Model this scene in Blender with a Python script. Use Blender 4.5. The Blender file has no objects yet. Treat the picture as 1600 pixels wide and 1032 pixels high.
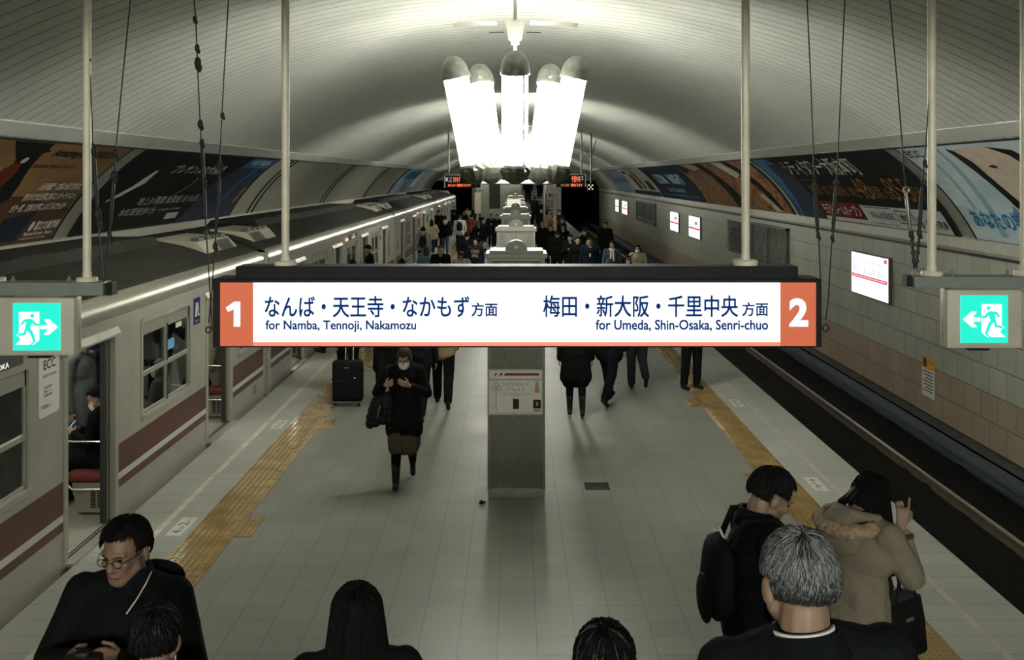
import bpy, bmesh, math, random
import numpy as np
from mathutils import Vector, Matrix, Euler
random.seed(7)
RNG = np.random.default_rng(7)
PI = math.pi
sc = bpy.context.scene
COL = sc.collection

# ------------------------------------------------------------------ camera, world, exposure
FPX, PX, PY, H = 1637.0, 805.0, 277.0, 3.56          # focal length in pixels, vanishing point, eye height
cd = bpy.data.cameras.new('camera')
cam = bpy.data.objects.new('camera', cd)
COL.objects.link(cam)
cam.location = (0, 0, H)
cam.rotation_euler = (PI / 2, 0, 0)
cd.sensor_width = 36.0
cd.lens = 36.0 * FPX / 1600.0
cd.shift_x = (800 - PX) / 1600.0
cd.shift_y = (PY - 516) / 1600.0
cd.clip_end = 300
sc.camera = cam
sc.view_settings.view_transform = 'Standard'
sc.view_settings.look = 'None'
sc.view_settings.exposure = 0.0
sc.view_settings.gamma = 1.0
sc.view_settings.use_curve_mapping = False
world = bpy.data.worlds.new('world')
sc.world = world
world.use_nodes = True
world.node_tree.nodes['Background'].inputs[0].default_value = (0.02, 0.022, 0.02, 1)
world.node_tree.nodes['Background'].inputs[1].default_value = 1.0
try:
    sc.cycles.max_bounces = 8
    sc.cycles.diffuse_bounces = 4
    sc.cycles.glossy_bounces = 3
    sc.cycles.transparent_max_bounces = 8
    sc.cycles.sample_clamp_indirect = 6.0
    sc.cycles.caustics_reflective = False
    sc.cycles.caustics_refractive = False
except Exception:
    pass
TUBE_LIGHT = 66.0           # radiance of the chandelier tubes
TUBE_COLOR = (1.0, 0.985, 0.87)
SIGN_LIGHT = 1.25
ADDED_STRIP_LIGHT = 390.0          # strip lights added out of view, over the stairs behind the viewpoint

# ------------------------------------------------------------------ geometry helpers
class MB:
    """collects vertices and faces of ONE mesh"""
    def __init__(self):
        self.v, self.f, self.m, self.cur = [], [], [], 0
    def add(self, vs, fs):
        n = len(self.v)
        self.v.extend([tuple(map(float, p)) for p in vs])
        self.f.extend([tuple(i + n for i in q) for q in fs])
        self.m.extend([self.cur] * len(fs))
        return self
    def box(self, c, s, bev=0.0, rz=0.0, R=None):
        hx, hy, hz = s[0] / 2, s[1] / 2, s[2] / 2
        if bev <= 0:
            vs = [(x, y, z) for x in (-hx, hx) for y in (-hy, hy) for z in (-hz, hz)]
            fs = [(0, 1, 3, 2), (4, 6, 7, 5), (0, 4, 5, 1), (2, 3, 7, 6), (0, 2, 6, 4), (1, 5, 7, 3)]
        else:
            bm = bmesh.new()
            bmesh.ops.create_cube(bm, size=1.0)
            for v in bm.verts:
                v.co = (v.co.x * s[0], v.co.y * s[1], v.co.z * s[2])
            b = min(bev, 0.49 * min(s))
            bmesh.ops.bevel(bm, geom=bm.edges[:], offset=b, segments=2, affect='EDGES', profile=0.5)
            bm.verts.index_update()
            vs = [tuple(v.co) for v in bm.verts]
            fs = [tuple(v.index for v in f.verts) for f in bm.faces]
            bm.free()
        if R is None and rz:
            R = Matrix.Rotation(rz, 3, 'Z')
        if R is not None:
            vs = [tuple(R @ Vector(p)) for p in vs]
        return self.add([(p[0] + c[0], p[1] + c[1], p[2] + c[2]) for p in vs], fs)
    def span(self, x0, x1, y0, y1, z0, z1, bev=0.0):
        return self.box(((x0 + x1) / 2, (y0 + y1) / 2, (z0 + z1) / 2), (abs(x1 - x0), abs(y1 - y0), abs(z1 - z0)), bev)
    def lathe(self, prof, c=(0, 0, 0), n=20, M=None, caps=True):
        """prof: list of (radius, z)"""
        vs, fs = [], []
        for r, z in prof:
            for k in range(n):
                a = 2 * PI * k / n
                vs.append((r * math.cos(a), r * math.sin(a), z))
        for i in range(len(prof) - 1):
            for k in range(n):
                a, b = i * n + k, i * n + (k + 1) % n
                fs.append((a, b, b + n, a + n))
        if caps:
            fs.append(tuple(range(n - 1, -1, -1)))
            fs.append(tuple(range((len(prof) - 1) * n, len(prof) * n)))
        if M is not None:
            vs = [tuple(M @ Vector(p)) for p in vs]
        return self.add([(p[0] + c[0], p[1] + c[1], p[2] + c[2]) for p in vs], fs)
    def rod(self, p0, p1, r, n=10, r1=None):
        p0, p1 = Vector(p0), Vector(p1)
        d = p1 - p0
        M = d.to_track_quat('Z', 'Y').to_matrix()
        return self.lathe([(r, 0), (r if r1 is None else r1, d.length)], p0, n, M)
    def tube(self, pts, r, n=8, closed=False):
        pts = [Vector(p) for p in pts]
        vs, fs = [], []
        m = len(pts)
        up = None
        for i, p in enumerate(pts):
            a = pts[(i - 1) % m] if (closed or i > 0) else p
            b = pts[(i + 1) % m] if (closed or i < m - 1) else p
            t = (b - a).normalized()
            if up is None:
                up = Vector((0, 0, 1)) if abs(t.z) < 0.9 else Vector((1, 0, 0))
            s = t.cross(up)
            if s.length < 1e-4:
                s = t.cross(Vector((0.3, 1, 0.2)))
            s.normalize()
            u = s.cross(t).normalized()
            up = u
            rr = r[i] if isinstance(r, (list, tuple)) else r
            for k in range(n):
                g = 2 * PI * k / n
                vs.append(p + s * (rr * math.cos(g)) + u * (rr * math.sin(g)))
        rng = m if closed else m - 1
        for i in range(rng):
            for k in range(n):
                a, b = i * n + k, i * n + (k + 1) % n
                c, d = ((i + 1) % m) * n + (k + 1) % n, ((i + 1) % m) * n + k
                fs.append((a, b, c, d))
        if not closed:
            fs.append(tuple(range(n - 1, -1, -1)))
            fs.append(tuple(range((m - 1) * n, m * n)))
        return self.add(vs, fs)
    def prism(self, poly, axis, a0, a1):
        """poly: 2-D outline; axis 0/1/2: extrusion axis; the other two axes in order"""
        o = [i for i in (0, 1, 2) if i != axis]
        vs = []
        for a in (a0, a1):
            for p in poly:
                q = [0, 0, 0]
                q[axis] = a
                q[o[0]], q[o[1]] = p[0], p[1]
                vs.append(tuple(q))
        n = len(poly)
        fs = [(k, (k + 1) % n, n + (k + 1) % n, n + k) for k in range(n)]
        fs += [tuple(range(n - 1, -1, -1)), tuple(range(n, 2 * n))]
        return self.add(vs, fs)
    def strip(self, rows, closed=False):
        """rows of points -> quad grid"""
        m, n = len(rows), len(rows[0])
        vs = [p for r in rows for p in r]
        fs = []
        for i in range(m - 1):
            for k in range(n if closed else n - 1):
                a, b = i * n + k, i * n + (k + 1) % n
                fs.append((a, b, b + n, a + n))
        return self.add(vs, fs)
    def ellipsoid(self, c, r, n=14, m=8, M=None):
        rows = []
        for i in range(m + 1):
            t = PI * i / m
            rr = max(math.sin(t), 1e-3)
            rows.append([(r[0] * rr * math.cos(2 * PI * k / n), r[1] * rr * math.sin(2 * PI * k / n), r[2] * math.cos(t)) for k in range(n)])
        if M is not None:
            rows = [[tuple(M @ Vector(p)) for p in row] for row in rows]
        rows = [[(p[0] + c[0], p[1] + c[1], p[2] + c[2]) for p in row] for row in rows]
        k0 = len(self.v)
        self.strip(rows, closed=True)
        self.f.append(tuple(k0 + k for k in range(n)))
        self.f.append(tuple(k0 + m * n + k for k in range(n - 1, -1, -1)))
        self.m.extend([self.cur] * 2)
        return self

WORLD_LOC = {}
def put(name, mb, mats, parent=None, smooth=False, world=True, kind=None, angle=None):
    """links mb as ONE mesh object; vertices are world coordinates unless world=False"""
    me = bpy.data.meshes.new(name)
    off = (0, 0, 0)
    if parent is not None and world:
        off = WORLD_LOC.get(parent.name, (0, 0, 0))
    vs = mb.v if not any(off) else [(p[0] - off[0], p[1] - off[1], p[2] - off[2]) for p in mb.v]
    me.from_pydata(vs, [], mb.f)
    if not isinstance(mats, (list, tuple)):
        mats = [mats]
    for m in mats:
        me.materials.append(m)
    if len(mats) > 1:
        me.polygons.foreach_set('material_index', mb.m)
    bm = bmesh.new()
    bm.from_mesh(me)
    bmesh.ops.recalc_face_normals(bm, faces=bm.faces[:])
    bm.to_mesh(me)
    bm.free()
    if smooth:
        me.polygons.foreach_set('use_smooth', [True] * len(me.polygons))
        if angle is not None:
            me.set_sharp_from_angle(angle=math.radians(angle))
    o = bpy.data.objects.new(name, me)
    COL.objects.link(o)
    if parent is not None:
        o.parent = parent
        WORLD_LOC[o.name] = off
    else:
        WORLD_LOC[o.name] = (0, 0, 0)
    if kind:
        o['kind'] = kind
    return o

def thing(name, loc, label, cat, group=None, rz=0.0):
    e = bpy.data.objects.new(name, None)
    COL.objects.link(e)
    e.empty_display_size = 0.1
    e.location = loc
    e.rotation_euler = (0, 0, rz)
    e['label'], e['category'] = label, cat
    if group:
        e['group'] = group
    WORLD_LOC[e.name] = tuple(loc)
    return e

def tag(o, label, cat, group=None):
    o['label'], o['category'] = label, cat
    if group:
        o['group'] = group
    return o

def copy_tree(o, loc, label, parent=None):
    c = o.copy()
    COL.objects.link(c)
    if parent is None:
        c.location = loc
        c['label'] = label
    else:
        c.parent = parent
    for ch in list(o.children):
        copy_tree(ch, None, None, c)
    return c

# ------------------------------------------------------------------ materials
def lin(c):
    return tuple(((x / 255.0) / 12.92 if x / 255.0 <= 0.04045 else ((x / 255.0 + 0.055) / 1.055) ** 2.4) for x in c)

def mat(name, col, rough=0.6, metal=0.0, noise=0.12, scale=8.0, spec=0.5, emit=None, es=0.0, bump=0.0, bscale=40.0, rgb=False):
    m = bpy.data.materials.new(name)
    m.use_nodes = True
    nt = m.node_tree
    b = nt.nodes['Principled BSDF']
    c = lin(col) if rgb else col
    b.inputs['Roughness'].default_value = rough
    b.inputs['Metallic'].default_value = metal
    b.inputs['Specular IOR Level'].default_value = spec
    if noise > 0:
        tc = nt.nodes.new('ShaderNodeTexCoord')
        nz = nt.nodes.new('ShaderNodeTexNoise')
        nz.inputs['Scale'].default_value = scale
        nz.inputs['Detail'].default_value = 4
        nt.links.new(tc.outputs['Object'], nz.inputs['Vector'])
        rp = nt.nodes.new('ShaderNodeValToRGB')
        rp.color_ramp.elements[0].position = 0.3
        rp.color_ramp.elements[1].position = 0.7
        rp.color_ramp.elements[0].color = (*[x * (1 - noise) for x in c], 1)
        rp.color_ramp.elements[1].color = (*[min(1, x * (1 + noise)) for x in c], 1)
        nt.links.new(nz.outputs['Fac'], rp.inputs['Fac'])
        nt.links.new(rp.outputs['Color'], b.inputs['Base Color'])
    else:
        b.inputs['Base Color'].default_value = (*c, 1)
    if emit is not None:
        b.inputs['Emission Color'].default_value = (*emit, 1)
        b.inputs['Emission Strength'].default_value = es
    if bump > 0:
        tc = nt.nodes.new('ShaderNodeTexCoord')
        nz = nt.nodes.new('ShaderNodeTexNoise')
        nz.inputs['Scale'].default_value = bscale
        nz.inputs['Detail'].default_value = 3
        bp = nt.nodes.new('ShaderNodeBump')
        bp.inputs['Strength'].default_value = bump
        bp.inputs['Distance'].default_value = 0.02
        nt.links.new(tc.outputs['Object'], nz.inputs['Vector'])
        nt.links.new(nz.outputs['Fac'], bp.inputs['Height'])
        nt.links.new(bp.outputs['Normal'], b.inputs['Normal'])
    return m

def glow(name, col, strength):
    m = mat(name, (0.02, 0.02, 0.02), 0.4, noise=0, emit=col, es=strength)
    return m

def tile_mat(name, axes, offs, bw, bh, stagger, cols, mortar_col, mortar=0.012, rough=0.45, split_z=None, spec=0.5):
    """procedural tiling on two object-space axes; cols: [(c1, c2) above, (c1, c2) below split_z]"""
    m = bpy.data.materials.new(name)
    m.use_nodes = True
    nt = m.node_tree
    b = nt.nodes['Principled BSDF']
    b.inputs['Roughness'].default_value = rough
    b.inputs['Specular IOR Level'].default_value = spec
    tc = nt.nodes.new('ShaderNodeTexCoord')
    sx = nt.nodes.new('ShaderNodeSeparateXYZ')
    nt.links.new(tc.outputs['Object'], sx.inputs[0])
    cx = nt.nodes.new('ShaderNodeCombineXYZ')
    for k in (0, 1):
        ad = nt.nodes.new('ShaderNodeMath')
        ad.operation = 'SUBTRACT'
        ad.inputs[1].default_value = offs[k] - 300.0 * (bw if k == 0 else bh * 2)
        nt.links.new(sx.outputs[axes[k]], ad.inputs[0])
        nt.links.new(ad.outputs[0], cx.inputs[k])
    outs = []
    for (c1, c2) in cols:
        br = nt.nodes.new('ShaderNodeTexBrick')
        br.offset = stagger
        br.squash = 1.0
        br.inputs['Scale'].default_value = 1.0
        br.inputs['Brick Width'].default_value = bw
        br.inputs['Row Height'].default_value = bh
        br.inputs['Mortar Size'].default_value = mortar / 2
        br.inputs['Mortar Smooth'].default_value = 0.3
        br.inputs['Color1'].default_value = (*c1, 1)
        br.inputs['Color2'].default_value = (*c2, 1)
        br.inputs['Mortar'].default_value = (*mortar_col, 1)
        nt.links.new(cx.outputs[0], br.inputs['Vector'])
        outs.append(br)
    col = outs[0].outputs['Color']
    if split_z is not None:
        gt = nt.nodes.new('ShaderNodeMath')
        gt.operation = 'GREATER_THAN'
        gt.inputs[1].default_value = split_z
        nt.links.new(sx.outputs[2], gt.inputs[0])
        mx = nt.nodes.new('ShaderNodeMix')
        mx.data_type = 'RGBA'
        nt.links.new(gt.outputs[0], mx.inputs[0])
        nt.links.new(outs[1].outputs['Color'], mx.inputs[6])
        nt.links.new(outs[0].outputs['Color'], mx.inputs[7])
        col = mx.outputs[2]
    # speckle and stains
    nz = nt.nodes.new('ShaderNodeTexNoise')
    nz.inputs['Scale'].default_value = 90.0
    nz.inputs['Detail'].default_value = 5
    nt.links.new(tc.outputs['Object'], nz.inputs['Vector'])
    nz2 = nt.nodes.new('ShaderNodeTexNoise')
    nz2.inputs['Scale'].default_value = 1.3
    nz2.inputs['Detail'].default_value = 6
    nt.links.new(tc.outputs['Object'], nz2.inputs['Vector'])
    sm = nt.nodes.new('ShaderNodeMath')
    sm.operation = 'ADD'
    nt.links.new(nz.outputs['Fac'], sm.inputs[0])
    nt.links.new(nz2.outputs['Fac'], sm.inputs[1])
    mr = nt.nodes.new('ShaderNodeMapRange')
    mr.inputs[1].default_value = 0.6
    mr.inputs[2].default_value = 1.4
    mr.inputs[3].default_value = 0.78
    mr.inputs[4].default_value = 1.2
    nt.links.new(sm.outputs[0], mr.inputs[0])
    mu = nt.nodes.new('ShaderNodeVectorMath')
    mu.operation = 'SCALE'
    nt.links.new(col, mu.inputs[0])
    nt.links.new(mr.outputs[0], mu.inputs['Scale'])
    nt.links.new(mu.outputs[0], b.inputs['Base Color'])
    mr2 = nt.nodes.new('ShaderNodeMapRange')
    mr2.inputs[3].default_value = max(0.05, rough - 0.12)
    mr2.inputs[4].default_value = rough + 0.12
    nt.links.new(nz2.outputs['Fac'], mr2.inputs[0])
    nt.links.new(mr2.outputs[0], b.inputs['Roughness'])
    return m

def glass_mat(name, tint=(0.6, 0.65, 0.62), refl=0.12):
    m = bpy.data.materials.new(name)
    m.use_nodes = True
    nt = m.node_tree
    nt.nodes.remove(nt.nodes['Principled BSDF'])
    out = nt.nodes['Material Output']
    tr = nt.nodes.new('ShaderNodeBsdfTransparent')
    tr.inputs[0].default_value = (*tint, 1)
    gl = nt.nodes.new('ShaderNodeBsdfGlossy')
    gl.inputs['Roughness'].default_value = 0.03
    gl.inputs[0].default_value = (0.8, 0.85, 0.85, 1)
    lw = nt.nodes.new('ShaderNodeLayerWeight')
    lw.inputs[0].default_value = 0.5
    pw = nt.nodes.new('ShaderNodeMath')
    pw.operation = 'POWER'
    pw.inputs[1].default_value = 4.0
    nt.links.new(lw.outputs['Facing'], pw.inputs[0])
    mr = nt.nodes.new('ShaderNodeMath')
    mr.operation = 'MULTIPLY_ADD'
    mr.inputs[1].default_value = 0.6
    mr.inputs[2].default_value = refl * 0.5
    nt.links.new(pw.outputs[0], mr.inputs[0])
    mx = nt.nodes.new('ShaderNodeMixShader')
    nt.links.new(mr.outputs[0], mx.inputs[0])
    nt.links.new(tr.outputs[0], mx.inputs[1])
    nt.links.new(gl.outputs[0], mx.inputs[2])
    nt.links.new(mx.outputs[0], out.inputs[0])
    return m

def cloud_mat(name, cols, scale=3.0, stretch=(1, 1, 1), rough=0.5, detail=6, pos=None):
    """printed picture: several colours mixed by noise"""
    m = bpy.data.materials.new(name)
    m.use_nodes = True
    nt = m.node_tree
    b = nt.nodes['Principled BSDF']
    b.inputs['Roughness'].default_value = rough
    tc = nt.nodes.new('ShaderNodeTexCoord')
    mp = nt.nodes.new('ShaderNodeMapping')
    mp.inputs['Scale'].default_value = stretch
    nt.links.new(tc.outputs['Object'], mp.inputs[0])
    nz = nt.nodes.new('ShaderNodeTexNoise')
    nz.inputs['Scale'].default_value = scale
    nz.inputs['Detail'].default_value = detail
    nt.links.new(mp.outputs[0], nz.inputs['Vector'])
    rp = nt.nodes.new('ShaderNodeValToRGB')
    while len(rp.color_ramp.elements) < len(cols):
        rp.color_ramp.elements.new(0.5)
    for i, c in enumerate(cols):
        rp.color_ramp.elements[i].position = pos[i] if pos else 0.3 + 0.4 * i / max(1, len(cols) - 1)
        rp.color_ramp.elements[i].color = (*lin(c), 1)
    nt.links.new(nz.outputs['Fac'], rp.inputs[0])
    nt.links.new(rp.outputs[0], b.inputs['Base Color'])
    return m

# ------------------------------------------------------------------ lettering
TXT = {}
def glyphs(s, bold=0.0, spacing=1.0):
    key = (s, bold, spacing)
    if key in TXT:
        return TXT[key]
    c = bpy.data.curves.new('lettering', 'FONT')
    c.body = s
    c.offset = bold
    c.space_character = spacing
    c.resolution_u = 3
    o = bpy.data.objects.new('lettering', c)
    COL.objects.link(o)
    dg = bpy.context.evaluated_depsgraph_get()
    me = bpy.data.meshes.new_from_object(o.evaluated_get(dg))
    v = np.array([tuple(p.co)[:2] for p in me.vertices])
    f = [tuple(p.vertices) for p in me.polygons]
    bpy.data.objects.remove(o)
    bpy.data.curves.remove(c)
    bpy.data.meshes.remove(me)
    lo, hi = v.min(0), v.max(0)
    TXT[key] = ((v - lo) / (hi - lo), f, (hi - lo)[0] / (hi - lo)[1])
    return TXT[key]

def letter(mb, s, org, u, v, width=None, height=None, bold=0.0, spacing=1.0):
    """flat lettering in the plane of u (reading direction) and v (up); org = lower-left corner"""
    g, f, asp = glyphs(s, bold, spacing)
    if width is None:
        width = height * asp
    if height is None:
        height = width / asp
    o, u, v = Vector(org), Vector(u), Vector(v)
    mb.add([tuple(o + u * (p[0] * width) + v * (p[1] * height)) for p in g], f)
    return width
# ------------------------------------------------------------------ shared materials
M_CEIL = mat('ceiling_aluminium', (0.53, 0.545, 0.50), 0.65, 0.0, noise=0.05, scale=3.0, spec=0.12)
M_GROOVE = mat('ceiling_joint', (0.03, 0.03, 0.026), 0.9, noise=0.1)
M_FLOOR = tile_mat('platform_tiles', (0, 1), (0.166, 7.807), 0.30, 0.30, 0.0, [((0.188, 0.189, 0.166), (0.212, 0.213, 0.187))], (0.10, 0.10, 0.085), 0.007, rough=0.42, spec=0.4)
M_EDGE = tile_mat('platform_edge_slabs', (0, 1), (0.0, 7.807), 6.0, 0.30, 0.0, [((0.325, 0.33, 0.295), (0.355, 0.36, 0.32))], (0.13, 0.13, 0.115), 0.007, rough=0.5, spec=0.35)
M_WALL = tile_mat('wall_tiles', (1, 2), (0.15, 0.003), 0.62, 0.452, 0.5,
                  [((0.315, 0.322, 0.27), (0.345, 0.35, 0.295)), ((0.27, 0.215, 0.15), (0.30, 0.24, 0.17))], (0.025, 0.024, 0.02), 0.014, rough=0.5, split_z=0.0)
M_COVE = mat('cove_panel', (0.26, 0.26, 0.215), 0.5, noise=0.1)
M_CORN = mat('cornice_paint', (0.40, 0.40, 0.335), 0.5, noise=0.1)
M_DARK = mat('dark_concrete', (0.045, 0.042, 0.035), 0.9, noise=0.3, scale=5)
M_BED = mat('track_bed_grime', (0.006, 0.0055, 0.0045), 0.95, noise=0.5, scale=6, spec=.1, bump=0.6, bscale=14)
M_BLACK = mat('black_void', (0.006, 0.006, 0.006), 0.9, noise=0.1)
M_STEEL = mat('rail_steel', (0.55, 0.49, 0.37), 0.35, 0.9, noise=0.15)
M_RAILSIDE = mat('rail_rust', (0.05, 0.035, 0.02), 0.8, noise=0.3)
M_COVERB = mat('third_rail_cover', (0.035, 0.05, 0.065), 0.6, noise=0.35, scale=12)
M_YEL = mat('tactile_yellow', (0.27, 0.185, 0.065), 0.13, noise=0.3, scale=3.5, bump=0.22, bscale=9)
M_YELDOT = mat('tactile_stud', (0.25, 0.15, 0.045), 0.25, noise=0.2, scale=4)
M_WHITEL = mat('worn_white_line', (0.50, 0.48, 0.38), 0.6, noise=0.25, scale=5)
M_FADEL = mat('faded_white_line', (0.40, 0.385, 0.315), 0.6, noise=0.12, scale=5)
M_FRAMEB = mat('black_frame', (0.008, 0.010, 0.012), 0.6, noise=0.1, spec=.2)
M_BEIGE = mat('beige_enamel', (0.53, 0.51, 0.415), 0.5, noise=0.08)
M_POLE = mat('pole_paint', (0.74, 0.71, 0.57), 0.4, noise=0.08)
M_GREYSTEEL = mat('grey_bracket', (0.20, 0.23, 0.21), 0.45, 0.1, noise=0.1)
M_WIRE = mat('black_wire', (0.018, 0.018, 0.018), 0.6, 0.2, noise=0.2)
M_ZINC = mat('galvanised_fitting', (0.30, 0.29, 0.25), 0.4, 0.8, noise=0.2)
M_INK = mat('black_ink', (0.02, 0.02, 0.02), 0.6, noise=0)
M_WHITEINK = mat('white_ink', (0.62, 0.62, 0.56), 0.6, noise=0)
M_PAPER = mat('paper_white', (0.58, 0.58, 0.52), 0.6, noise=0.04)
M_RED = mat('dark_red_print', (0.16, 0.030, 0.020), 0.5, noise=0.1)

# ------------------------------------------------------------------ the setting
Y0, Y1 = -9.0, 97.0
XE_L, XE_R = -4.04, 4.13           # platform edges
XW = 7.78                          # track-side walls
BED = -1.08
# vault
AX, AZ, APEX = 6.33, 4.08, 5.95
hh = APEX - AZ
VR = (AX * AX + hh * hh) / (2 * hh)
def vault_z(x):
    return APEX - VR + math.sqrt(max(0, VR * VR - x * x))
amax = math.asin(AX / VR)
NSEG = 56
RIB = 0.030
prof = [(VR * math.sin(-amax + 2 * amax * k / NSEG), APEX - VR + VR * math.cos(-amax + 2 * amax * k / NSEG)) for k in range(NSEG + 1)]
mb = MB()
P = 0.30
ny = int((Y1 - Y0) / P)
for i in range(ny):
    a, b = Y0 + i * P, Y0 + (i + 1) * P - 0.014
    mb.cur = 0
    nr = 5                                                            # fine V-shaped ribs running across the vault
    for r_ in range(nr):
        p0, p1 = a + (b - a) * r_ / nr, a + (b - a) * (r_ + 1) / nr
        pm = (p0 + p1) / 2
        for u, v_, zu, zv in ((p0, pm, RIB, 0.0), (pm, p1, 0.0, RIB)):
            mb.strip([[(x, u, z - zu) for x, z in prof], [(x, v_, z - zv) for x, z in prof]])
    mb.cur = 1
    # sunk joint between two panels
    s1 = [(x, z - RIB) for x, z in prof]
    s2 = [(x * 1.0, z + 0.012 - RIB) for x, z in prof]
    mb.strip([[(x, b, z) for x, z in s1], [(x, b + 0.002, z) for x, z in s2], [(x, b + 0.012, z) for x, z in s2], [(x, b + 0.014, z) for x, z in s1]])
put('ceiling', mb, [M_CEIL, M_GROOVE], smooth=True, kind='structure', angle=40)

# curved cove that carries the posters: circle through three points (x, z)
def circle3(a, b, c):
    ax, ay = a; bx, by = b; cx, cy = c
    d = 2 * (ax * (by - cy) + bx * (cy - ay) + cx * (ay - by))
    ux = ((ax**2 + ay**2) * (by - cy) + (bx**2 + by**2) * (cy - ay) + (cx**2 + cy**2) * (ay - by)) / d
    uy = ((ax**2 + ay**2) * (cx - bx) + (bx**2 + by**2) * (ax - cx) + (cx**2 + cy**2) * (bx - ax)) / d
    return ux, uy, math.hypot(ax - ux, ay - uy)
CA, CB, CC = (XW, 2.50), (7.30, 3.22), (AX, AZ)
ccx, ccz, ccr = circle3(CA, CB, CC)
ta, tc_ = math.atan2(CA[1] - ccz, CA[0] - ccx), math.atan2(CC[1] - ccz, CC[0] - ccx)
def cove(t, eps=0.0):
    g = ta + (tc_ - ta) * t
    return ccx + (ccr - eps) * math.cos(g), ccz + (ccr - eps) * math.sin(g)
for side, nm in ((1, 'right'), (-1, 'left')):
    mb = MB()
    rows = [[(side * cove(k / 20)[0], y, cove(k / 20)[1]) for k in range(21)] for y in (Y0, Y1)]
    mb.strip(rows)
    put('wall_' + nm + '_cove', mb, M_COVE, smooth=True, kind='structure')
    mb = MB()
    mb.span(side * XW, side * (XW + 0.2), Y0, Y1, -0.90, 2.5)
    w = put('wall_' + nm, mb, M_WALL, kind='structure')
    # kerb under the tiles
    mb = MB()
    mb.prism([(side * (XW + 0.1), BED), (side * (XW - 0.42), BED), (side * (XW - 0.40), -0.98), (side * (XW + 0.0), -0.93), (side * (XW + 0.1), -0.93)], 1, Y0, Y1)
    put('trim_kerb_' + nm, mb, M_DARK, kind='structure')
    # cornice band between tiles and posters
    mb = MB()
    mb.prism([(side * (XW + 0.05), 2.27), (side * (XW - 0.03), 2.27), (side * (XW - 0.06), 2.33), (side * (XW - 0.06), 2.50), (side * (XW - 0.02), 2.53), (side * (XW + 0.05), 2.53)], 1, Y0, Y1)
    put('cornice_' + nm, mb, M_CORN, kind='structure')
    mb = MB()
    mb.prism([(side * (XW - 0.0), 2.225), (side * (XW - 0.045), 2.225), (side * (XW - 0.045), 2.27), (side * (XW - 0.0), 2.27)], 1, Y0, Y1)
    put('trim_' + ('1' if side > 0 else '2'), mb, M_FRAMEB, kind='structure')
    # top trim where the vault lands
    mb = MB()
    mb.prism([(side * (AX - 0.05), AZ + 0.04), (side * (AX + 0.02), AZ - 0.05), (side * (AX + 0.09), AZ - 0.03), (side * (AX + 0.06), AZ + 0.06)], 1, Y0, Y1)
    put('trim_' + ('3' if side > 0 else '4'), mb, M_FRAMEB, kind='structure')
    mb = MB()
    mb.prism([(side * (AX - 0.30), vault_z(AX - 0.30) - 0.04), (side * (AX - 0.05), vault_z(AX - 0.05) - 0.037), (side * (AX - 0.05), vault_z(AX - 0.05) + 0.05), (side * (AX - 0.30), vault_z(AX - 0.30) + 0.05)], 1, Y0, Y1)
    put('cornice_upper_' + nm, mb, M_CEIL, kind='structure')

# platform body
XT0L, XT1L = -3.235, -2.785        # tactile strips
XT0R, XT1R = 2.90, 3.29
mb = MB()
mb.span(XE_L + 0.02, XE_R - 0.02, Y0, Y1, -0.30, -0.0)
mb.cur = 0
o = put('floor', mb, M_FLOOR, kind='structure')
for nm, xa, xb in (('left', XE_L, XT0L), ('right', XT1R, XE_R)):
    mb = MB()
    mb.span(xa, xb, Y0, Y1, -0.16, 0.004)
    put('floor_edge_' + nm, mb, M_EDGE, kind='structure')
mb = MB()
mb.span(XE_L + 0.25, XE_R - 0.25, Y0, Y1, BED, -0.30)
put('floor_platform_body', mb, M_DARK, kind='structure')
# track beds
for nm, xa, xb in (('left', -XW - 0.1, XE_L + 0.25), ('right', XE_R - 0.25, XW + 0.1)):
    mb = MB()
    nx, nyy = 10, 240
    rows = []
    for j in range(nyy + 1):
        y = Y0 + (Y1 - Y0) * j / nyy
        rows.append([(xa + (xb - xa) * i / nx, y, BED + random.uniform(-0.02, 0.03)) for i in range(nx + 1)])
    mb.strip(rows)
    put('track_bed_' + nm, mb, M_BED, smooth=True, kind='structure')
def rail(x, label):
    mb = MB()
    z0 = BED
    mb.cur = 1
    mb.prism([(x - 0.065, z0), (x + 0.065, z0), (x + 0.065, z0 + 0.02), (x + 0.012, z0 + 0.035), (x + 0.012, z0 + 0.10), (x + 0.034, z0 + 0.115), (x - 0.034, z0 + 0.115), (x - 0.012, z0 + 0.10), (x - 0.012, z0 + 0.035), (x - 0.065, z0 + 0.02)], 1, Y0, Y1)
    mb.cur = 0
    mb.span(x - 0.03, x + 0.03, Y0, Y1, z0 + 0.115, z0 + 0.135)
    o = put('track_rail', mb, [M_STEEL, M_RAILSIDE], kind='structure')
    return o
for x in (4.77, 6.23, -4.82, -6.28):
    rail(x, '')
for x, side in ((7.02, 1), (-7.02, -1)):
    mb = MB()
    mb.prism([(x - 0.16, -0.78), (x + 0.16, -0.78), (x + 0.16, -0.72), (x - 0.16, -0.72)], 1, Y0, Y1)
    mb.span(x + 0.10 * side, x + 0.16 * side, Y0, Y1, BED, -0.72)
    mb.span(x - 0.05, x + 0.03, Y0, Y1, -0.95, -0.84)
    put('trim_third_rail_cover_' + ('right' if side > 0 else 'left'), mb, M_COVERB, kind='structure')

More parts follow.
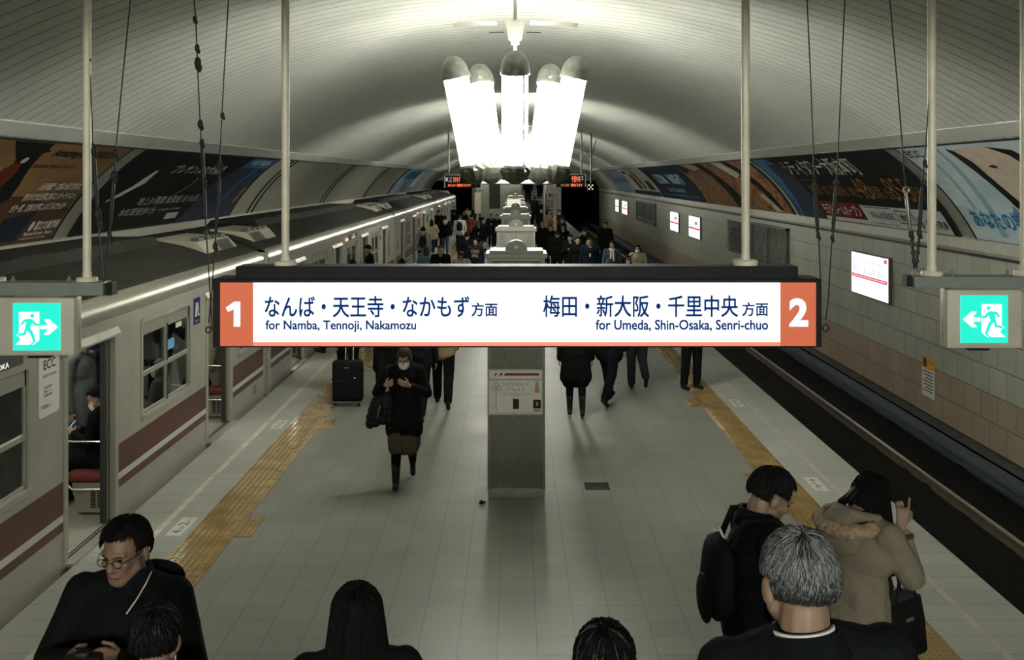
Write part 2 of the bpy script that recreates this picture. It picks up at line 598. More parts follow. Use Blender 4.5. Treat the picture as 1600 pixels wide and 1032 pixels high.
# end and back walls, tunnel mouths
def end_wall(nm, y, yb):
    mb = MB()
    pts = [(x, z) for x, z in prof]
    poly = [(-4.0, -1.1), (-4.0, 3.25), (-7.4, 3.25)] + [(-cove(k / 8)[0], cove(k / 8)[1]) for k in range(2, 9)] + [(x, z + 0.05) for x, z in pts] + [(cove(k / 8)[0], cove(k / 8)[1]) for k in range(8, 1, -1)] + [(7.4, 3.25), (4.0, 3.25), (4.0, -1.1)]
    mb.prism(poly, 1, y, yb)
    put(nm, mb, M_COVE, kind='structure')
end_wall('wall_end', Y1, Y1 + 0.3)
end_wall('wall_back', Y0 - 0.3, Y0)
for side, nm in ((1, 'right'), (-1, 'left')):
    mb = MB()
    xa, xb = side * 3.95, side * 8.0
    mb.span(xa, xa + side * 0.05, Y1 + 0.3, Y1 + 30, -1.1, 3.3)
    mb.span(xb, xb + side * 0.05, Y1 + 0.3, Y1 + 30, -1.1, 3.3)
    mb.span(xa, xb, Y1 + 0.3, Y1 + 30, 3.3, 3.35)
    mb.span(xa, xb, Y1 + 30, Y1 + 30.1, -1.1, 3.35)
    mb.span(xa, xb, Y1, Y1 + 30, -1.12, -1.08)
    put('wall_tunnel_' + nm, mb, M_BLACK, kind='structure')

# tactile strips, painted lines and floor plates
def tactile(nm, xa, xb, guide_at, label):
    t = thing('tactile_strip', ((xa + xb) / 2, 6.0, 0.0), label, 'tactile paving', 'tactile strips along the platform')
    mb = MB()
    y = Y0
    while y < Y1:                                                    # single 0.3 m plates with a hairline joint
        mb.span(xa, xb, y, y + 0.296, -0.002, 0.008)
        y += 0.30
    put('tile', mb, M_YEL, t)
    mb = MB()
    dots = []
    n = 6 
    x0, x1 = (xa + 0.03, xb - 0.11) if guide_at > 0 else (xa + 0.03, xb - 0.11)
    if nm == 'right':
        x0, x1 = xa + 0.10, xb - 0.03
    y = 7.0
    rr = 0.013
    oct_ = [(math.cos(PI / 3 * k), math.sin(PI / 3 * k)) for k in range(6)]
    while y < 34:
        for i in range(n):
            cx = x0 + (x1 - x0) * i / (n - 1)
            vs = [(cx + rr * c, y + rr * s, 0.008) for c, s in oct_] + [(cx + rr * 0.7 * c, y + rr * 0.7 * s, 0.0135) for c, s in oct_]
            mb.add(vs, [(k, (k + 1) % 6, 6 + (k + 1) % 6, 6 + k) for k in range(6)] + [tuple(range(6, 12))])
        y += 0.06
    put('stud_pattern', mb, M_YELDOT, t)
    mb = MB()
    g = xb - 0.055 if nm == 'left' else xa + 0.055
    for k in range(330):
        y = Y0 + 0.3 * k
        mb.span(g - 0.022, g + 0.022, y + 0.015, y + 0.28, 0.008, 0.013, 0)
        if y > 90:
            break
    put('guide_bar_pattern', mb, M_YEL, t)
tactile('left', XT0L, XT1L, 1, 'long yellow tactile strip in front of the train, shining with reflections')
tactile('right', XT0R, XT1R, -1, 'long yellow tactile strip beside the empty track')

def tab_block(x0, y0, label):
    mb = MB()
    t = thing('tactile_block', (x0 + 0.09, y0 + 0.3, 0), label, 'tactile paving', 'small yellow tactile blocks marking the doors')
    mb.span(x0, x0 + 0.17, y0, y0 + 0.296, -0.002, 0.008)
    mb.span(x0, x0 + 0.17, y0 + 0.3, y0 + 0.6, -0.002, 0.008)
    put('tile', mb, M_YEL, t)
    mb = MB()
    for i in range(3):
        for j in range(9):
            cx, cy = x0 + 0.035 + i * 0.05, y0 + 0.05 + j * 0.062
            mb.lathe([(0.013, 0.008), (0.009, 0.0135)], (cx, cy, 0), 6)
    put('stud_pattern', mb, M_YELDOT, t)
for y, l in ((10.35, 'small yellow tactile block beside the floor plate nearest the big train door'),
             (14.75, 'small yellow tactile block a little before the black suitcase'), (19.2, 'yellow tactile block beyond the suitcase beside the tactile strip')):
    tab_block(XT1L, y, l)
for y, l in ((11.95, 'small yellow tactile block partly behind the black haired man with a backpack'), (16.25, 'small yellow tactile block before the lone dark trousers by the empty track')):
    tab_block(XT0R - 0.175, y, l)
mb = MB(); mb.span(-3.62, -3.55, Y0, Y1, 0.0, 0.0055)
put('floor_marking_left', mb, M_WHITEL, kind='structure')
mb = MB(); mb.span(3.62, 3.68, Y0, Y1, 0.0, 0.0055)
put('floor_marking_right', mb, M_FADEL, kind='structure')

def floor_plate(x0, x1, y0, y1, a, b, label, flip):
    t = thing('floor_plate', ((x0 + x1) / 2, (y0 + y1) / 2, 0.004), label, 'floor plate', 'white door number plates on the platform floor')
    mb = MB(); mb.span(x0, x1, y0, y1, 0.002, 0.010, 0.002)
    put('plate', mb, M_PAPER, t)
    mb = MB()
    L, W = y1 - y0, x1 - x0
    if not flip:       # read facing the train: text runs away along +Y, up is -X
        u, v, o = (0, 1, 0), (-1, 0, 0), (x1 - 0.02, y0, 0.0112)
        at = lambda s, h: (x1 - h, y0 + s * L, 0.0112)
    else:              # read facing the other track: text runs towards -Y, up is +X
        u, v = (0, -1, 0), (1, 0, 0)
        at = lambda s, h: (x0 + h, y1 - s * L, 0.0112)
    letter(mb, a, at(0.12, W * 0.2), u, v, height=W * 0.62, width=L * 0.15)
    letter(mb, '号車', at(0.31, W * 0.24), u, v, height=W * 0.3)
    letter(mb, b, at(0.55, W * 0.2), u, v, height=W * 0.62, width=L * 0.15)
    letter(mb, '番ドア', at(0.74, W * 0.24), u, v, height=W * 0.26)
    put('lettering', mb, M_INK, t)
floor_plate(-3.47, -3.31, 10.37, 10.93, '4', '2', 'white floor plate reading car four door two, nearest the open train door', False)
floor_plate(-3.47, -3.31, 14.78, 15.32, '4', '3', 'white floor plate before the suitcase, on the train side of the yellow strip', False)
floor_plate(3.40, 3.56, 11.85, 12.38, '4', '4', 'white floor plate above the hooded woman, beside the empty track', True)
floor_plate(3.40, 3.56, 16.2, 16.72, '4', '3', 'white floor plate beyond the backpack man, on the empty track side', True)
t = thing('drain_cover', (0.94, 12.06, 0), 'dark rectangular drain cover set in the grey floor tiles', 'drain cover')
mb = MB(); mb.span(0.80, 1.08, 11.92, 12.20, 0.0, 0.004)
put('rim', mb, M_FRAMEB, t)
mb = MB()
for k in range(9):
    mb.span(0.815, 1.065, 11.935 + k * 0.029, 11.952 + k * 0.029, 0.004, 0.007)
put('slat_pattern', mb, M_DARK, t)

# stair flight the nearest people stand on (its foot is below the picture)
mb = MB()
M_STAIR = mat('stair_granite', (0.22, 0.22, 0.19), 0.6, noise=0.15)
steps = [(5.95, .165), (5.70, .33), (5.45, .50), (3.20, .67), (2.92, .84), (2.64, 1.01), (2.30, 1.18), (2.0, 1.35), (1.7, 1.52), (1.4, 1.69), (1.1, 1.86)]
for i, (yy, zz) in enumerate(steps):
    yb = steps[i + 1][0] if i + 1 < len(steps) else -8.8
    mb.span(-2.6, 2.6, yb, yy, 0.0, zz)
put('floor_stair_flight', mb, M_STAIR, kind='structure')
M_NOSE = mat('stair_nosing', (0.03, 0.03, 0.027), 0.7, noise=0.1)

# ------------------------------------------------------------------ curved billboards
def cut_levels(poly_v, poly_f, n=14):
    bm = bmesh.new()
    vs = [bm.verts.new((p[0], p[1], 0)) for p in poly_v]
    for f in poly_f:
        try:
            bm.faces.new([vs[i] for i in f])
        except ValueError:
            pass
    for k in range(1, n):
        g = bm.verts[:] + bm.edges[:] + bm.faces[:]
        bmesh.ops.bisect_plane(bm, geom=g, plane_co=(0, k / n, 0), plane_no=(0, 1, 0))
    bm.verts.index_update()
    out = [(v.co.x, v.co.y) for v in bm.verts], [tuple(v.index for v in f.verts) for f in bm.faces]
    bm.free()
    return out

class Board:
    def __init__(self, side, y0, y1, label, base_mat, t0=0.015, t1=0.985):
        self.side, self.y0, self.y1, self.t0, self.t1 = side, y0, y1, t0, t1
        self.n = 0
        x, z = cove(0.0)
        self.e = thing('billboard', (side * x, (y0 + y1) / 2, z), label, 'billboard', 'curved advertising billboards over the tracks')
        mb = MB()                                                 # frame: a slab slightly larger than the sheet
        self.slab(mb, -0.012, 1.012, -0.012, 1.012, 0.004, 0.022)
        put('frame', mb, M_FRAMEB, self.e)
        mb = MB()
        self.slab(mb, 0.004, 0.996, 0.006, 0.994, 0.020, 0.028)
        put('sheet', mb, base_mat, self.e, smooth=True, angle=30)
        self.lay = 0.030
    def p(self, s, t, eps):
        x, z = cove(self.t0 + (self.t1 - self.t0) * t, eps)
        y = self.y1 + (self.y0 - self.y1) * s if self.side > 0 else self.y0 + (self.y1 - self.y0) * s
        return (self.side * x, y, z)
    def slab(self, mb, s0, s1, t0, t1, e0, e1, n=22):
        rows = []
        for k in range(n + 1):
            t = t0 + (t1 - t0) * k / n
            rows.append([self.p(s0, t, e0), self.p(s1, t, e0), self.p(s1, t, e1), self.p(s0, t, e1)])
        mb.strip(rows, closed=True)
        L = len(mb.v)
        mb.f += [(L - 4, L - 3, L - 2, L - 1), (L - 4 * (n + 1), L - 4 * (n + 1) + 1, L - 4 * (n + 1) + 2, L - 4 * (n + 1) + 3)]
        mb.m += [mb.cur] * 2
    def art(self, polys, m, name='artwork'):
        for poly in polys:
            mb = MB()
            v, f = cut_levels(poly, [tuple(range(len(poly)))])
            mb.add([self.p(a, b, self.lay) for a, b in v], f)
            put(name, mb, m, self.e)
        self.lay += 0.0015
    def rect(self, s0, s1, t0, t1, m, name='artwork'):
        return self.art([[(s0, t0), (s1, t0), (s1, t1), (s0, t1)]], m, name)
    def text(self, items, m):
        """items: (string, s0, s1, t0, t1[, bold])"""
        for it in items:
            mb = MB()
            s, s0, s1, t0, t1 = it[:5]
            g, f, asp = glyphs(s, it[5] if len(it) > 5 else 0.0)
            v, f = cut_levels([(s0 + (s1 - s0) * q[0], t0 + (t1 - t0) * q[1]) for q in g], f)
            mb.add([self.p(a, b, self.lay) for a, b in v], f)
            put('lettering', mb, m, self.e)
        self.lay += 0.0015

def blob_poly(cx, cy, rx, ry, n=22, j=0.12, rot=0.0):
    out = []
    for k in range(n):
        a = 2 * PI * k / n
        q = 1 + random.uniform(-j, j)
        x, y = rx * q * math.cos(a), ry * q * math.sin(a)
        out.append((cx + x * math.cos(rot) - y * math.sin(rot), cy + x * math.sin(rot) + y * math.cos(rot)))
    return out
def clampp(poly):
    return [(min(0.99, max(0.01, a)), min(0.99, max(0.01, b))) for a, b in poly]

inkc = lambda n, c: mat(n, c, 0.55, noise=0.08, rgb=True, spec=0.15)
M_NAVY = inkc('navy_print', (22, 36, 52)); M_PBLACK = inkc('near_black_print', (20, 21, 20))
M_GOLD = inkc('gold_print', (150, 105, 50)); M_PBLUE = inkc('blue_print', (25, 105, 160))
M_SKYB = cloud_mat('printed_pale_sky', [(170, 200, 208), (205, 222, 224), (150, 182, 196)], 1.2, (1, .35, 1))
M_TAN = cloud_mat('printed_tan_backdrop', [(92, 74, 48), (128, 100, 62), (74, 60, 44)], 0.7, (1, .4, 1))
M_CITY = cloud_mat('printed_night_city', [(10, 16, 26), (16, 44, 76), (10, 20, 32), (110, 140, 150)], 26.0, (1, 1, 1), pos=[0.35, 0.5, 0.6, 0.78])
M_SKYBLUE = cloud_mat('printed_dusk_sky', [(20, 66, 112), (52, 108, 150), (16, 46, 84)], 2.0)
M_FOOD = cloud_mat('printed_hotpot', [(44, 28, 18), (128, 82, 38), (160, 122, 76), (90, 40, 26)], 5.5, (1, .5, 1), pos=[0.32, 0.45, 0.58, 0.68])
M_FOOD2 = cloud_mat('printed_grill', [(60, 34, 22), (116, 68, 42), (150, 118, 86), (50, 30, 24)], 6.5, (1, .5, 1), pos=[0.32, 0.45, 0.58, 0.68])
M_PALE = cloud_mat('printed_pale_collage', [(150, 146, 128), (190, 186, 168), (112, 108, 96)], 1.5)
M_LBLUE = cloud_mat('printed_light_blue', [(90, 120, 145), (140, 165, 182), (70, 98, 124)], 1.5)
M_SKIN_P = inkc('printed_skin', (205, 190, 172)); M_HAIR_P = inkc('printed_black_hair', (28, 25, 23)); M_SHIRTP = inkc('printed_blue_collar', (120, 150, 168))
M_BROWNP = inkc('printed_brown', (74, 54, 38)); M_REDP = inkc('printed_red', (92, 40, 30)); M_DKRED = inkc('printed_banner_red', (104, 24, 24))
M_LGREY = inkc('printed_light_grey', (196, 202, 200)); M_WHITEP = inkc('printed_white', (214, 216, 208)); M_TEALP = inkc('printed_teal_text', (24, 120, 175))
M_SHADE_P = inkc('printed_grey_blue', (150, 180, 192))

# --- over the empty track, from near to far
b = Board(1, 11.2, 17.55, 'pale billboard with a black haired figure in a blue collar and blue lettering', M_SKYB)
b.art([clampp(p) for p in ([(0.16, .05), (.19, .5), (.24, .99), (.26, .99), (.22, .5), (.20, .05)], [(.10, .3), (.13, .9), (.15, .9), (.12, .3)])], M_SHADE_P)
b.art([[(.31, .93), (.40, .96), (.50, .95), (.58, .85), (.60, .62), (.55, .42), (.46, .30), (.38, .30), (.35, .5), (.33, .75)]], M_SKIN_P)
b.art([[(.295, .955), (.325, .93), (.350, .80), (.352, .66), (.362, .54), (.385, .40), (.41, .28), (.375, .26), (.345, .36), (.328, .50), (.312, .64), (.300, .80)], [(.40, .74), (.43, .76), (.45, .74), (.43, .72)], [(.50, .95), (.60, .90), (.66, .6), (.60, .4), (.58, .7), (.56, .85)]], M_HAIR_P)
b.art([[(.285, .22), (.335, .36), (.36, .24), (.44, .30), (.62, .20), (.70, .02), (.30, .02)]], M_SHIRTP)
b.text([('ECC', .025, .13, .87, .96, .02)], M_DKRED)
b.text([('あなたの学びを応援', .055, .57, .12, .30, .02)], M_TEALP)

b = Board(1, 18.3, 28.4, 'black tower flat billboard with a white title, gold figures and a red banner', M_PBLACK)
b.art([[(.01, .01), (.22, .01), (.22, .72), (.16, .98), (.01, .98)]], M_SKYBLUE)
b.art([[(.04, .01), (.24, .01), (.24, .80), (.20, .88), (.10, .86), (.08, .5)]], M_CITY)
b.rect(.25, .99, .01, .25, M_LGREY)
b.rect(.25, .56, .06, .27, M_DKRED)
b.text([('シティタワー大阪本町', .24, .77, .66, .94, .012), ('モデルルームオープン', .27, .54, .09, .24, .012)], M_WHITEP)
b.text([('御堂筋線「本町」駅徒歩3分', .27, .55, .36, .51), ('/地上', .57, .63, .36, .50), ('48', .63, .71, .34, .62), ('階建', .71, .77, .36, .52), ('/全', .78, .82, .36, .5), ('855', .82, .93, .34, .62), ('邸', .935, .975, .36, .52), ('City Tower Osaka Honmachi', .26, .38, .57, .61)], M_GOLD)
b.text([('すみふ大阪本町', .60, .74, .09, .19), ('検索', .77, .82, .10, .18, .02), ('住友不動産', .89, .985, .05, .15, .03)], M_INK)
b.art([[(.575, .04), (.745, .04), (.745, .046), (.575, .046)], [(.575, .23), (.745, .23), (.745, .24), (.575, .24)], [(.755, .07), (.84, .07), (.84, .08), (.755, .08)], [(.755, .21), (.84, .21), (.84, .22), (.755, .22)], [(.755, .07), (.758, .07), (.758, .22), (.755, .22)], [(.838, .04), (.842, .07), (.842, .22), (.838, .22)]], M_INK)
b.art([blob_poly(.862, .10, .012, .06, j=0.02)], M_GOLD)

b = Board(1, 29.1, 42.2, 'brown billboard crowded with photographs of hotpot and grilled food', M_FOOD2)
b.art([clampp(blob_poly(.20, .38, .22, .40, j=.06)), clampp(blob_poly(.82, .42, .2, .40, j=.06))], M_FOOD)
b.art([clampp(p) for p in ([(.36, .99), (.44, .99), (.52, .5), (.60, .02), (.46, .02), (.42, .5)], [(.02, .99), (.10, .99), (.16, .8), (.05, .72)], [(.74, .99), (.80, .99), (.88, .6), (.94, .05), (.90, .05), (.80, .6)])], M_PBLACK)
b.art([clampp(p) for p in ([(.60, .99), (.70, .99), (.78, .7), (.70, .6)], [(.16, .99), (.30, .99), (.36, .86), (.24, .80)], [(.80, .3), (.84, .3), (.92, .02), (.86, .02)])], M_PALE)
b = Board(1, 42.5, 54.4, 'navy billboard with two blocks of large white lettering', M_NAVY)
b.text([('ULTRA', .16, .46, .42, .72, .05), ('NIGHT', .55, .86, .42, .72, .05), ('2018 OSAKA', .3, .7, .2, .3)], M_LBLUE)
b.rect(.02, .98, .10, .12, M_PBLUE)
b = Board(1, 54.7, 66.6, 'pale billboard with dark slanting shapes next to the navy one', M_PALE)
b.art([[(.30, .2), (.42, .2), (.42, .7), (.30, .74)], [(.52, .2), (.58, .2), (.56, .85), (.50, .85)], [(.70, .2), (.9, .2), (.86, .5), (.72, .5)], [(.1, .75), (.28, .78), (.28, .9), (.1, .9)]], M_HAIR_P)
b.rect(.01, .99, .01, .14, M_NAVY)
b = Board(1, 66.9, 79.6, 'light blue billboard farthest along the empty track', M_LBLUE)
b.text([('大阪の夜', .1, .5, .3, .9), ('FESTIVAL', .55, .95, .4, .6)], M_NAVY)

# --- over the train, from near to far
b = Board(-1, 10.6, 17.45, 'tan theatre billboard with white lines of text above the train roof', M_TAN)
b.art([[(.01, .01), (.99, .01), (.99, .30), (.70, .44), (.30, .50), (.01, .52)]], M_BROWNP)
b.art([clampp(p) for p in ([(.40, .99), (.57, .99), (.575, .93), (.60, .90), (.575, .88), (.60, .70), (.63, .55), (.64, .42), (.60, .36), (.54, .60), (.50, .8)],)], M_PBLACK)
b.art([clampp(blob_poly(.525, .62, .035, .16, j=.1)), clampp(blob_poly(.40, .6, .03, .16))], M_REDP)
b.art([clampp(blob_poly(.535, .80, .012, .03))], M_LGREY)
b.text([('Amazing BUNRAKU!!!', .62, .95, .83, .94, .015), ('Japanese Puppet Theatre', .60, .80, .72, .77)], M_PBLACK)
b.text([('人形浄瑠璃・文楽は大阪で生まれ、', .73, .95, .50, .575, .01), ('育まれてきた世界に誇るエンターテイメント。', .70, .97, .40, .475, .01), ('ぜひ一度、文楽の世界にふれてみませんか?', .68, .95, .30, .375, .01), ('国立文楽劇場', .865, .985, .115, .20, .02), ('National Bunraku Theatre', .83, .975, .07, .105, .012), ('大阪市中央区日本橋', .82, .95, .035, .055)], M_WHITEP)
b.art([blob_poly(.845, .155, .010, .045, j=0)], M_LGREY)
b.art([[(.66, .04), (.80, .04), (.82, .30), (.70, .24)]], M_NAVY)
b = Board(-1, 18.25, 28.3, 'near black night view billboard with white lettering and a blue city', M_PBLACK)
b.art([[(.55, .01), (.99, .01), (.99, .80), (.72, .80), (.62, .5), (.60, .2)]], M_CITY)
b.art([[(.72, .80), (.99, .80), (.99, .98), (.74, .98)]], M_SKYBLUE)
b.art([clampp(blob_poly(.86, .90, .10, .05))], M_LBLUE)
b.art([[(.82, .26), (.835, .26), (.90, .82), (.88, .82)]], M_PBLUE)
b.art([[(.05, .34), (.10, .40), (.17, .56), (.175, .72), (.16, .72), (.12, .52), (.05, .36)]], M_LGREY)
b.art([[(.94, .2), (.96, .2), (.975, .45), (.955, .45)]], M_GOLD)
b.rect(.45, .53, .075, .15, M_LGREY)
b.text([('プレサンスの大規模', .25, .60, .68, .82, .012), ('地上31階建 駅直結 全156邸', .22, .60, .28, .38), ('本町駅徒歩1分', .16, .36, .16, .25), ('A residence in the heart', .38, .52, .19, .22)], M_LGREY)
b.art([[(.40, .36), (.41, .36), (.47, .55), (.48, .60), (.465, .64), (.45, .62), (.46, .625), (.47, .6), (.46, .55)]], M_GOLD)
b = Board(-1, 64.0, 80.5, 'pale blue billboard far along the curved wall above the train', M_LBLUE)
b.rect(.1, .6, .55, .9, M_PBLUE); b.rect(.62, .8, .2, .9, M_WHITEP)
# dark seams of the blank panels between
for i, y in enumerate((30.2, 30.75, 41.5, 42.2, 53.2, 53.8, 63.3)):
    mb = MB()
    bb = Board.__new__(Board); bb.side, bb.y0, bb.y1, bb.t0, bb.t1 = -1, y, y + 0.12, 0, 1
    bb.slab(mb, 0, 1, 0, 1, -0.01, 0.02)
    put('trim_%d' % (10 + i), mb, M_FRAMEB, kind='structure')
# ------------------------------------------------------------------ chandeliers
M_TUBE = glow('fluorescent_tube', TUBE_COLOR, TUBE_LIGHT)
M_CORE = mat('white_reflector', (0.8, 0.8, 0.74), 0.5, noise=0.02)
M_DOME = mat('pewter_dome', (0.22, 0.225, 0.20), 0.36, 0.75, noise=0.25, scale=10)
M_BOWL = mat('dark_pleated_bowl', (0.085, 0.085, 0.07), 0.38, 0.7, noise=0.3, scale=9)
M_CANOPY = mat('white_canopy', (0.6, 0.59, 0.52), 0.4, noise=0.05)
M_EMBLEM = mat('white_emblem', (0.75, 0.75, 0.7), 0.5, noise=0)

def v_emblem(mb, c, s, y):
    for sx in (-1, 1):
        mb.prism([(c[0] + sx * s * 0.95, c[1] + s), (c[0] + sx * s * 0.45, c[1] + s), (c[0] + sx * s * 0.05, c[1] - s * 0.6), (c[0] + sx * s * 0.42, c[1] - s * 0.6)], 1, y, y - 0.004)

def chandelier(y, label):
    e = thing('chandelier', (0, y, vault_z(0)), label, 'chandelier', 'tube chandeliers along the vault')
    top, zt, zb = vault_z(0), 4.84, 3.70
    mb = MB()
    mb.rod((0, y, 3.9), (0, y, top + 0.05), 0.022, 10)
    mb.lathe([(0.02, -0.30), (0.055, -0.30), (0.055, -0.26), (0.085, -0.24), (0.125, -0.02), (0.125, 0.0)], (0, y, 5.57), 20)
    put('stem', mb, M_CANOPY, e, smooth=True, angle=40)
    mb = MB()
    for k in range(5):
        a = -PI / 2 + 2 * PI * k / 5
        for z, r in ((4.62, .70), (3.95, .55)):
            mb.rod((0, y, z), (r * math.cos(a), y + r * math.sin(a), z), 0.022, 8)
    mb.lathe([(0.08, 3.85), (0.11, 3.9), (0.11, 4.0), (0.07, 4.05), (0.06, 4.55), (0.10, 4.6), (0.10, 4.68), (0.05, 4.74)], (0, y, 0), 16)
    put('frame', mb, M_CANOPY, e, smooth=True, angle=40)
    for k in range(5):
        a = -PI / 2 + 2 * PI * k / 5
        ct, st = math.cos(a), math.sin(a)
        rt, rb = 0.79, 0.555
        p0, p1 = Vector((rb * ct, y + rb * st, zb)), Vector((rt * ct, y + rt * st, zt))
        ax = (p1 - p0).normalized()
        M = ax.to_track_quat('Z', 'Y').to_matrix()
        L = (p1 - p0).length
        mb = MB()
        mb.lathe([(0.02, -0.02), (0.085, 0.0), (0.085, L), (0.02, L + 0.02)], p0, 14, M)
        lamp = put('lamp', mb, M_CORE, e, smooth=True, angle=40)
        for j in range(9):
            g = 2 * PI * (j + .5) / 9
            q = M @ Vector((0.142 * math.cos(g), 0.142 * math.sin(g), 0))
            mb = MB()
            mb.rod(p0 + q + ax * 0.03, p1 + q - ax * 0.02, 0.019, 8)
            put('tube', mb, M_TUBE, lamp)
        mb = MB()
        prf = [(0.183, -0.035), (0.186, 0.0)] + [(0.178 * math.cos(g), 0.02 + 0.24 * math.sin(g)) for g in [PI / 2 * i / 9 for i in range(9)]] + [(0.01, 0.26)]
        mb.lathe(prf, p1, 24, M)
        put('dome', mb, M_DOME, lamp, smooth=True, angle=35)
        mb = MB()
        mb.cur = 0
        n = 20
        rows = []
        for r, z in ((0.165, 0.03), (0.185, 0.0), (0.188, -0.05), (0.16, -0.12), (0.115, -0.18), (0.055, -0.225), (0.01, -0.235)):
            rows.append([tuple(p0 + M @ Vector((r * (1 + (0.07 if i % 2 else -0.05) * (z < -0.01)) * math.cos(2 * PI * i / n), r * (1 + (0.07 if i % 2 else -0.05) * (z < -0.01)) * math.sin(2 * PI * i / n), z))) for i in range(n)])
        mb.strip(rows, closed=True)
        mb.f.append(tuple(range(len(mb.v) - n, len(mb.v)))); mb.m.append(0)
        put('bowl', mb, M_BOWL, lamp)
        mb = MB()
        base = p1 + Vector((0, -0.18, 0)) if True else p1
        v_emblem(mb, (base.x, base.z + 0.045), 0.022, base.y + 0.004 + 0.012 * abs(ct))
        put('emblem', mb, M_EMBLEM, lamp)
    return e
CH = [(13.5, 'nearest blazing white chandelier of five domed tube lamps over the platform'),
      (31.0, 'second chandelier along the vault, mostly hidden behind the nearest one'),
      (48.5, 'third chandelier along the vault, far behind the nearest one'),
      (66.0, 'fourth chandelier along the vault, in the distance'),
      (83.0, 'last chandelier before the end wall of the station')]
for y, l in CH:
    chandelier(y, l)

# small hatches on the vault beyond the nearest chandelier
def vault_patch(name, x0, x1, y0, y1, m_, label, cat, group):
    mb = MB(); rows = []
    for q in range(7):
        x = x0 + (x1 - x0) * q / 6
        z = vault_z(x)
        rows.append([(x, y0, z + .01), (x, y0, z - .034), (x, y1, z - .034), (x, y1, z + .01)])
    mb.strip(rows, closed=True)
    mb.f += [(0, 1, 2, 3), (24, 25, 26, 27)]; mb.m += [0, 0]
    tag(put(name, mb, m_), label, cat, group)
for x0, x1, l in ((-0.95, -0.28, 'pale access hatch on the vault, on the train side of the chandelier canopy'), (0.22, 0.95, 'pale access hatch on the vault, on the empty track side of the chandelier canopy')):
    vault_patch('ceiling_hatch', x0, x1, 15.75, 16.2, M_CANOPY, l, 'hatch', 'hatches on the vault')
for x0, x1, l in ((-0.42, -0.18, 'slim slot in the vault on the train side'), (0.18, 0.42, 'slim slot in the vault on the empty track side')):
    vault_patch('ceiling_vent', x0, x1, 17.0, 17.06, M_FRAMEB, l, 'vent', 'slots on the vault')

# strip lights added behind the viewpoint to light surfaces that face the camera
M_ADDSTRIP = glow('added_strip_diffuser', TUBE_COLOR, ADDED_STRIP_LIGHT)
for x, l in ((-2.4, 'added strip light over the stairs, train side'), (0.0, 'added strip light over the middle of the stairs'), (2.4, 'added strip light over the stairs, empty track side')):
    e = thing('added_strip_light', (x, -6.0, 4.1), l, 'light', 'added strip lights over the stairs, out of view')
    mb = MB(); mb.span(x - .9, x + .9, -6.25, -3.6, 4.172, 4.20, .004); mb.span(x - .9, x + .9, -6.28, -6.25, 4.0, 4.20); put('housing', mb, M_CANOPY, e)  # long forward lip shaped to keep this light off the vault
    mb = MB(); mb.span(x - .88, x + .88, -6.24, -6.14, 4.06, 4.165, .01); put('diffuser', mb, M_ADDSTRIP, e)
    for q in (-.6, .6):
        mb = MB(); mb.rod((x + q, -6.1, 4.19), (x + q, -6.1, vault_z(x + q) + .03), .012, 6); put('hanger', mb, M_CANOPY, e)

# ------------------------------------------------------------------ main hanging sign
def S(px, py, d):
    return ((px - PX) * d / FPX, d, H + (PY - py) * d / FPX)
M_SIGNW = glow('backlit_white_face', (0.92, 0.97, 1.0), SIGN_LIGHT)
M_SIGNO = glow('backlit_orange_face', lin((206, 96, 56)), 1.0)
M_SIGNO2 = glow('backlit_orange_strip', lin((244, 140, 104)), 1.0)
M_SIGNN = glow('backlit_navy_lettering', lin((8, 46, 104)), 1.0)
M_SIGNL = glow('backlit_white_lettering', lin((246, 250, 255)), 1.0)
D = 6.3
def rect_px(mb, x0, y0, x1, y1, d, depth=0.0, bev=0.0):
    a, b = S(x0, y1, d), S(x1, y0, d)
    mb.span(a[0], b[0], d, d + max(depth, 0.002), a[2], b[2], bev)
def text_px(mb, s, x0, y0, x1, y1, d, bold=0.0):
    a, b = S(x0, y1, d), S(x1, y0, d)
    letter(mb, s, (a[0], d, a[2]), (1, 0, 0), (0, 0, 1), b[0] - a[0], b[2] - a[2], bold)
def pole_with_flange(e, px, w, y_fl_top, y_fl_bot, fl_x0, fl_x1, d, name='pole'):
    x = (px - PX) * d / FPX
    r = w * d / FPX / 2
    zt, zb = S(0, y_fl_top, d)[2], S(0, y_fl_bot, d)[2]
    mb = MB()
    mb.rod((x, d, zt - 0.005), (x, d, vault_z(x) + 0.06), r, 16)
    mb.lathe([(r * 1.12, zt - 0.002), (r * 1.12, zt + 0.03)], (x, d, 0), 16)
    p = put('pole', mb, M_POLE, e, smooth=True, angle=40)
    mb = MB()
    R = (fl_x1 - fl_x0) * d / FPX / 2
    mb.lathe([(R * 0.97, zb), (R, zb + 0.006), (R, zt - 0.006), (R * 0.94, zt), (r, zt)], (x, d, 0), 24)
    put('flange', mb, M_POLE, p, smooth=True, angle=40)

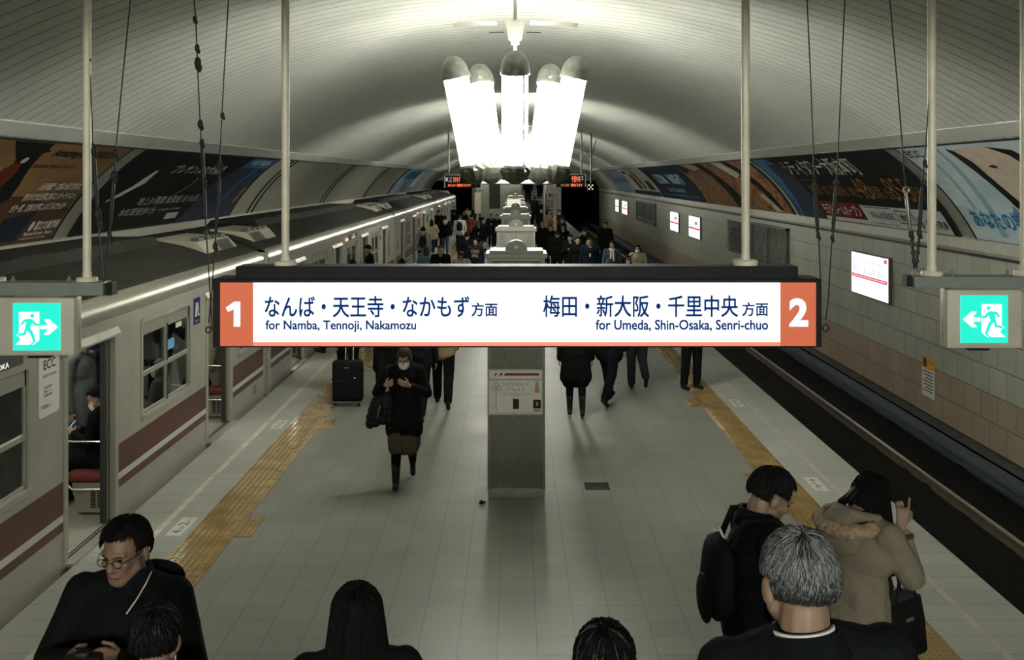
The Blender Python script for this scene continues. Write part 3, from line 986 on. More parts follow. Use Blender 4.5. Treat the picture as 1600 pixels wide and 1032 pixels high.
e = thing('hanging_sign', S(808, 542, D), 'long lit direction sign with orange numbers one and two hung over the platform', 'sign')
mb = MB()
rect_px(mb, 332, 436, 1284, 543.5, D + 0.012, 0.24, 0.006)
put('casing', mb, M_FRAMEB, e)
mb = MB()
rect_px(mb, 368, 416.5, 1247, 437, D + 0.03, 0.2, 0.004)
put('top_housing', mb, M_FRAMEB, e)
mb = MB()
rect_px(mb, 395, 442, 1219.5, 535, D + 0.004, 0.02)
put('face', mb, M_SIGNW, e)
for xa, xb in ((344, 395.5), (1219.3, 1275)):
    mb = MB()
    rect_px(mb, xa, 442, xb, 541, D + 0.003, 0.02)
    put('number_panel', mb, M_SIGNO, e)
mb = MB()
rect_px(mb, 395.6, 535.2, 1219.2, 541, D + 0.003, 0.02)
put('lower_strip', mb, M_SIGNO2, e)
for it in (('なんば・天王寺・なかもず', 414, 463, 733, 496), ('方面', 737, 473.5, 777, 494.5), ('for Namba, Tennoji, Nakamozu', 415, 501, 650, 519.5),
           ('梅田・新大阪・千里中央', 849, 462, 1153, 495.5), ('方面', 1160, 473, 1200, 494), ('for Umeda, Shin-Osaka, Senri-chuo', 931, 500, 1200, 518)):
    mb = MB()
    q_ = .42 if it[0][0] != 'f' else .25                             # strokes as heavy as the sign's bold face
    for sx, sy in ((-1, -1), (1, -1), (1, 1), (-1, 1)):
        text_px(mb, it[0], it[1] + sx * q_, it[2] + sy * q_, it[3] + sx * q_, it[4] + sy * q_, D + 0.001, 0.0 if it[0][0] != 'f' else 0.008)
    put('lettering', mb, M_SIGNN, e)
mb = MB()
mb.prism([(S(x_, y_, D)[0], S(x_, y_, D)[2]) for x_, y_ in ((366, 471.5), (375.5, 471.5), (375.5, 511), (365, 511), (365, 484), (356, 488), (352.5, 481))], 1, D, D + .001)
put('number', mb, M_SIGNL, e)
mb = MB()
text_px(mb, '2', 1233, 466, 1263, 511, D, 0.045)
put('number', mb, M_SIGNL, e)
pole_with_flange(e, 446, 12.5, 407.5, 418, 427, 463, D + 0.12)
pole_with_flange(e, 1165, 13, 406, 417, 1147, 1184, D + 0.12)

# ------------------------------------------------------------------ exit signs
M_GREEN = glow('backlit_exit_green', (0.0, 0.95, 0.72), 0.95)
M_EXITW = glow('backlit_exit_white', (0.95, 1.0, 0.98), 1.15)
def exit_icon(e, x0, y0, x1, y1, d, flip):
    def q(p, k):
        u = 1 - p[0] if flip else p[0]
        return S(x0 + (x1 - x0) * u, y0 + (y1 - y0) * p[1], d - k)
    mb = MB()
    rect_px(mb, x0, y0, x1, y1, d, 0.01)
    put('panel', mb, M_GREEN, e)
    for poly in ([(.13, .185), (.56, .185), (.56, .78), (.44, .88), (.05, .88), (.16, .78), (.13, .72)], [(.06, .69), (.13, .62), (.13, .70)],
                 [(.58, .465), (.745, .465), (.65, .34), (.77, .34), (.955, .505), (.77, .67), (.65, .67), (.745, .55), (.58, .55)]):
        mb = MB()
        mb.add([q(p, .0012) for p in poly], [tuple(range(len(poly)))])
        put('pictogram', mb, M_EXITW, e)
    for poly in ([(.23, .345), (.37, .33), (.44, .36), (.49, .43), (.575, .44), (.575, .48), (.46, .475), (.415, .42), (.365, .525), (.42, .60), (.485, .80), (.44, .825), (.365, .65), (.30, .56), (.275, .675), (.12, .69), (.10, .65), (.235, .625), (.285, .40), (.245, .40), (.205, .47), (.17, .44)],
                 [(.41 + .042 * math.cos(2 * PI * k / 16), .268 + .042 * math.sin(2 * PI * k / 16)) for k in range(16)],
                 [(.36, .88), (.45, .79), (.50, .80), (.40, .88)]):
        mb = MB()
        mb.add([q(p, .0024) for p in poly], [tuple(range(len(poly)))])
        put('running_figure', mb, M_GREEN, e)

# over the train side
d = 6.2
e = thing('exit_sign', S(58, 557, d), 'lit green exit sign in a beige box by the train', 'sign', 'green exit signs')
mb = MB()
rect_px(mb, -30, 465, 116, 556.5, d, 0.115, 0.012)
put('casing', mb, M_BEIGE, e, smooth=True, angle=40)
mb = MB()
rect_px(mb, -40, 441.5, 161, 462.5, d - 0.01, 0.13, 0.004)
put('beam', mb, M_GREYSTEEL, e)
mb = MB(); rect_px(mb, 161.2, 441.5, 175, 462, d + 0.03, 0.09, 0.003); put('end_cap', mb, M_FRAMEB, e)
mb = MB(); rect_px(mb, 43, 557, 78, 560, d + 0.02, 0.06); put('test_switch', mb, M_FRAMEB, e)
mb = MB(); rect_px(mb, 20, 462.4, 100, 466, d + 0.03, 0.05); put('bracket', mb, M_GREYSTEEL, e)
for px in (20.5, 108):
    mb = MB(); a = S(px, 441, d + .05); mb.lathe([(.014, 0), (.014, .02), (.008, .02), (.008, .035)], a, 6); put('bolt', mb, M_GREYSTEEL, e)
pole_with_flange(e, 136, 12.5, 433.5, 443, 121, 153.5, d + 0.055)
pole_with_flange(e, -9, 12.5, 433.5, 443, -26, 8, d + 0.055)
exit_icon(e, 20, 474, 94, 548, d - 0.006, False)
mb = MB()
a = S(116, 552, d)
letter(mb, '避難口誘導灯', (a[0] + 0.004, d + 0.07, a[2] + 0.02), (0, 0, 1), (0, -1, 0), 0.13, 0.02)
put('side_lettering', mb, M_INK, e)
# over the empty track side
e = thing('exit_sign', S(1540, 545, d), 'lit green exit sign in a beige box by the tiled wall', 'sign', 'green exit signs')
mb = MB()
rect_px(mb, 1480, 452.5, 1598, 545, d, 0.115, 0.012)
put('casing', mb, M_BEIGE, e, smooth=True, angle=40)
mb = MB(); rect_px(mb, 1429, 432.5, 1640, 450.5, d - 0.01, 0.13, 0.004); put('beam', mb, M_GREYSTEEL, e)
mb = MB(); rect_px(mb, 1417, 431.5, 1429, 448.5, d + 0.03, 0.09, 0.003); put('end_cap', mb, M_FRAMEB, e)
mb = MB(); rect_px(mb, 1514, 545, 1546, 548, d + 0.02, 0.06); put('test_switch', mb, M_FRAMEB, e)
mb = MB(); rect_px(mb, 1485, 450.3, 1590, 453.5, d + 0.03, 0.05); put('bracket', mb, M_GREYSTEEL, e)
for px in (1487, 1574):
    mb = MB(); a = S(px, 432, d + .05); mb.lathe([(.014, 0), (.014, .02), (.008, .02), (.008, .035)], a, 6); put('bolt', mb, M_GREYSTEEL, e)
pole_with_flange(e, 1456, 13.5, 424, 433, 1440, 1473, d + 0.055)
pole_with_flange(e, 1601, 13.5, 422, 432, 1585, 1618, d + 0.055)
exit_icon(e, 1501, 462, 1575, 536, d - 0.006, True)
mb = MB()
a = S(1480, 541, d)
letter(mb, '避難口誘導灯', (a[0] - 0.004, d + 0.05, a[2] + 0.02), (0, 0, 1), (0, 1, 0), 0.15, 0.02)
put('side_lettering', mb, M_INK, e)

# ------------------------------------------------------------------ suspension wires
def susp(label, d, pts, thick, ring, knots=(), chrome=False, chain=None):
    """pts: pixel path from the top of the picture down; continued straight up to the vault"""
    P3 = [Vector(S(x, y, d)) for x, y in pts]
    up = (P3[0] - P3[1]).normalized()
    top = P3[0].copy()
    while top.z < vault_z(top.x) + 0.02:
        top += up * 0.02
    path = [top] + P3
    e = thing('hanging_wire', tuple(path[-1]), label, 'wire', 'safety wires of the hanging signs')
    mb = MB()
    mb.tube([tuple(p) for p in path], 0.0042, 6)
    put('wire', mb, M_WIRE, e)
    if thick:
        a, b = Vector(S(*thick[0], d)), Vector(S(*thick[1], d))
        mb = MB()
        ax = (b - a)
        L = ax.length
        M = ax.to_track_quat('Z', 'Y').to_matrix()
        mb.lathe([(.006, -.05), (.010, -.04), (.010, -.01), (.010, 0), (.012, L * .04), (.012, L * .96), (.010, L), (.010, L + .01), (.010, L + .04), (.006, L + .05)], a, 10, M)
        put('turnbuckle', mb, M_ZINC if chrome else M_WIRE, e, smooth=True, angle=40)
    for (x, y, r) in ring:
        c = Vector(S(x, y, d))
        mb = MB()
        mb.tube([tuple(c + Vector((r * math.cos(2 * PI * k / 18), 0.002 * k % 0.004, r * math.sin(2 * PI * k / 18)))) for k in range(18)], 0.0055, 6, closed=True)
        put('ring', mb, M_ZINC if chrome else M_WIRE, e, smooth=True)
    for (x, y, r) in knots:
        c = Vector(S(x, y, d))
        mb = MB()
        mb.ellipsoid(c, (r, r, r * 1.7), 8, 6)
        mb.ellipsoid(c + Vector((r * .7, 0, -r * 1.4)), (r * .6, r * .6, r), 8, 6)
        put('knot', mb, M_WIRE, e, smooth=True)
    if chain:
        (xa, ya), (xb, yb) = chain
        a, b = Vector(S(xa, ya, d)), Vector(S(xb, yb, d))
        n = 7
        mb = MB()
        for k in range(n):
            c = a.lerp(b, (k + .5) / n)
            h = (b - a).length / n * .62
            w = .010
            pl = [(w * math.cos(g), h * math.sin(g)) for g in [2 * PI * i / 10 for i in range(10)]]
            mb.tube([tuple(c + (Vector((p, 0, q)) if k % 2 else Vector((0, p, q)))) for p, q in pl], 0.004, 5, closed=True)
        put('chain', mb, M_WIRE, e)
susp('knotted wire nearest the picture edge, beside the pole of the train side exit sign', 6.25, [(134, 0), (137, 85), (141, 120), (146, 235), (152, 330), (158, 400), (162, 441)], ((147, 250), (151, 310)), [], [(136.5, 70, .014), (137, 88, .016), (147, 236, .02), (153, 335, .022), (155, 350, .018)])
susp('slanting wire that meets the train side exit sign from its inner side', 6.25, [(204, 0), (190, 140), (181, 235), (174, 330), (168, 400), (163, 441)], ((177, 285), (173, 340)), [], [(180.5, 240, .017), (178, 275, .02), (171, 365, .014)])
susp('black lumpy wire with a ring, hung at the orange number one end', 6.55, [(303, 0), (306, 30), (309, 110), (313, 195), (317, 260), (321, 345), (323, 372), (331, 500), (331, 515)], ((316, 240), (320, 330)), [(322.5, 362, .016)], [(304.5, 30, .014), (308, 75, .016), (309, 98, .022), (309, 103, .018), (313, 194, .018), (315.5, 223, .016), (318.5, 285, .018)])
susp('thin wire with one bead, joining the ring by the orange number one', 6.55, [(357, 0), (350, 120), (346, 200), (343, 260), (339, 340), (335, 400), (330, 470), (326, 505)], ((342, 290), (338, 352)), [(326, 516, .018)], [(347.5, 180, .014), (343, 258, .02), (340.5, 300, .013), (336, 385, .016)])
susp('thin wire running down behind the black corner above the orange number two', 6.55, [(1261, 0), (1266, 110), (1272, 270), (1277, 362), (1279.5, 375), (1282, 440)], ((1274, 300), (1277, 352)), [(1273, 290, .014)], [(1272.5, 278, .012), (1278.5, 368, .014)])
susp('heavier wire that ends in the ring beside the orange number two', 6.55, [(1320, 0), (1314, 130), (1308, 270), (1302, 365), (1299, 385), (1294, 470), (1290, 500)], ((1306, 300), (1302, 352)), [(1307, 286, .016), (1290, 513, .02)], [(1300.5, 372, .013)])
susp('wire with a bright chrome turnbuckle above the exit sign by the tiled wall', 6.25, [(1390, 0), (1402, 130), (1413, 270), (1422, 355), (1425, 372), (1428, 420)], ((1417, 312), (1421, 350)), [(1416, 297, .018), (1430, 427, .022)], [(1413.5, 280, .012), (1423.5, 366, .016)], chrome=True, chain=((1424.5, 372), (1429, 418)))
susp('dark wire beside the pole above the exit sign by the tiled wall', 6.25, [(1463, 0), (1456, 90), (1449, 190), (1442, 280), (1437, 360), (1432, 420)], ((1440, 305), (1437, 350)), [(1443, 285, .014)], [(1445, 255, .014), (1436.5, 364, .016)], chain=((1436, 372), (1431.5, 418)))

# ------------------------------------------------------------------ ventilation towers in the middle of the platform
M_CAB = mat('tower_side_steel', (0.15, 0.15, 0.125), 0.42, 0.3, noise=0.1)
M_RIB = mat('tower_ribbed_panel', (0.20, 0.20, 0.162), 0.5, 0.2, noise=0.12, scale=20)
M_PLINTH = mat('tower_plinth', (0.30, 0.32, 0.27), 0.5, noise=0.1)
M_CAP = mat('tower_cap', (0.18, 0.176, 0.146), 0.45, 0.1, noise=0.08)
M_LOUV = mat('tower_louvre', (0.06, 0.06, 0.05), 0.5, 0.3, noise=0.1)
M_GRILLE = mat('tower_grille', (0.20, 0.20, 0.17), 0.5, 0.3, noise=0.1)
M_HOOD = mat('tower_hood', (0.085, 0.085, 0.07), 0.4, 0.4, noise=0.15)
def tower(y, label):
    cx, w, dp, h = 0.012, 0.64, 0.46, 2.66
    e = thing('ventilation_tower', (cx, y + dp / 2, 0), label, 'ventilation tower', 'ventilation towers in a row along the platform')
    mb = MB(); mb.span(cx - w / 2, cx + w / 2, y, y + dp, 0.09, h)
    put('cabinet', mb, M_CAB, e)
    mb = MB(); mb.span(cx - w / 2 + .005, cx + w / 2 - .005, y - 0.012, y + dp + .005, 0, 0.10, 0.004)
    put('plinth', mb, M_PLINTH, e)
    mb = MB()
    n = 30
    xa, xb = cx - w / 2 + 0.055, cx + w / 2 - 0.055
    pts = []
    for k in range(n):
        a = xa + (xb - xa) * k / n
        s = (xb - xa) / n
        pts += [(a, y - 0.004), (a + s * .3, y - 0.012), (a + s * .7, y - 0.012), (a + s, y - 0.004)]
    mb.prism([(xa, y + 0.002)] + pts + [(xb, y + 0.002)], 2, 0.12, 1.66)
    put('ribbed_panel', mb, M_RIB, e)
    for s in (-1, 1):
        mb = MB(); x = cx + s * (w / 2 - 0.022)
        mb.span(x - 0.022, x + 0.022, y - 0.018, y + 0.01, 0.09, h, 0.004)
        put('corner_post', mb, M_CAB, e)
    mb = MB()
    for k in range(23):
        z = 1.72 + k * 0.04
        mb.prism([(y - 0.014, z), (y - 0.010, z + 0.022), (y + 0.012, z + 0.03), (y + 0.006, z + 0.008)], 0, xa, xb)
    put('louvre_pattern', mb, M_LOUV, e)
    for s in (-1, 1):
        mb = MB()
        x0 = cx + (0.01 if s > 0 else -0.175)
        for k in range(9):
            mb.span(x0, x0 + 0.165, y - 0.028, y - 0.016, 2.32 + k * 0.034, 2.335 + k * 0.034)
        for k in range(8):
            mb.span(x0 + k * 0.0221, x0 + k * 0.0221 + 0.010, y - 0.030, y - 0.014, 2.32, 2.61)
        put('grille', mb, M_GRILLE, e)
    mb = MB()
    mb.span(cx - .345, cx + .345, y - 0.05, y + dp + .05, h, h + 0.055, 0.008)
    mb.span(cx - .30, cx + .30, y - 0.035, y + dp + .03, h + 0.05, h + 0.085, 0.006)
    put('cap', mb, M_CAP, e)
    mb = MB()
    R = 0.118
    arc = [(R * math.cos(PI * k / 16), 0.115 * math.sin(PI * k / 16)) for k in range(17)]
    rows = []
    for yy, q in ((0.0, 1.0), (0.015, 1.05), (0.05, 1.05), (0.10, .96), (0.16, .75), (0.20, .45)):
        rows.append([(cx + a * q, y - 0.02 + yy, h + 0.084 + b_ * q) for a, b_ in arc])
    mb.strip(rows)
    mb.f.append(tuple(range(17))); mb.m.append(0)
    mb.f.append(tuple(range(5 * 17, 6 * 17))); mb.m.append(0)
    hd = put('hood', mb, M_HOOD, e, smooth=True, angle=40)
    mb = MB(); v_emblem(mb, (cx, h + 0.118), 0.019, y - 0.021)
    put('emblem', mb, M_EMBLEM, hd)
    return e
towers = ['nearest ventilation tower with a white poster, standing under the lit sign', 'second ventilation tower, just beyond the hooded top of the nearest',
          'third ventilation tower along the middle of the platform', 'fourth ventilation tower along the platform', 'ventilation tower carrying a white board, fifth along the platform',
          'sixth ventilation tower, small in the distance', 'last ventilation tower before the stairs']
t0 = None
for k, l in enumerate(towers):
    if k == 1:
        t1 = tower(11.65 + 5.7, l)
    elif k == 0:
        t0 = tower(11.65, l)
    else:
        copy_tree(t1, (0.012, 11.65 + 5.7 * k + 0.23, 0), l)
# poster frame on the nearest tower
y = 11.65
def Tz(py): return H + (PY - py) * y / FPX
def Tx(px): return (px - PX) * y / FPX
mb = MB()
xa, xb, za, zb = Tx(762.5), Tx(848.5), Tz(648), Tz(576)
for (p, q, r, s) in ((xa, xb, zb - .016, zb), (xa, xb, za, za + .016), (xa, xa + .014, za, zb), (xb - .014, xb, za, zb), (xa, xb, Tz(593.5), Tz(591.5))):
    mb.span(p, q, y - 0.045, y - 0.018, r, s, 0.002)
fr = put('poster_frame', mb, mat('brushed_frame', (0.30, 0.30, 0.25), .4, .5, noise=.1), t0)
mb = MB(); mb.span(xa + .012, xb - .012, y - .034, y - .016, za + .012, zb - .012)
put('poster', mb, M_PAPER, fr)
yy = y - 0.0355
def ptext(mb, s, x0, y0, x1, y1, bold=0.0, spacing=1.0):
    letter(mb, s, (Tx(x0), yy, Tz(y1)), (1, 0, 0), (0, 0, 1), Tx(x1) - Tx(x0), Tz(y0) - Tz(y1), bold, spacing)
mb = MB()
def ppoly(mb, pts):
    mb.add([(Tx(a), yy, Tz(b)) for a, b in pts], [tuple(range(len(pts)))])
for p in ([(772, 586.5), (775, 586.5), (777, 582.5), (774, 582.5)], [(779.5, 586.5), (784, 586.5), (786.5, 582.5), (782, 582.5)], [(787, 586.5), (842, 586.5), (842, 582.5), (789.5, 582.5)]):
    ppoly(mb, p)
put('banner_print', mb, inkc('poster_red_brown', (118, 52, 36)), fr)
mb = MB()
ptext(mb, 'HONEY', 787, 597.5, 826, 602.5, -0.008, 1.6)
ptext(mb, 'TRAP', 793, 606, 820, 610.5, -0.008, 1.6)
put('lettering', mb, inkc('poster_grey_ink', (88, 86, 74)), fr)
mb = MB()
rose = []
for cx_, cz_, r_ in ((775, 604.5, 6.2), (771, 607, 4.2), (780, 606.5, 4.6), (775.5, 600.5, 3.6), (775, 605, 2.6)):
    mb.tube([(Tx(cx_ + r_ * math.cos(2 * PI * k / 20)), yy, Tz(cz_ + r_ * .8 * math.sin(2 * PI * k / 20))) for k in range(20)], 0.0022, 4, closed=True)
mb.tube([(Tx(775.5), yy, Tz(612)), (Tx(775), yy, Tz(626)), (Tx(775.5), yy, Tz(641))], 0.004, 5)
mb.tube([(Tx(770.5 + 3 * math.cos(2 * PI * k / 14)), yy, Tz(634.5 + 3 * math.sin(2 * PI * k / 14))) for k in range(14)], 0.002, 4, closed=True)
mb.tube([(Tx(773.5), yy, Tz(634.5)), (Tx(775.5), yy, Tz(634.5))], 0.003, 4)
put('key_drawing', mb, inkc('poster_sepia', (132, 118, 92)), fr)
M_PDK = inkc('poster_dark', (34, 36, 34))
for pl in ([(801.5, 622), (811, 623), (811, 638), (801.5, 639)], [(833, 624), (845, 624), (845, 637.5), (833, 637.5)], [(835.5, 612.5), (843, 612.5), (841.5, 611), (837, 611)]):
    mb = MB(); ppoly(mb, pl); put('dark_print', mb, M_PDK, fr)
mb = MB()
yy -= 0.001
M_PCH = inkc('poster_champagne', (178, 138, 98))
for pl in ([(836.5, 595), (841.2, 595), (842, 606), (843.5, 613), (835, 613), (836, 606)], [(833.5, 638), (844.5, 638), (844.5, 643), (833.5, 643)], [(837, 628), (841, 628), (840, 634), (838, 634)]):
    mb = MB(); ppoly(mb, pl); put('bottle_print', mb, M_PCH, fr)
mb = MB()
for k, (a, b_) in enumerate(((784, 833), (787, 829), (797, 815))):
    ppoly(mb, [(a, 613.4 + 2.3 * k), (b_, 613.4 + 2.3 * k), (b_, 614 + 2.3 * k), (a, 614 + 2.3 * k)])
ppoly(mb, [(772, 643.5), (832, 643.5), (832, 644.2), (772, 644.2)])
put('fine_print', mb, inkc('poster_fine_grey', (150, 148, 134)), fr)
# white board hung on the fifth tower
mb = MB()
y5 = 11.65 + 5.7 * 4
a, b_ = S(792.5, 323.5, y5 - .06), S(813.5, 311.5, y5 - .06)
mb.span(a[0], b_[0], y5 - .08, y5 - .055, a[2], b_[2], .004)
o = put('notice_board', mb, M_PAPER); tag(o, 'blank white board on the fifth ventilation tower', 'notice board')
mb = MB()
mb.lathe([(.02, 0), (.03, .01), (.012, .025), (.022, .03)], (-0.37, 11.42, 0.0), 7)
mb.box((-0.34, 11.44, .008), (.03, .02, .016), rz=.5)
o = put('crumpled_scrap', mb, M_BLACK); tag(o, 'tiny dark scrap of litter at the foot of the nearest ventilation tower', 'litter')

# ------------------------------------------------------------------ panels on the tiled wall over the empty track
M_LITP = glow('backlit_map_white', (0.93, 0.98, 1.0), 1.25)
M_LITR = glow('backlit_map_red', lin((226, 70, 96)), 1.0)
M_LITB = glow('backlit_map_grey', lin((120, 160, 182)), 1.0)
M_GLASSD = mat('grimy_case_glass', (0.085, 0.10, 0.09), 0.25, noise=0.5, scale=2.5)
M_CASE = mat('case_frame', (0.10, 0.10, 0.085), 0.45, 0.4, noise=0.15)
M_CASEL = mat('case_frame_light', (0.33, 0.33, 0.28), 0.4, 0.5, noise=0.15)
def lit_panel(ya, yb, label, fine=False):
    za, zb = 0.95, 1.86
    e = thing('lit_map_panel', (XW, (ya + yb) / 2, za), label, 'lit panel', 'lit map panels on the tiled wall')
    mb = MB()
    mb.span(XW - 0.07, XW - 0.002, ya - .03, yb + .03, za - .03, zb + .03, .005)
    put('casing', mb, M_CASE, e)
    mb = MB(); mb.span(XW - .075, XW - .06, ya, yb, za, zb)
    put('face', mb, M_LITP, e)
    mb = MB()
    L = yb - ya
    z = za + (zb - za) * .40
    mb.span(XW - .0765, XW - .074, ya + .02 * L, yb - .02 * L, z, z + .075)
    if fine:
        mb.span(XW - .0765, XW - .074, ya + .03 * L, ya + .10 * L, zb - .11, zb - .03)
    put('route_line', mb, M_LITR, e)
    mb = MB()
    if fine:
        for k in range(22):
            yk = ya + L * (.06 + .04 * k)
            hgt = random.uniform(.06, .2)
            if k % 7 != 6:
                mb.span(XW - .077, XW - .0745, yk, yk + L * .008, z + .11, z + .11 + hgt)
                mb.span(XW - .077, XW - .0745, yk, yk + L * .008, z + .34, z + .34 + hgt * .5)
    else:
        mb.span(XW - .077, XW - .0745, ya + .2 * L, ya + .45 * L, z + .2, z + .34)
    put('print', mb, M_LITB, e)
    if fine:
        mb = MB()
        for k in range(24):
            yk = ya + L * (.05 + .038 * k)
            mb.span(XW - .0785, XW - .0765, yk, yk + L * .014, z + .025, z + .05)
        put('station_mark_pattern', mb, M_LITP, e)
lit_panel(21.65, 24.0, 'large lit white map panel, nearest one on the tiled wall', True)
lit_panel(43.75, 46.5, 'lit white panel with a red line, second along the tiled wall')
lit_panel(49.5, 52.1, 'lit white panel, third along the tiled wall, beyond a gap from the second')
lit_panel(72.1, 75.6, 'small distant lit panel, nearer one of the far pair')
lit_panel(78.0, 80.6, 'small distant lit panel, farthest along the tiled wall')
def dark_case(ya, yb, split, label, light=False):
    za, zb = 0.83, 2.1
    e = thing('glass_case', (XW, (ya + yb) / 2, za), label, 'glass case', 'dark glass cases on the tiled wall')
    mb = MB()
    for (p, q, r, s) in ((ya, yb, zb - .07, zb), (ya, yb, za, za + .05), (ya, ya + .09, za, zb), (yb - .09, yb, za, zb)) + (((split - .06, split + .06, za, zb),) if split else ()):
        mb.span(XW - .11, XW + .01, p, q, r, s, .006)
    put('frame', mb, M_CASEL if light else M_CASE, e)
    mb = MB(); mb.span(XW - .06, XW - .03, ya + .05, yb - .05, za + .03, zb - .05)
    put('glass', mb, M_GLASSD, e)
    mb = MB()
    if light:
        for i in range(5):
            for j in range(3):
                mb.span(XW - .066, XW - .058, ya + .35 + j * .9, ya + 1.1 + j * .9, za + .14 + i * .17, za + .25 + i * .17)
        put('sheet_pattern', mb, M_DARK, e)
    else:
        mb.span(XW - .066, XW - .058, ya + .3, yb - .3, za + .12, za + .3)
        put('print_strip', mb, M_CASE, e)
dark_case(29.7, 34.2, 32.0, 'grimy glass case on the tiled wall with one dividing bar')
dark_case(34.6, 38.1, None, 'glass case with rows of small dark sheets behind the sign pole', True)
dark_case(57.8, 66.6, 62.6, 'double dark glass case between the two groups of lit panels')
e = thing('warning_notice', (XW, 19.7, -.58), 'yellow and white warning notice stuck on the tiled wall above the track', 'notice')
mb = MB(); mb.span(XW - .012, XW, 19.42, 20.0, -.58, -.06); put('white_sheet', mb, M_PAPER, e)
mb = MB(); mb.span(XW - .012, XW, 19.42, 20.0, -.06, .16); put('yellow_header', mb, inkc('notice_yellow', (205, 150, 50)), e)
mb = MB(); mb.span(XW - .014, XW - .011, 19.78, 19.95, -.03, .14); put('pictogram', mb, M_INK, e)
mb = MB()
for k in range(7):
    mb.span(XW - .014, XW - .011, 19.48, 19.95 - .05 * (k % 3), -.12 - .06 * k, -.10 - .06 * k)
letter(mb, 'SOS', (XW - .0145, 19.72, .05), (0, -1, 0), (0, 0, 1), .22, .07)
put('lettering', mb, M_INK, e)
for y_, l in ((50.7, 'small white tag on the lower wall below the second lit panel'), (61.3, 'small white tag on the lower wall, middle of three'), (71.5, 'small white tag on the lower wall, farthest of three')):
    mb = MB(); mb.span(XW - .012, XW, y_ - .1, y_ + .1, -.35, .18)
    o = put('wall_tag', mb, M_CASEL); tag(o, l, 'wall tag', 'white tags low on the tiled wall')

# ------------------------------------------------------------------ far end of the platform
M_LEDR = glow('led_orange_red', (1.0, 0.16, 0.05), 1.3)
M_LEDA = glow('led_amber', (1.0, 0.42, 0.12), 0.7)
M_LEDW = glow('led_white', (0.7, 0.75, 0.72), 0.6)
def led_board(x0, x1, y0, y1, d, num, rows, label, flip):
    e = thing('departure_board', S((x0 + x1) / 2, y1, d), label, 'departure board', 'hanging LED departure boards')
    mb = MB(); rect_px(mb, x0, y0, x1, y1, d, .3, .01); put('casing', mb, M_FRAMEB, e)
    mb = MB()
    for r in ((x0 - .5, y0 - .6, x1 + .5, y0 + .8), (x0 - .6, y0, x0 + 1.2, y1), (x1 - 1.2, y0, x1 + .6, y1)):
        rect_px(mb, *r, d - .01, .28)
    put('rim', mb, M_CASEL, e)
    mb = MB(); text_px(mb, num, *( (x0 + 2, y0 + 4, x0 + 5, y0 + 10) if not flip else (x1 - 7, y0 + 3, x1 - 3.5, y0 + 9)), d - .012); put('number', mb, M_LEDW, e)
    for (s, a, b, c, dd, m_) in rows:
        mb = MB(); text_px(mb, s, a, b, c, dd, d - .012, .02); put('led_text', mb, m_, e)
    mb = MB()
    for px in (x0 + 6, x1 - 6):
        p = S(px, y0, d)
        mb.rod((p[0], d + .15, p[2]), (p[0], d + .15, vault_z(p[0])), .03, 8)
    put('hanger', mb, M_CASEL, e)
led_board(694.5, 752, 273.5, 293.5, 44.0, '1', [('こんど', 701, 276, 706, 285, M_LEDW), ('なかもず', 708, 276, 719, 285, M_LEDR), ('まもなく電車がきます', 700, 287.5, 736, 292, M_LEDR)], 'LED departure board numbered one, hung on the train side', False)
led_board(868, 915, 272.5, 292.5, 44.0, '2', [('千里中央', 893, 275, 907, 285, M_LEDR), ('つぎは', 876, 287.5, 889, 291.5, M_LEDA), ('電車がきます', 892, 287, 910, 292, M_LEDR)], 'LED departure board numbered two, hung on the empty track side', True)
# crossed signal lamp and its forked hanger
d = 45.0
e = thing('track_signal', S(923, 298, d), 'small signal box showing a lit cross, hung by the empty track', 'signal')
mb = MB(); rect_px(mb, 918.5, 287, 928, 298.5, d, .3, .02); put('casing', mb, M_FRAMEB, e)
mb = MB()
for k in range(3):
    for s in (0, 1):
        u = (k + .5) / 3
        px = 919.5 + 7.5 * (u if s else 1 - u)
        rect_px(mb, px - .9, 288.5 + 9 * u - 1.4, px + .9, 288.5 + 9 * u + .6, d - .01, .02)
put('lamp_cross_pattern', mb, glow('signal_warm', (1.0, .75, .5), 1.3), e)
mb = MB()
a, b_ = S(924, 287, d), S(924, 214, d)
mb.rod((a[0], d + .1, a[2]), (b_[0], d + .1, max(b_[2], vault_z(b_[0]))), .035, 8)
for px in (915, 932):
    q = S(px, 236 if px < 920 else 218, d)
    r_ = S(924, 246, d)
    mb.rod((r_[0], d + .1, r_[2]), (q[0], d + .1, q[2]), .02, 6)
put('forked_hanger', mb, M_CASE, e)
# second lit direction sign far away
d = 50.0
e = thing('hanging_sign', S(804, 288, d), 'distant lit direction sign with orange ends, half hidden by the chandelier bowls', 'sign')
mb = MB(); rect_px(mb, 744, 275, 864, 288.5, d + .01, .25, .01); put('casing', mb, M_FRAMEB, e)
mb = MB(); rect_px(mb, 752.5, 276.5, 856, 287, d, .02); put('face', mb, M_SIGNW, e)
for xa, xb in ((745, 752.4), (856.1, 863)):
    mb = MB(); rect_px(mb, xa, 276.5, xb, 287, d, .02); put('number_panel', mb, M_SIGNO, e)
for px in (760, 850):
    a = S(px, 275, d); mb = MB(); mb.rod((a[0], d + .12, a[2]), (a[0], d + .12, vault_z(a[0])), .03, 8); put('pole', mb, M_POLE, e)
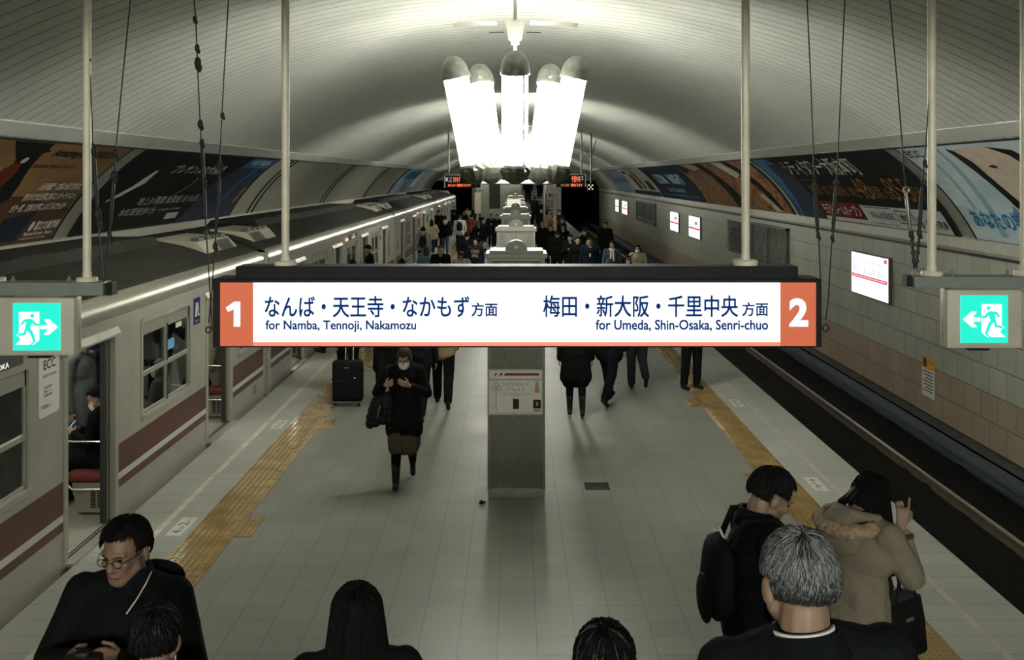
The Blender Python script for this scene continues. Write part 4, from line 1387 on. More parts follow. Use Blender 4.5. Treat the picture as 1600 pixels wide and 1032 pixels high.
# stairs climbing away at the far end, with white tiled side walls and a shutter beside them
M_STEP = mat('far_stair_step', (0.34, 0.33, 0.28), .6, noise=.15)
mb = MB()
for k in range(20):
    mb.span(0.35, 2.35, 58 + .32 * k, 66, 0.0 + .165 * k, .165 * (k + 1))
put('floor_far_stairs', mb, M_STEP, kind='structure')
mb = MB()
for k in range(20):
    mb.span(0.35, 2.35, 57.995 + .32 * k, 58.06 + .32 * k, .165 * (k + 1) - .03, .165 * (k + 1) + .004)
put('trim_20', mb, M_NOSE, kind='structure')
mb = MB()
mb.span(2.35, 2.55, 58, 72, 0, 3.2); mb.span(.15, .35, 56.5, 72, 0, 2.4)
put('wall_stair_sides', mb, M_COVE, kind='structure')
mb = MB(); mb.span(-2.2, 2.55, 66.2, 66.5, 0, 5.6); put('wall_stair_back', mb, M_COVE, kind='structure')
e = thing('roller_shutter', (-1.17, 60, 0), 'dark slatted shutter beside the far stairs', 'shutter')
mb = MB(); mb.span(-1.49, -.86, 60, 60.2, 1.75, 3.2); put('curtain', mb, M_BLACK, e)
mb = MB()
for k in range(13):
    mb.span(-1.47, -.88, 59.97, 60.0, 1.82 + k * .105, 1.85 + k * .105)
put('slat_pattern', mb, M_CASE, e)
mb = MB(); mb.span(-1.49, -.86, 60, 60.2, 0.0, 1.75); put('lower_panel', mb, M_PLINTH, e)
e = thing('stair_light', (0.6, 57, 3.3), 'bright strip light above the far stairs', 'light')
mb = MB(); mb.span(-.9, 2.1, 57.0, 57.2, 3.42, 3.50); put('tube', mb, glow('stair_strip', (.75, .92, 1.0), 4.0), e)
mb = MB(); mb.span(-.95, 2.15, 56.95, 57.25, 3.50, 3.58); put('housing', mb, M_CANOPY, e)
for q in (-.6, 1.8):
    mb = MB(); mb.rod((q, 57.1, 3.57), (q, 57.1, vault_z(q) + .05), .015, 6); put('hanger', mb, M_CANOPY, e)
def at_box(name, x0, y0, x1, y1, d, dep, m_, parent):
    mb = MB(); rect_px(mb, x0, y0, x1, y1, d, dep, .01); return put(name, mb, m_, parent)
M_FARB = mat('far_beige_box', (.40, .38, .31), .5, noise=.1)
e = thing('clock_pillar', S(868, 340, 47), 'beige pillar with a boxed head and small round clock by the far crowd', 'clock pillar')
at_box('head_box', 852.5, 289.5, 875, 302.5, 47, .4, M_FARB, e)
at_box('clock_box', 855, 302.6, 863.5, 312.5, 47.05, .2, M_FARB, e)
mb = MB(); p = S(859.2, 305.5, 47.02); mb.lathe([(.075, 0), (.075, .03)], p, 18, Matrix.Rotation(PI / 2, 3, 'X')); put('clock_face', mb, M_COVERB, e)
mb = MB(); p = S(867.5, 302.5, 47.2); mb.span(p[0] - .055, p[0] + .055, 47.1, 47.3, 0, p[2], .005); put('shaft', mb, M_FARB, e)
e = thing('steel_post', (1.32, 55, 0), 'slim shining steel post at the foot of the far stairs', 'post')
mb = MB(); mb.rod((1.53, 55, 0), (1.53, 55, 3.45), .07, 12); o = put('shaft', mb, M_ZINC, e, smooth=True, angle=40)
mb = MB(); mb.lathe([(.13, 0), (.13, .03), (.08, .05)], (1.53, 55, 0), 12); put('foot', mb, M_ZINC, e)
e = thing('route_board', S(747, 340, 54), 'tall beige information board beyond the train end', 'information board')
at_box('header', 742.5, 288, 753, 296, 54, .3, M_FARB, e)
at_box('panel', 741.5, 301, 751, 334, 54, .15, mat('pale_board', (.5, .48, .38), .5, noise=.1), e)
mb = MB(); p = S(746, 334, 54.1); mb.rod((p[0], 54.1, 0), (p[0], 54.1, 3.2), .05, 8); put('post', mb, M_FARB, e)
# ------------------------------------------------------------------ the train
XS = -4.12
M_BODY = mat('train_paint_greige', (0.285, 0.278, 0.232), 0.42, 0.1, noise=0.07, scale=4)
M_SHOULDER = mat('train_brushed_shoulder', (0.46, 0.45, 0.37), 0.28, 0.75, noise=0.06, scale=5)
M_ROOF = mat('train_roof_grey', (0.024, 0.023, 0.0195), 0.7, 0.0, noise=0.25, scale=2.5, spec=0.08)
M_STRIPE = mat('train_red_brown_stripe', (0.065, 0.022, 0.015), 0.45, noise=0.08)
M_WSTRIPE = mat('train_white_stripe', (0.44, 0.45, 0.40), 0.45, noise=0.05)
M_ALU = mat('window_aluminium', (0.42, 0.41, 0.35), 0.35, 0.6, noise=0.08)
M_RUB = mat('black_rubber', (0.01, 0.01, 0.01), 0.6, noise=0.1)
M_CHROME = mat('grab_rail_chrome', (0.7, 0.7, 0.66), 0.15, 1.0, noise=0.03)
M_TFLOOR = mat('train_floor_lino', (0.24, 0.24, 0.19), 0.5, noise=0.12, scale=30)
M_TINT = mat('train_interior_panel', (0.23, 0.225, 0.18), 0.5, noise=0.06)
M_SEAT = mat('seat_plush_red', (0.13, 0.018, 0.014), 0.85, noise=0.2, scale=30)
M_GLASS = glass_mat('window_glass', (0.60, 0.64, 0.61), 0.07)
M_VENT = mat('roof_vent_cover', (0.44, 0.43, 0.35), 0.42, 0.25, noise=0.08)
M_VENTG = mat('roof_vent_grille', (0.06, 0.06, 0.05), 0.5, 0.3, noise=0.2)
M_LOGOB = mat('metro_blue_plate', lin((10, 26, 84)), 0.6, noise=0.05, spec=.15)
M_LAMPR = glow('side_lamp_red', (1.0, 0.28, 0.16), 2.2)
M_DEST = glow('destination_white', (0.95, 0.97, 0.9), 1.0)
M_CABL = glow('train_ceiling_light', (1.0, .97, .84), 13.0)

def rrect(y0, y1, z0, z1, r, n=5):
    pts = []
    for cy, cz, a0 in ((y1 - r, z1 - r, 0), (y0 + r, z1 - r, PI / 2), (y0 + r, z0 + r, PI), (y1 - r, z0 + r, 1.5 * PI)):
        for k in range(n + 1):
            a = a0 + PI / 2 * k / n
            pts.append((cy + r * math.cos(a), cz + r * math.sin(a)))
    return pts
def ring(mb, outer, inner, xa, xb):
    n = len(outer)
    rows = [[(xa, p[0], p[1]) for p in inner], [(xa, p[0], p[1]) for p in outer], [(xb, p[0], p[1]) for p in outer], [(xb, p[0], p[1]) for p in inner], [(xa, p[0], p[1]) for p in inner]]
    mb.strip(rows, closed=True)

def car(ye, label):
    ys = ye - 18.1
    e = thing('train_car', (XS - 1.4, (ys + ye) / 2, BED), label, 'train', 'cars of the stopped train')
    doors = [ye - 2.6 - 4.4 * k for k in range(4)]
    DW, DT = 0.61, 1.93
    ops = [(c - DW, c + DW, 0.02, DT) for c in doors]
    wins = []
    for k in range(3):
        a, b = doors[k + 1] + DW, doors[k] - DW
        m = (a + b) / 2 + .02
        wins.append((m - 0.85, m + 0.85, 0.90, 1.95))
    wins.append((doors[0] + DW + .42, doors[0] + DW + 1.08, 0.90, 1.95))
    wins.append((doors[3] - DW - 1.1, doors[3] - DW - .42, 0.90, 1.95))
    alls = sorted(ops + wins)
    ZB, ZT = -0.10, 2.12
    mb = MB()
    y = ys
    for (a, b, z0, z1) in alls:
        mb.span(XS, XS - .05, y, a, ZB, ZT)
        mb.span(XS, XS - .05, a, b, z1, ZT)
        mb.span(XS, XS - .05, a, b, ZB, z0)
        y = b
    mb.span(XS, XS - .05, y, ye, ZB, ZT)
    # far side, simple
    XF = XS - 2.8
    mb.span(XF, XF + .05, ys, ye, ZB, 0.95)
    mb.span(XF, XF + .05, ys, ye, 1.9, ZT)
    for k in range(9):
        yy = ys + (ye - ys) * k / 8
        mb.span(XF, XF + .05, max(ys, yy - .3), min(ye, yy + .3), .95, 1.9)
    mb.span(XS - .02, XF + .02, ys, ys + .05, ZB, 2.3)
    mb.span(XS - .02, XF + .02, ye - .05, ye, ZB, 2.3)
    put('body_side', mb, M_BODY, e)
    # shoulder and roof
    mid = XS - 1.4
    right = [(XS, ZT - .02)] + [(XS - .17 + .17 * math.cos(a), 2.16 + .17 * math.sin(a) * 1.15) for a in [PI / 2 * k / 8 * .82 for k in range(1, 9)]]
    x1, z1 = right[-1]
    mb = MB()
    sh = right
    for sgn in (1, -1):
        rows = [[(mid + sgn * (x - mid), yy, z) for x, z in sh] for yy in (ys, ye)]
        mb.strip(rows)
    put('shoulder', mb, M_SHOULDER, e, smooth=True)
    roof = [(x1 - .002, z1)] + [(mid + (x1 - mid) * (1 - q), z1 + .30 * (1 - (1 - q) ** 2.2)) for q in [k / 12 for k in range(1, 13)]]
    roof = roof + [(2 * mid - x, z) for x, z in roof[::-1][1:]]
    mb = MB()
    mb.strip([[(x, yy, z) for x, z in roof] for yy in (ys, ye)])
    for yy in (ys, ye):
        mb.add([(x, yy, z) for x, z in roof], [tuple(range(len(roof)))])
    # drip rail
    mb.tube([(x1 - .02, ys, z1 + .012), (x1 - .02, ye, z1 + .012)], .012, 6)
    put('roof', mb, M_ROOF, e, smooth=True, angle=40)
    mb = MB()
    mb.prism([(mid + .55, 2.58), (mid + .42, 2.72), (mid - .42, 2.72), (mid - .55, 2.58)], 1, ys + 2.9, ye - 2.4)
    for k in range(9):
        yk = ys + 3.4 + k * 1.35
        mb.span(mid + .38, mid + .42, yk, yk + .9, 2.71, 2.735)
    put('roof_cowl', mb, M_ROOF, e)
    # ventilation boxes at both ends
    for ya, yb, flip in ((ye - 2.05, ye - .38, False), (ys + .38, ys + 2.05, True)):
        mb = MB()
        poly = [(XS - .33, 2.30), (XS - .30, 2.40), (XS - .50, 2.62), (XS - 1.15, 2.66), (XS - 1.2, 2.40)]
        mb.prism(poly, 1, ya, yb)
        v = put('roof_vent', mb, M_VENT, e)
        gy0, gy1 = (ya + .80, yb - .12) if not flip else (ya + .12, yb - .80)
        mb = MB()
        for k in range(12):
            yy = gy0 + (gy1 - gy0) * k / 12
            p0, p1 = Vector((XS - .345, 0, 2.449)), Vector((XS - .475, 0, 2.592))
            mb.add([(p0.x + .004, yy, p0.z + .004), (p0.x + .004, yy + .04, p0.z + .004), (p1.x + .004, yy + .04, p1.z + .004), (p1.x + .004, yy, p1.z + .004)], [(0, 1, 2, 3)])
        put('grille', mb, M_VENTG, v)
        for k in range(3):
            yy = ya + .2 + (yb - ya - .4) * k / 2
            mb = MB(); mb.rod((XS - .32, yy, 2.35), (XS - .30, yy, 2.355), .022, 8); put('bolt', mb, M_CASE, v)
        for k in range(4):
            mb = MB(); mb.span(XS - .62, XS - .5, ya + .15 + k * .38, ya + .4 + k * .38, 2.63, 2.665); put('clip', mb, M_CASE, v)
    # stripes on every solid stretch between doors
    segs, y = [], ys + .02
    for (a, b, z0, z1_) in sorted(ops):
        segs.append((y, a - .05)); y = b + .05
    segs.append((y, ye - .02))
    mb = MB()
    for a, b in segs:
        mb.span(XS + .004, XS - .01, a, b, .334, .784)
    put('red_stripe', mb, M_STRIPE, e)
    mb = MB()
    for a, b in segs:
        mb.span(XS + .0055, XS + .001, a, b, .42, .487)
    put('white_stripe', mb, M_WSTRIPE, e)
    # windows
    for (a, b, z0, z1_) in wins:
        wide = b - a > 1
        mb = MB()
        ring(mb, rrect(a - .05, b + .05, z0 - .04, z1_ + .05, .09), rrect(a + .012, b - .012, z0 + .02, z1_ - .01, .05), XS + .010, XS - .05)
        mb.span(XS + .02, XS - .03, a - .02, b + .02, z0 - .03, z0 + .022, .004)
        w = put('window_frame', mb, M_BODY, e)
        mb = MB()
        mb.span(XS - .012, XS - .04, a, b, z1_ - .15, z1_)
        mb.span(XS - .006, XS - .045, a, b, 1.345, 1.39)
        mb.span(XS - .012, XS - .04, a, b, z0, z0 + .055)
        mb.span(XS - .012, XS - .04, a, a + .045, z0, z1_)
        mb.span(XS - .012, XS - .04, b - .045, b, z0, z1_)
        if wide:
            mb.span(XS - .010, XS - .042, (a + b) / 2 - .05, (a + b) / 2 - .02, z0, z1_)
        put('sash', mb, M_ALU, w)
        if wide:
            mb = MB(); mb.span(XS - .008, XS - .042, (a + b) / 2 - .02, (a + b) / 2 + .035, z0 + .03, z1_ - .12)
            put('mullion_gasket', mb, M_RUB, w)
        mb = MB(); mb.span(XS - .022, XS - .026, a, b, z0, z1_ - .1)
        put('pane', mb, M_GLASS, w)
    # open doors
    for c in doors:
        a, b = c - DW, c + DW
        mb = MB()
        mb.prism([(XS + .035, DT + .0), (XS + .035, DT + .02), (XS, DT + .085), (XS - .05, DT + .085), (XS - .05, DT)], 1, a - .06, b + .06)
        for yy in (a, b):
            mb.span(XS + .014, XS - .05, yy - .045, yy + .045, -.02, DT + .02, .008)
        fr = put('door_frame', mb, M_BODY, e)
        for s, yy in ((1, b), (-1, a)):
            mb = MB(); mb.span(XS - .055, XS - .10, yy - s * .10, yy + s * .5, .04, DT)
            lf = put('door_leaf', mb, M_ALU, e)
            mb = MB(); mb.span(XS - .052, XS - .104, yy - s * .155, yy - s * .10, .04, DT - .02)
            put('rubber_edge', mb, M_RUB, lf)
        mb = MB(); mb.span(XS + .085, XS - .10, a - .03, b + .03, -.005, .028, .004)
        put('threshold', mb, M_ALU, e)
        mb = MB(); mb.span(XS - .012, XS - .03, a + .02, b - .02, .028, .033); mb.span(XS - .05, XS - .062, a + .02, b - .02, .028, .033)
        put('threshold_groove', mb, M_RUB, e)
    # interior
    mb = MB(); mb.span(XS - .05, XF + .05, ys + .05, ye - .05, -.05, .025)
    put('interior_floor', mb, M_TFLOOR, e)
    mb = MB(); mb.span(XS - .05, XF + .05, ys + .05, ye - .05, 2.05, 2.1)
    put('interior_ceiling', mb, M_TINT, e)
    for xx in (XS - 1.0, XS - 1.8):
        mb = MB(); mb.span(xx - .06, xx + .06, ys + .5, ye - .5, 2.03, 2.048)
        put('ceiling_light', mb, M_CABL, e)
    sg = [(doors[k + 1] + DW + .12, doors[k] - DW - .12) for k in range(3)] + [(doors[0] + DW + .12, ye - .15)]
    for side in (0, 1):
        for a, b in sg:
            def X(q): return XS - .06 - q if side == 0 else XF + .06 + q
            mb = MB()
            mb.span(X(.03), X(.52), a, b, .37, .46, .03)
            mb.span(X(.0), X(.10), a, b, .44, .86, .03)
            s_ = put('bench_seat', mb, M_SEAT, e)
            mb = MB()
            mb.prism([(X(.02), .05), (X(.40), .05), (X(.46), .36), (X(.02), .36)], 1, a + .03, b)
            put('heater_box', mb, M_TINT, s_)
            mb = MB()
            for i in range(2):
                for k in range(9):
                    mb.span(X(.14 + .07 * i), X(.19 + .07 * i), a + .022, a + .032, .10 + k * .024, .114 + k * .024)
            put('vent_slot_pattern', mb, M_RUB, s_)
            for yy in (a, b):
                mb = MB()
                mb.tube([(X(.02), yy, .30), (X(.44), yy, .30), (X(.50), yy, .36), (X(.50), yy, .80)], .015, 8)
                mb.tube([(X(.02), yy, .80), (X(.50), yy, .80), (X(.50), yy, 1.45), (X(.50), yy, 2.05)], .016, 8)
                put('grab_rail', mb, M_CHROME, s_, smooth=True, angle=50)
    # couplings at the far end
    mb = MB()
    for k in range(7):
        mb.span(XS - .55, XS - 2.25, ye + .045 * k, ye + .045 * k + .03, .05, 2.1)
    mb.span(XS - .6, XS - 2.2, ye, ye + .33, .08, 2.05)
    put('gangway_bellows', mb, M_RUB, e)
    for yy in (ys + .04, ye - .04):
        mb = MB()
        mb.span(XS + .008, XS - .03, yy - .04, yy + .04, -.1, 2.14)
        put('end_trim', mb, M_ALU, e)
    # red side lamp, destination display, small vent grid
    ym = ys + 8.0
    mb = MB(); mb.span(XS + .03, XS, ym - .14, ym + .14, 2.0, 2.07, .01); put('side_lamp', mb, M_LAMPR, e)
    mb = MB(); mb.span(XS + .012, XS, ym + .35, ym + 1.65, 2.0, 2.13, .004); ds = put('destination_display', mb, M_RUB, e)
    mb = MB(); letter(mb, '新金岡', (XS + .0135, ym + .95, 2.075), (0, 1, 0), (0, 0, 1), .24, .045); put('lettering', mb, M_DEST, ds); mb = MB(); letter(mb, 'SHINKANAOKA', (XS + .0135, ym + .78, 2.015), (0, 1, 0), (0, 0, 1), .62, .045, .02)
    put('lettering', mb, M_DEST, ds)
    mb = MB()
    for k in range(4):
        mb.span(XS + .006, XS, ye - .72, ye - .55, .14 + k * .035, .16 + k * .035)
    put('vent_slot_pattern', mb, M_CASE, e)
    # blue operator plate
    yl = wins[0][1] + .15
    mb = MB(); mb.span(XS + .004, XS, yl, yl + .26, 1.66, 2.0); lp = put('operator_plate', mb, M_LOGOB, e)
    mb = MB()
    for pts in ([(.05, .10), (.085, .10), (.115, .28), (.08, .28)], [(.10, .10), (.135, .10), (.165, .28), (.13, .28)], [(.165, .10), (.195, .10), (.205, .2), (.172, .28)], [(.21, .10), (.235, .10), (.235, .125), (.21, .125)]):
        mb.add([(XS + .0052, yl + p[0], 1.66 + p[1]) for p in pts], [tuple(range(len(pts)))])
    letter(mb, 'Osaka Metro', (XS + .0052, yl + .05, 1.685), (0, 1, 0), (0, 0, 1), .17, .035)
    put('logo', mb, M_WHITEINK, lp)
    return e
c1 = car(17.2, 'nearest train car, its red and white stripe running past the open door')
for k, l in enumerate(('second train car, whose rounded end shows above the orange number one', 'third train car along the platform', 'last train car, at the far dark tunnel mouth')):
    copy_tree(c1, (XS - 1.4, 17.2 - 9.05 + 18.45 * (k + 1), BED), l)
# the tutoring advert stuck on the nearest car, beside its open door
mb = MB(); mb.prism(rrect(9.06, 9.46, 1.46, 2.0, .04), 0, XS, XS + .004)
ad = put('advert_sticker', mb, M_PAPER, c1)
mb = MB()
letter(mb, 'ECC', (XS + .0052, 9.14, 1.87), (0, 1, 0), (0, 0, 1), .24, .085, .02)
put('brown_lettering', mb, inkc('sticker_brown', (62, 36, 30)), ad)
M_STN = inkc('sticker_navy', (40, 52, 66))
for s_, y_, z_, w_, h_ in (('大阪校 英会話', 9.12, 1.80, .28, .03), ('英会話専門', 9.15, 1.70, .16, .026), ('英検コース', 9.15, 1.665, .16, .026), ('受験対策', 9.15, 1.63, .16, .026), ('学習塾ECC', 9.09, 1.53, .2, .038)):
    mb = MB(); letter(mb, s_, (XS + .0052, y_, z_), (0, 1, 0), (0, 0, 1), w_, h_, .01); put('dark_lettering', mb, M_STN, ad)
# blue and white sticker in a window pane and a poster seen through the nearest window
mb = MB(); mb.prism(rrect(12.42, 12.72, 1.50, 1.62, .03), 0, XS - .021, XS - .018)
put('pane_sticker', mb, inkc('pane_sticker_blue', (90, 150, 190)), c1)
mb = MB(); mb.span(XS - .021, XS - .018, 12.78, 13.0, 1.72, 1.78); put('pane_label', mb, M_PAPER, c1)
M_HANG = inkc('hanging_paper', (170, 170, 160))
for y_, x_ in ((12.0, -.75), (12.9, -1.2), (8.4, -.9)):
    mb = MB(); mb.span(XS + x_ - .2, XS + x_ + .2, y_, y_ + .006, 1.72, 2.0); hg = put('hanging_sheet', mb, M_HANG, c1)
    mb = MB(); mb.span(XS + x_ - .17, XS + x_ + .02, y_ - .002, y_, 1.75, 1.9); put('sheet_print', mb, M_PBLUE, hg)
mb = MB(); mb.span(XS - .30, XS - .305, 7.55, 8.15, 1.30, 1.62); hp = put('hanging_advert', mb, inkc('hanging_advert_blue', (70, 110, 150)), c1)
mb = MB(); mb.span(XS - .298, XS - .3, 7.65, 8.05, 1.45, 1.60); put('advert_print', mb, M_GOLD, hp)
# ------------------------------------------------------------------ people
class Blob(MB):
    """overlapping closed solids that a voxel remesh fuses into one surface"""
    def cap(self, a, b, ra, rb, n=10):
        a, b = Vector(a), Vector(b)
        ax = b - a
        L = ax.length
        if L < 1e-5:
            return self.ellipsoid(a, (ra, ra, ra), n, 6)
        M = ax.to_track_quat('Z', 'Y').to_matrix()
        prf = [(max(1e-3, ra * math.cos(g)), ra * math.sin(g)) for g in (-PI / 2 * .98, -1.0, -.5, 0)]
        prf += [(max(1e-3, rb * math.cos(g)), L + rb * math.sin(g)) for g in (0, .5, 1.0, PI / 2 * .98)]
        return self.lathe(prf, a, n, M)
    def chain(self, pts, rs):
        for i in range(len(pts) - 1):
            self.cap(pts[i], pts[i + 1], rs[i], rs[i + 1])
        return self

CLOTH_TEX = bpy.data.textures.new('cloth_folds', 'CLOUDS')
CLOTH_TEX.noise_scale = 0.11
FUR_TEX = bpy.data.textures.new('fur_tufts', 'CLOUDS')
FUR_TEX.noise_scale = 0.02

def fuse(name, bl, m, parent, voxel, smooth=3, folds=0.0, tex=None):
    o = put(name, bl, m, parent, smooth=True, world=False)
    r = o.modifiers.new('fuse', 'REMESH')
    r.mode = 'VOXEL'
    r.voxel_size = voxel
    r.use_smooth_shade = True
    if smooth:
        s = o.modifiers.new('soften', 'SMOOTH')
        s.factor = 0.5
        s.iterations = smooth
    if folds:
        d = o.modifiers.new('folds', 'DISPLACE')
        d.texture = tex or CLOTH_TEX
        d.strength = folds
        d.mid_level = 0.5
        d.texture_coords = 'GLOBAL' if False else 'LOCAL'
    return o

ARMS = {  # elbow and wrist relative to the shoulder; x outwards, -y forwards
    'down': ((.055, .02, -.28), (.075, -.03, -.53)), 'fwd': ((.055, -.09, -.265), (.05, -.23, -.47)), 'back': ((.06, .13, -.25), (.07, .19, -.50)),
    'phone': ((.055, -.04, -.285), (-.085, -.25, -.20)), 'chest': ((.08, -.05, -.275), (-.11, -.24, -.17)), 'strap': ((.11, -.06, -.26), (-.01, -.22, -.10)),
    'carry': ((.075, .02, -.285), (.07, -.12, -.50)), 'camera': ((.10, -.02, -.28), (.0, -.24, -.33)), 'raise': ((.10, -.19, -.20), (.05, -.36, .02)),
    'elbow': ((.13, .02, -.26), (.02, -.19, -.30)),
}
LEGS = {  # knee and ankle relative to the hip, foot pitch (toe down positive)
    'stand': ((.005, -.012, -.415), (.01, .015, -.81), 0), 'apart': ((.03, -.012, -.415), (.05, .02, -.81), 0),
    'fwd': ((.0, -.165, -.385), (.0, -.27, -.775), -.30), 'back': ((.0, .05, -.415), (-.005, .29, -.735), .55), 'mid': ((.0, -.05, -.41), (.0, -.02, -.80), 0.05),
    'lift': ((.0, -.04, -.415), (.0, .25, -.66), .95), 'sit': ((.03, -.42, .0), (.03, -.42, -.40), 0),
}
WALKS = {'walk': ('fwd', 'back'), 'walk2': ('back', 'fwd'), 'stand': ('stand', 'apart'), 'step': ('mid', 'lift'), 'sit': ('sit', 'sit')}

SKIN = [mat('skin_tone_%s' % n, c, 0.55, noise=0.06, scale=20) for n, c in (('fair', (.27, .18, .125)), ('warm', (.215, .14, .095)), ('tan', (.165, .10, .066)))]
EYE = mat('dark_eye', (.012, .009, .008), .25, noise=0)
LIP = mat('lip', (.23, .09, .075), .5, noise=0)
BROW = mat('eyebrow', (.018, .014, .012), .8, noise=0)
HAIR = mat('black_hair', (.007, .0068, .0066), .7, noise=.4, scale=60, spec=.06)
HAIRB = mat('dark_brown_hair', (.016, .012, .009), .7, noise=.4, scale=60, spec=.08)
HAIRL = mat('brown_hair', (.034, .024, .017), .7, noise=.35, scale=60, spec=.08)
GREYH = mat('steel_grey_hair', (.165, .18, .182), .48, noise=.3, scale=40)
GREYD = mat('dark_grey_hair', (.05, .053, .055), .48, noise=.4, scale=40)
MASKM = mat('white_face_mask', (.62, .62, .6), .7, noise=.03)
SHOEM = mat('black_leather_shoe', (.007, .007, .007), .45, noise=.2, spec=.18)
SHOEB = mat('brown_shoe', (.05, .03, .02), .45, noise=.2)
def cloth(name, c, n=.18, sc_=25):
    return mat(name, lin(c), .9, noise=n, scale=sc_, spec=.08)
C_BLACK = cloth('black_wool', (15, 16, 16)); C_INK = cloth('ink_navy_wool', (15, 18, 21)); C_CHAR = cloth('charcoal_wool', (32, 34, 34)); C_NAVY = cloth('navy_cotton', (22, 28, 37))
C_GREY = cloth('mid_grey_wool', (104, 106, 104)); C_LGREY = cloth('light_grey_fleece', (170, 172, 168)); C_BEIGE = cloth('beige_coat', (156, 144, 122)); C_KHAKI = mat('khaki_down_coat', lin((128, 121, 105)), .8, noise=.1, scale=25, spec=.1, bump=.55, bscale=13)
C_DENIM = cloth('blue_denim', (54, 70, 86)); C_WHITE = cloth('white_shirt', (205, 208, 204), .05); C_RUST = cloth('rust_jacket', (88, 46, 36)); C_BROWN = cloth('brown_wool', (74, 58, 46)); C_TAN = cloth('tan_jacket', (128, 112, 88))
C_BLUEGR = cloth('blue_grey_jacket', (84, 98, 108)); C_LBLUE = cloth('pale_blue_shirt', (140, 168, 190), .05); C_TWEED = cloth('brown_tweed', (66, 60, 50), .4, 90); C_TIGHT = cloth('black_tights', (14, 14, 15)); C_CREAM = cloth('cream_scarf', (190, 178, 152)); C_FUR = cloth('pale_fur', (160, 142, 116), .25, 60)
C_MINK = cloth('steel_blue_down', (96, 118, 136)); C_SUIT = cloth('grey_suit', (96, 100, 100), .08)

def hand(bl, wrist, fwd, palm_n, thumb, s=1.0, curl=0.5, pointing=False):
    """palm, four unequal jointed fingers and a thumb; fwd: towards the fingertips, palm_n: out of the palm, thumb: towards the thumb side"""
    w, f = Vector(wrist), Vector(fwd).normalized()
    n = Vector(palm_n)
    n = (n - f * n.dot(f)).normalized()
    t = f.cross(n)
    if t.dot(Vector(thumb)) < 0:
        t = -t
    for k in (-1.5, -.5, .5, 1.5):
        bl.cap(w + f * .012 * s + t * k * .010 * s, w + f * .085 * s + t * k * .0185 * s, .015 * s, .0125 * s, 8)
    for k, L in ((1.5, .066), (.5, .074), (-.5, .070), (-1.5, .054)):
        cu = curl * (.9 + .15 * (1.5 - k) / 3)
        if pointing and k == 1.5:
            cu = .08
        elif pointing:
            cu = 1.35
        p = w + f * .088 * s + t * k * .0192 * s
        d = f
        for q, (ln, rr) in enumerate(((.46, .0096), (.30, .0088), (.24, .0078))):
            a = cu * (1.0, .95, .7)[q]
            R = Matrix.Rotation(-a, 3, t.cross(f).cross(f) if False else t) 
            d1 = R @ d
            if (d1 - d).dot(n) < 0:
                d1 = Matrix.Rotation(a, 3, t) @ d
            p1 = p + d1 * (L * ln * s)
            bl.cap(p, p1, rr * s, rr * s * .93, 8)
            p, d = p1, d1
    p = w + f * .028 * s + t * .024 * s
    d = (f * .62 + t * .72 + n * .28).normalized()
    p1 = p + d * .042 * s
    bl.cap(p, p1, .0125 * s, .0105 * s, 8)
    p2 = p1 + (f * .85 + t * .25 + n * (.35 + curl * .3)).normalized() * .034 * s
    bl.cap(p1, p2, .0102 * s, .0085 * s, 8)

class Person: pass

def star_hair(mb, M, style, seed, thick=.014, n=40, m=26, tw=1.0):
    """closed shell round the skull; dips inside the head where the face is"""
    rnd = random.Random(seed)
    ph = [rnd.uniform(0, 6.28) for _ in range(6)]
    def base(d):
        k = 1 / math.sqrt((d.x / .077) ** 2 + ((d.y) / .098) ** 2 + ((d.z) / .093) ** 2)
        return k
    def face(d):
        # 1 where the face (or, below the hairline, the neck) shows
        a = math.atan2(abs(d.x), -d.y)                     # 0 straight ahead
        low = {'short': -.10, 'crop': .0, 'bob': -.95, 'long': -.98}[style]
        if style in ('short', 'crop') and a > 1.85:
            low += (-.50 - low) * min(1, (a - 1.85) / .25)
        el = math.asin(max(-1, min(1, d.z)))
        front = .60 + .10 * math.sin(3 * math.atan2(d.x, -d.y) + ph[0])   # hairline elevation on the forehead
        if style in ('bob', 'long'):
            front -= .14
        edge = .98 if style in ('short', 'crop') else .70
        if a < edge:
            lim = front
        else:
            lim = front + (low - front) * min(1, (a - edge) / (.55 if style in ('short', 'crop') else .25))
        return lim - el
    rows = []
    for i in range(m + 1):
        t = PI * i / m
        row = []
        for k in range(n):
            p = 2 * PI * k / n
            d = Vector((math.sin(t) * math.cos(p), math.sin(t) * math.sin(p), math.cos(t)))
            b = base(d)
            f = face(d)
            q = max(0, min(1, .5 - f / .10))
            tuft = tw * math.sin(t) ** 2 * (.004 * math.sin(9 * p + ph[1] + 3 * t) + .003 * math.sin(17 * p + ph[2] - 5 * t)) + tw * .003 * math.sin(5 * t + ph[3])
            r = b * .90 * (1 - q) + (b + thick * (1.15 if d.z > .2 else 1) + tuft) * q
            v = d * r + Vector((0, .012, .025))
            row.append(tuple(M @ v))
        rows.append(row)
    k0 = len(mb.v)
    mb.strip(rows, closed=True)
    return base, face

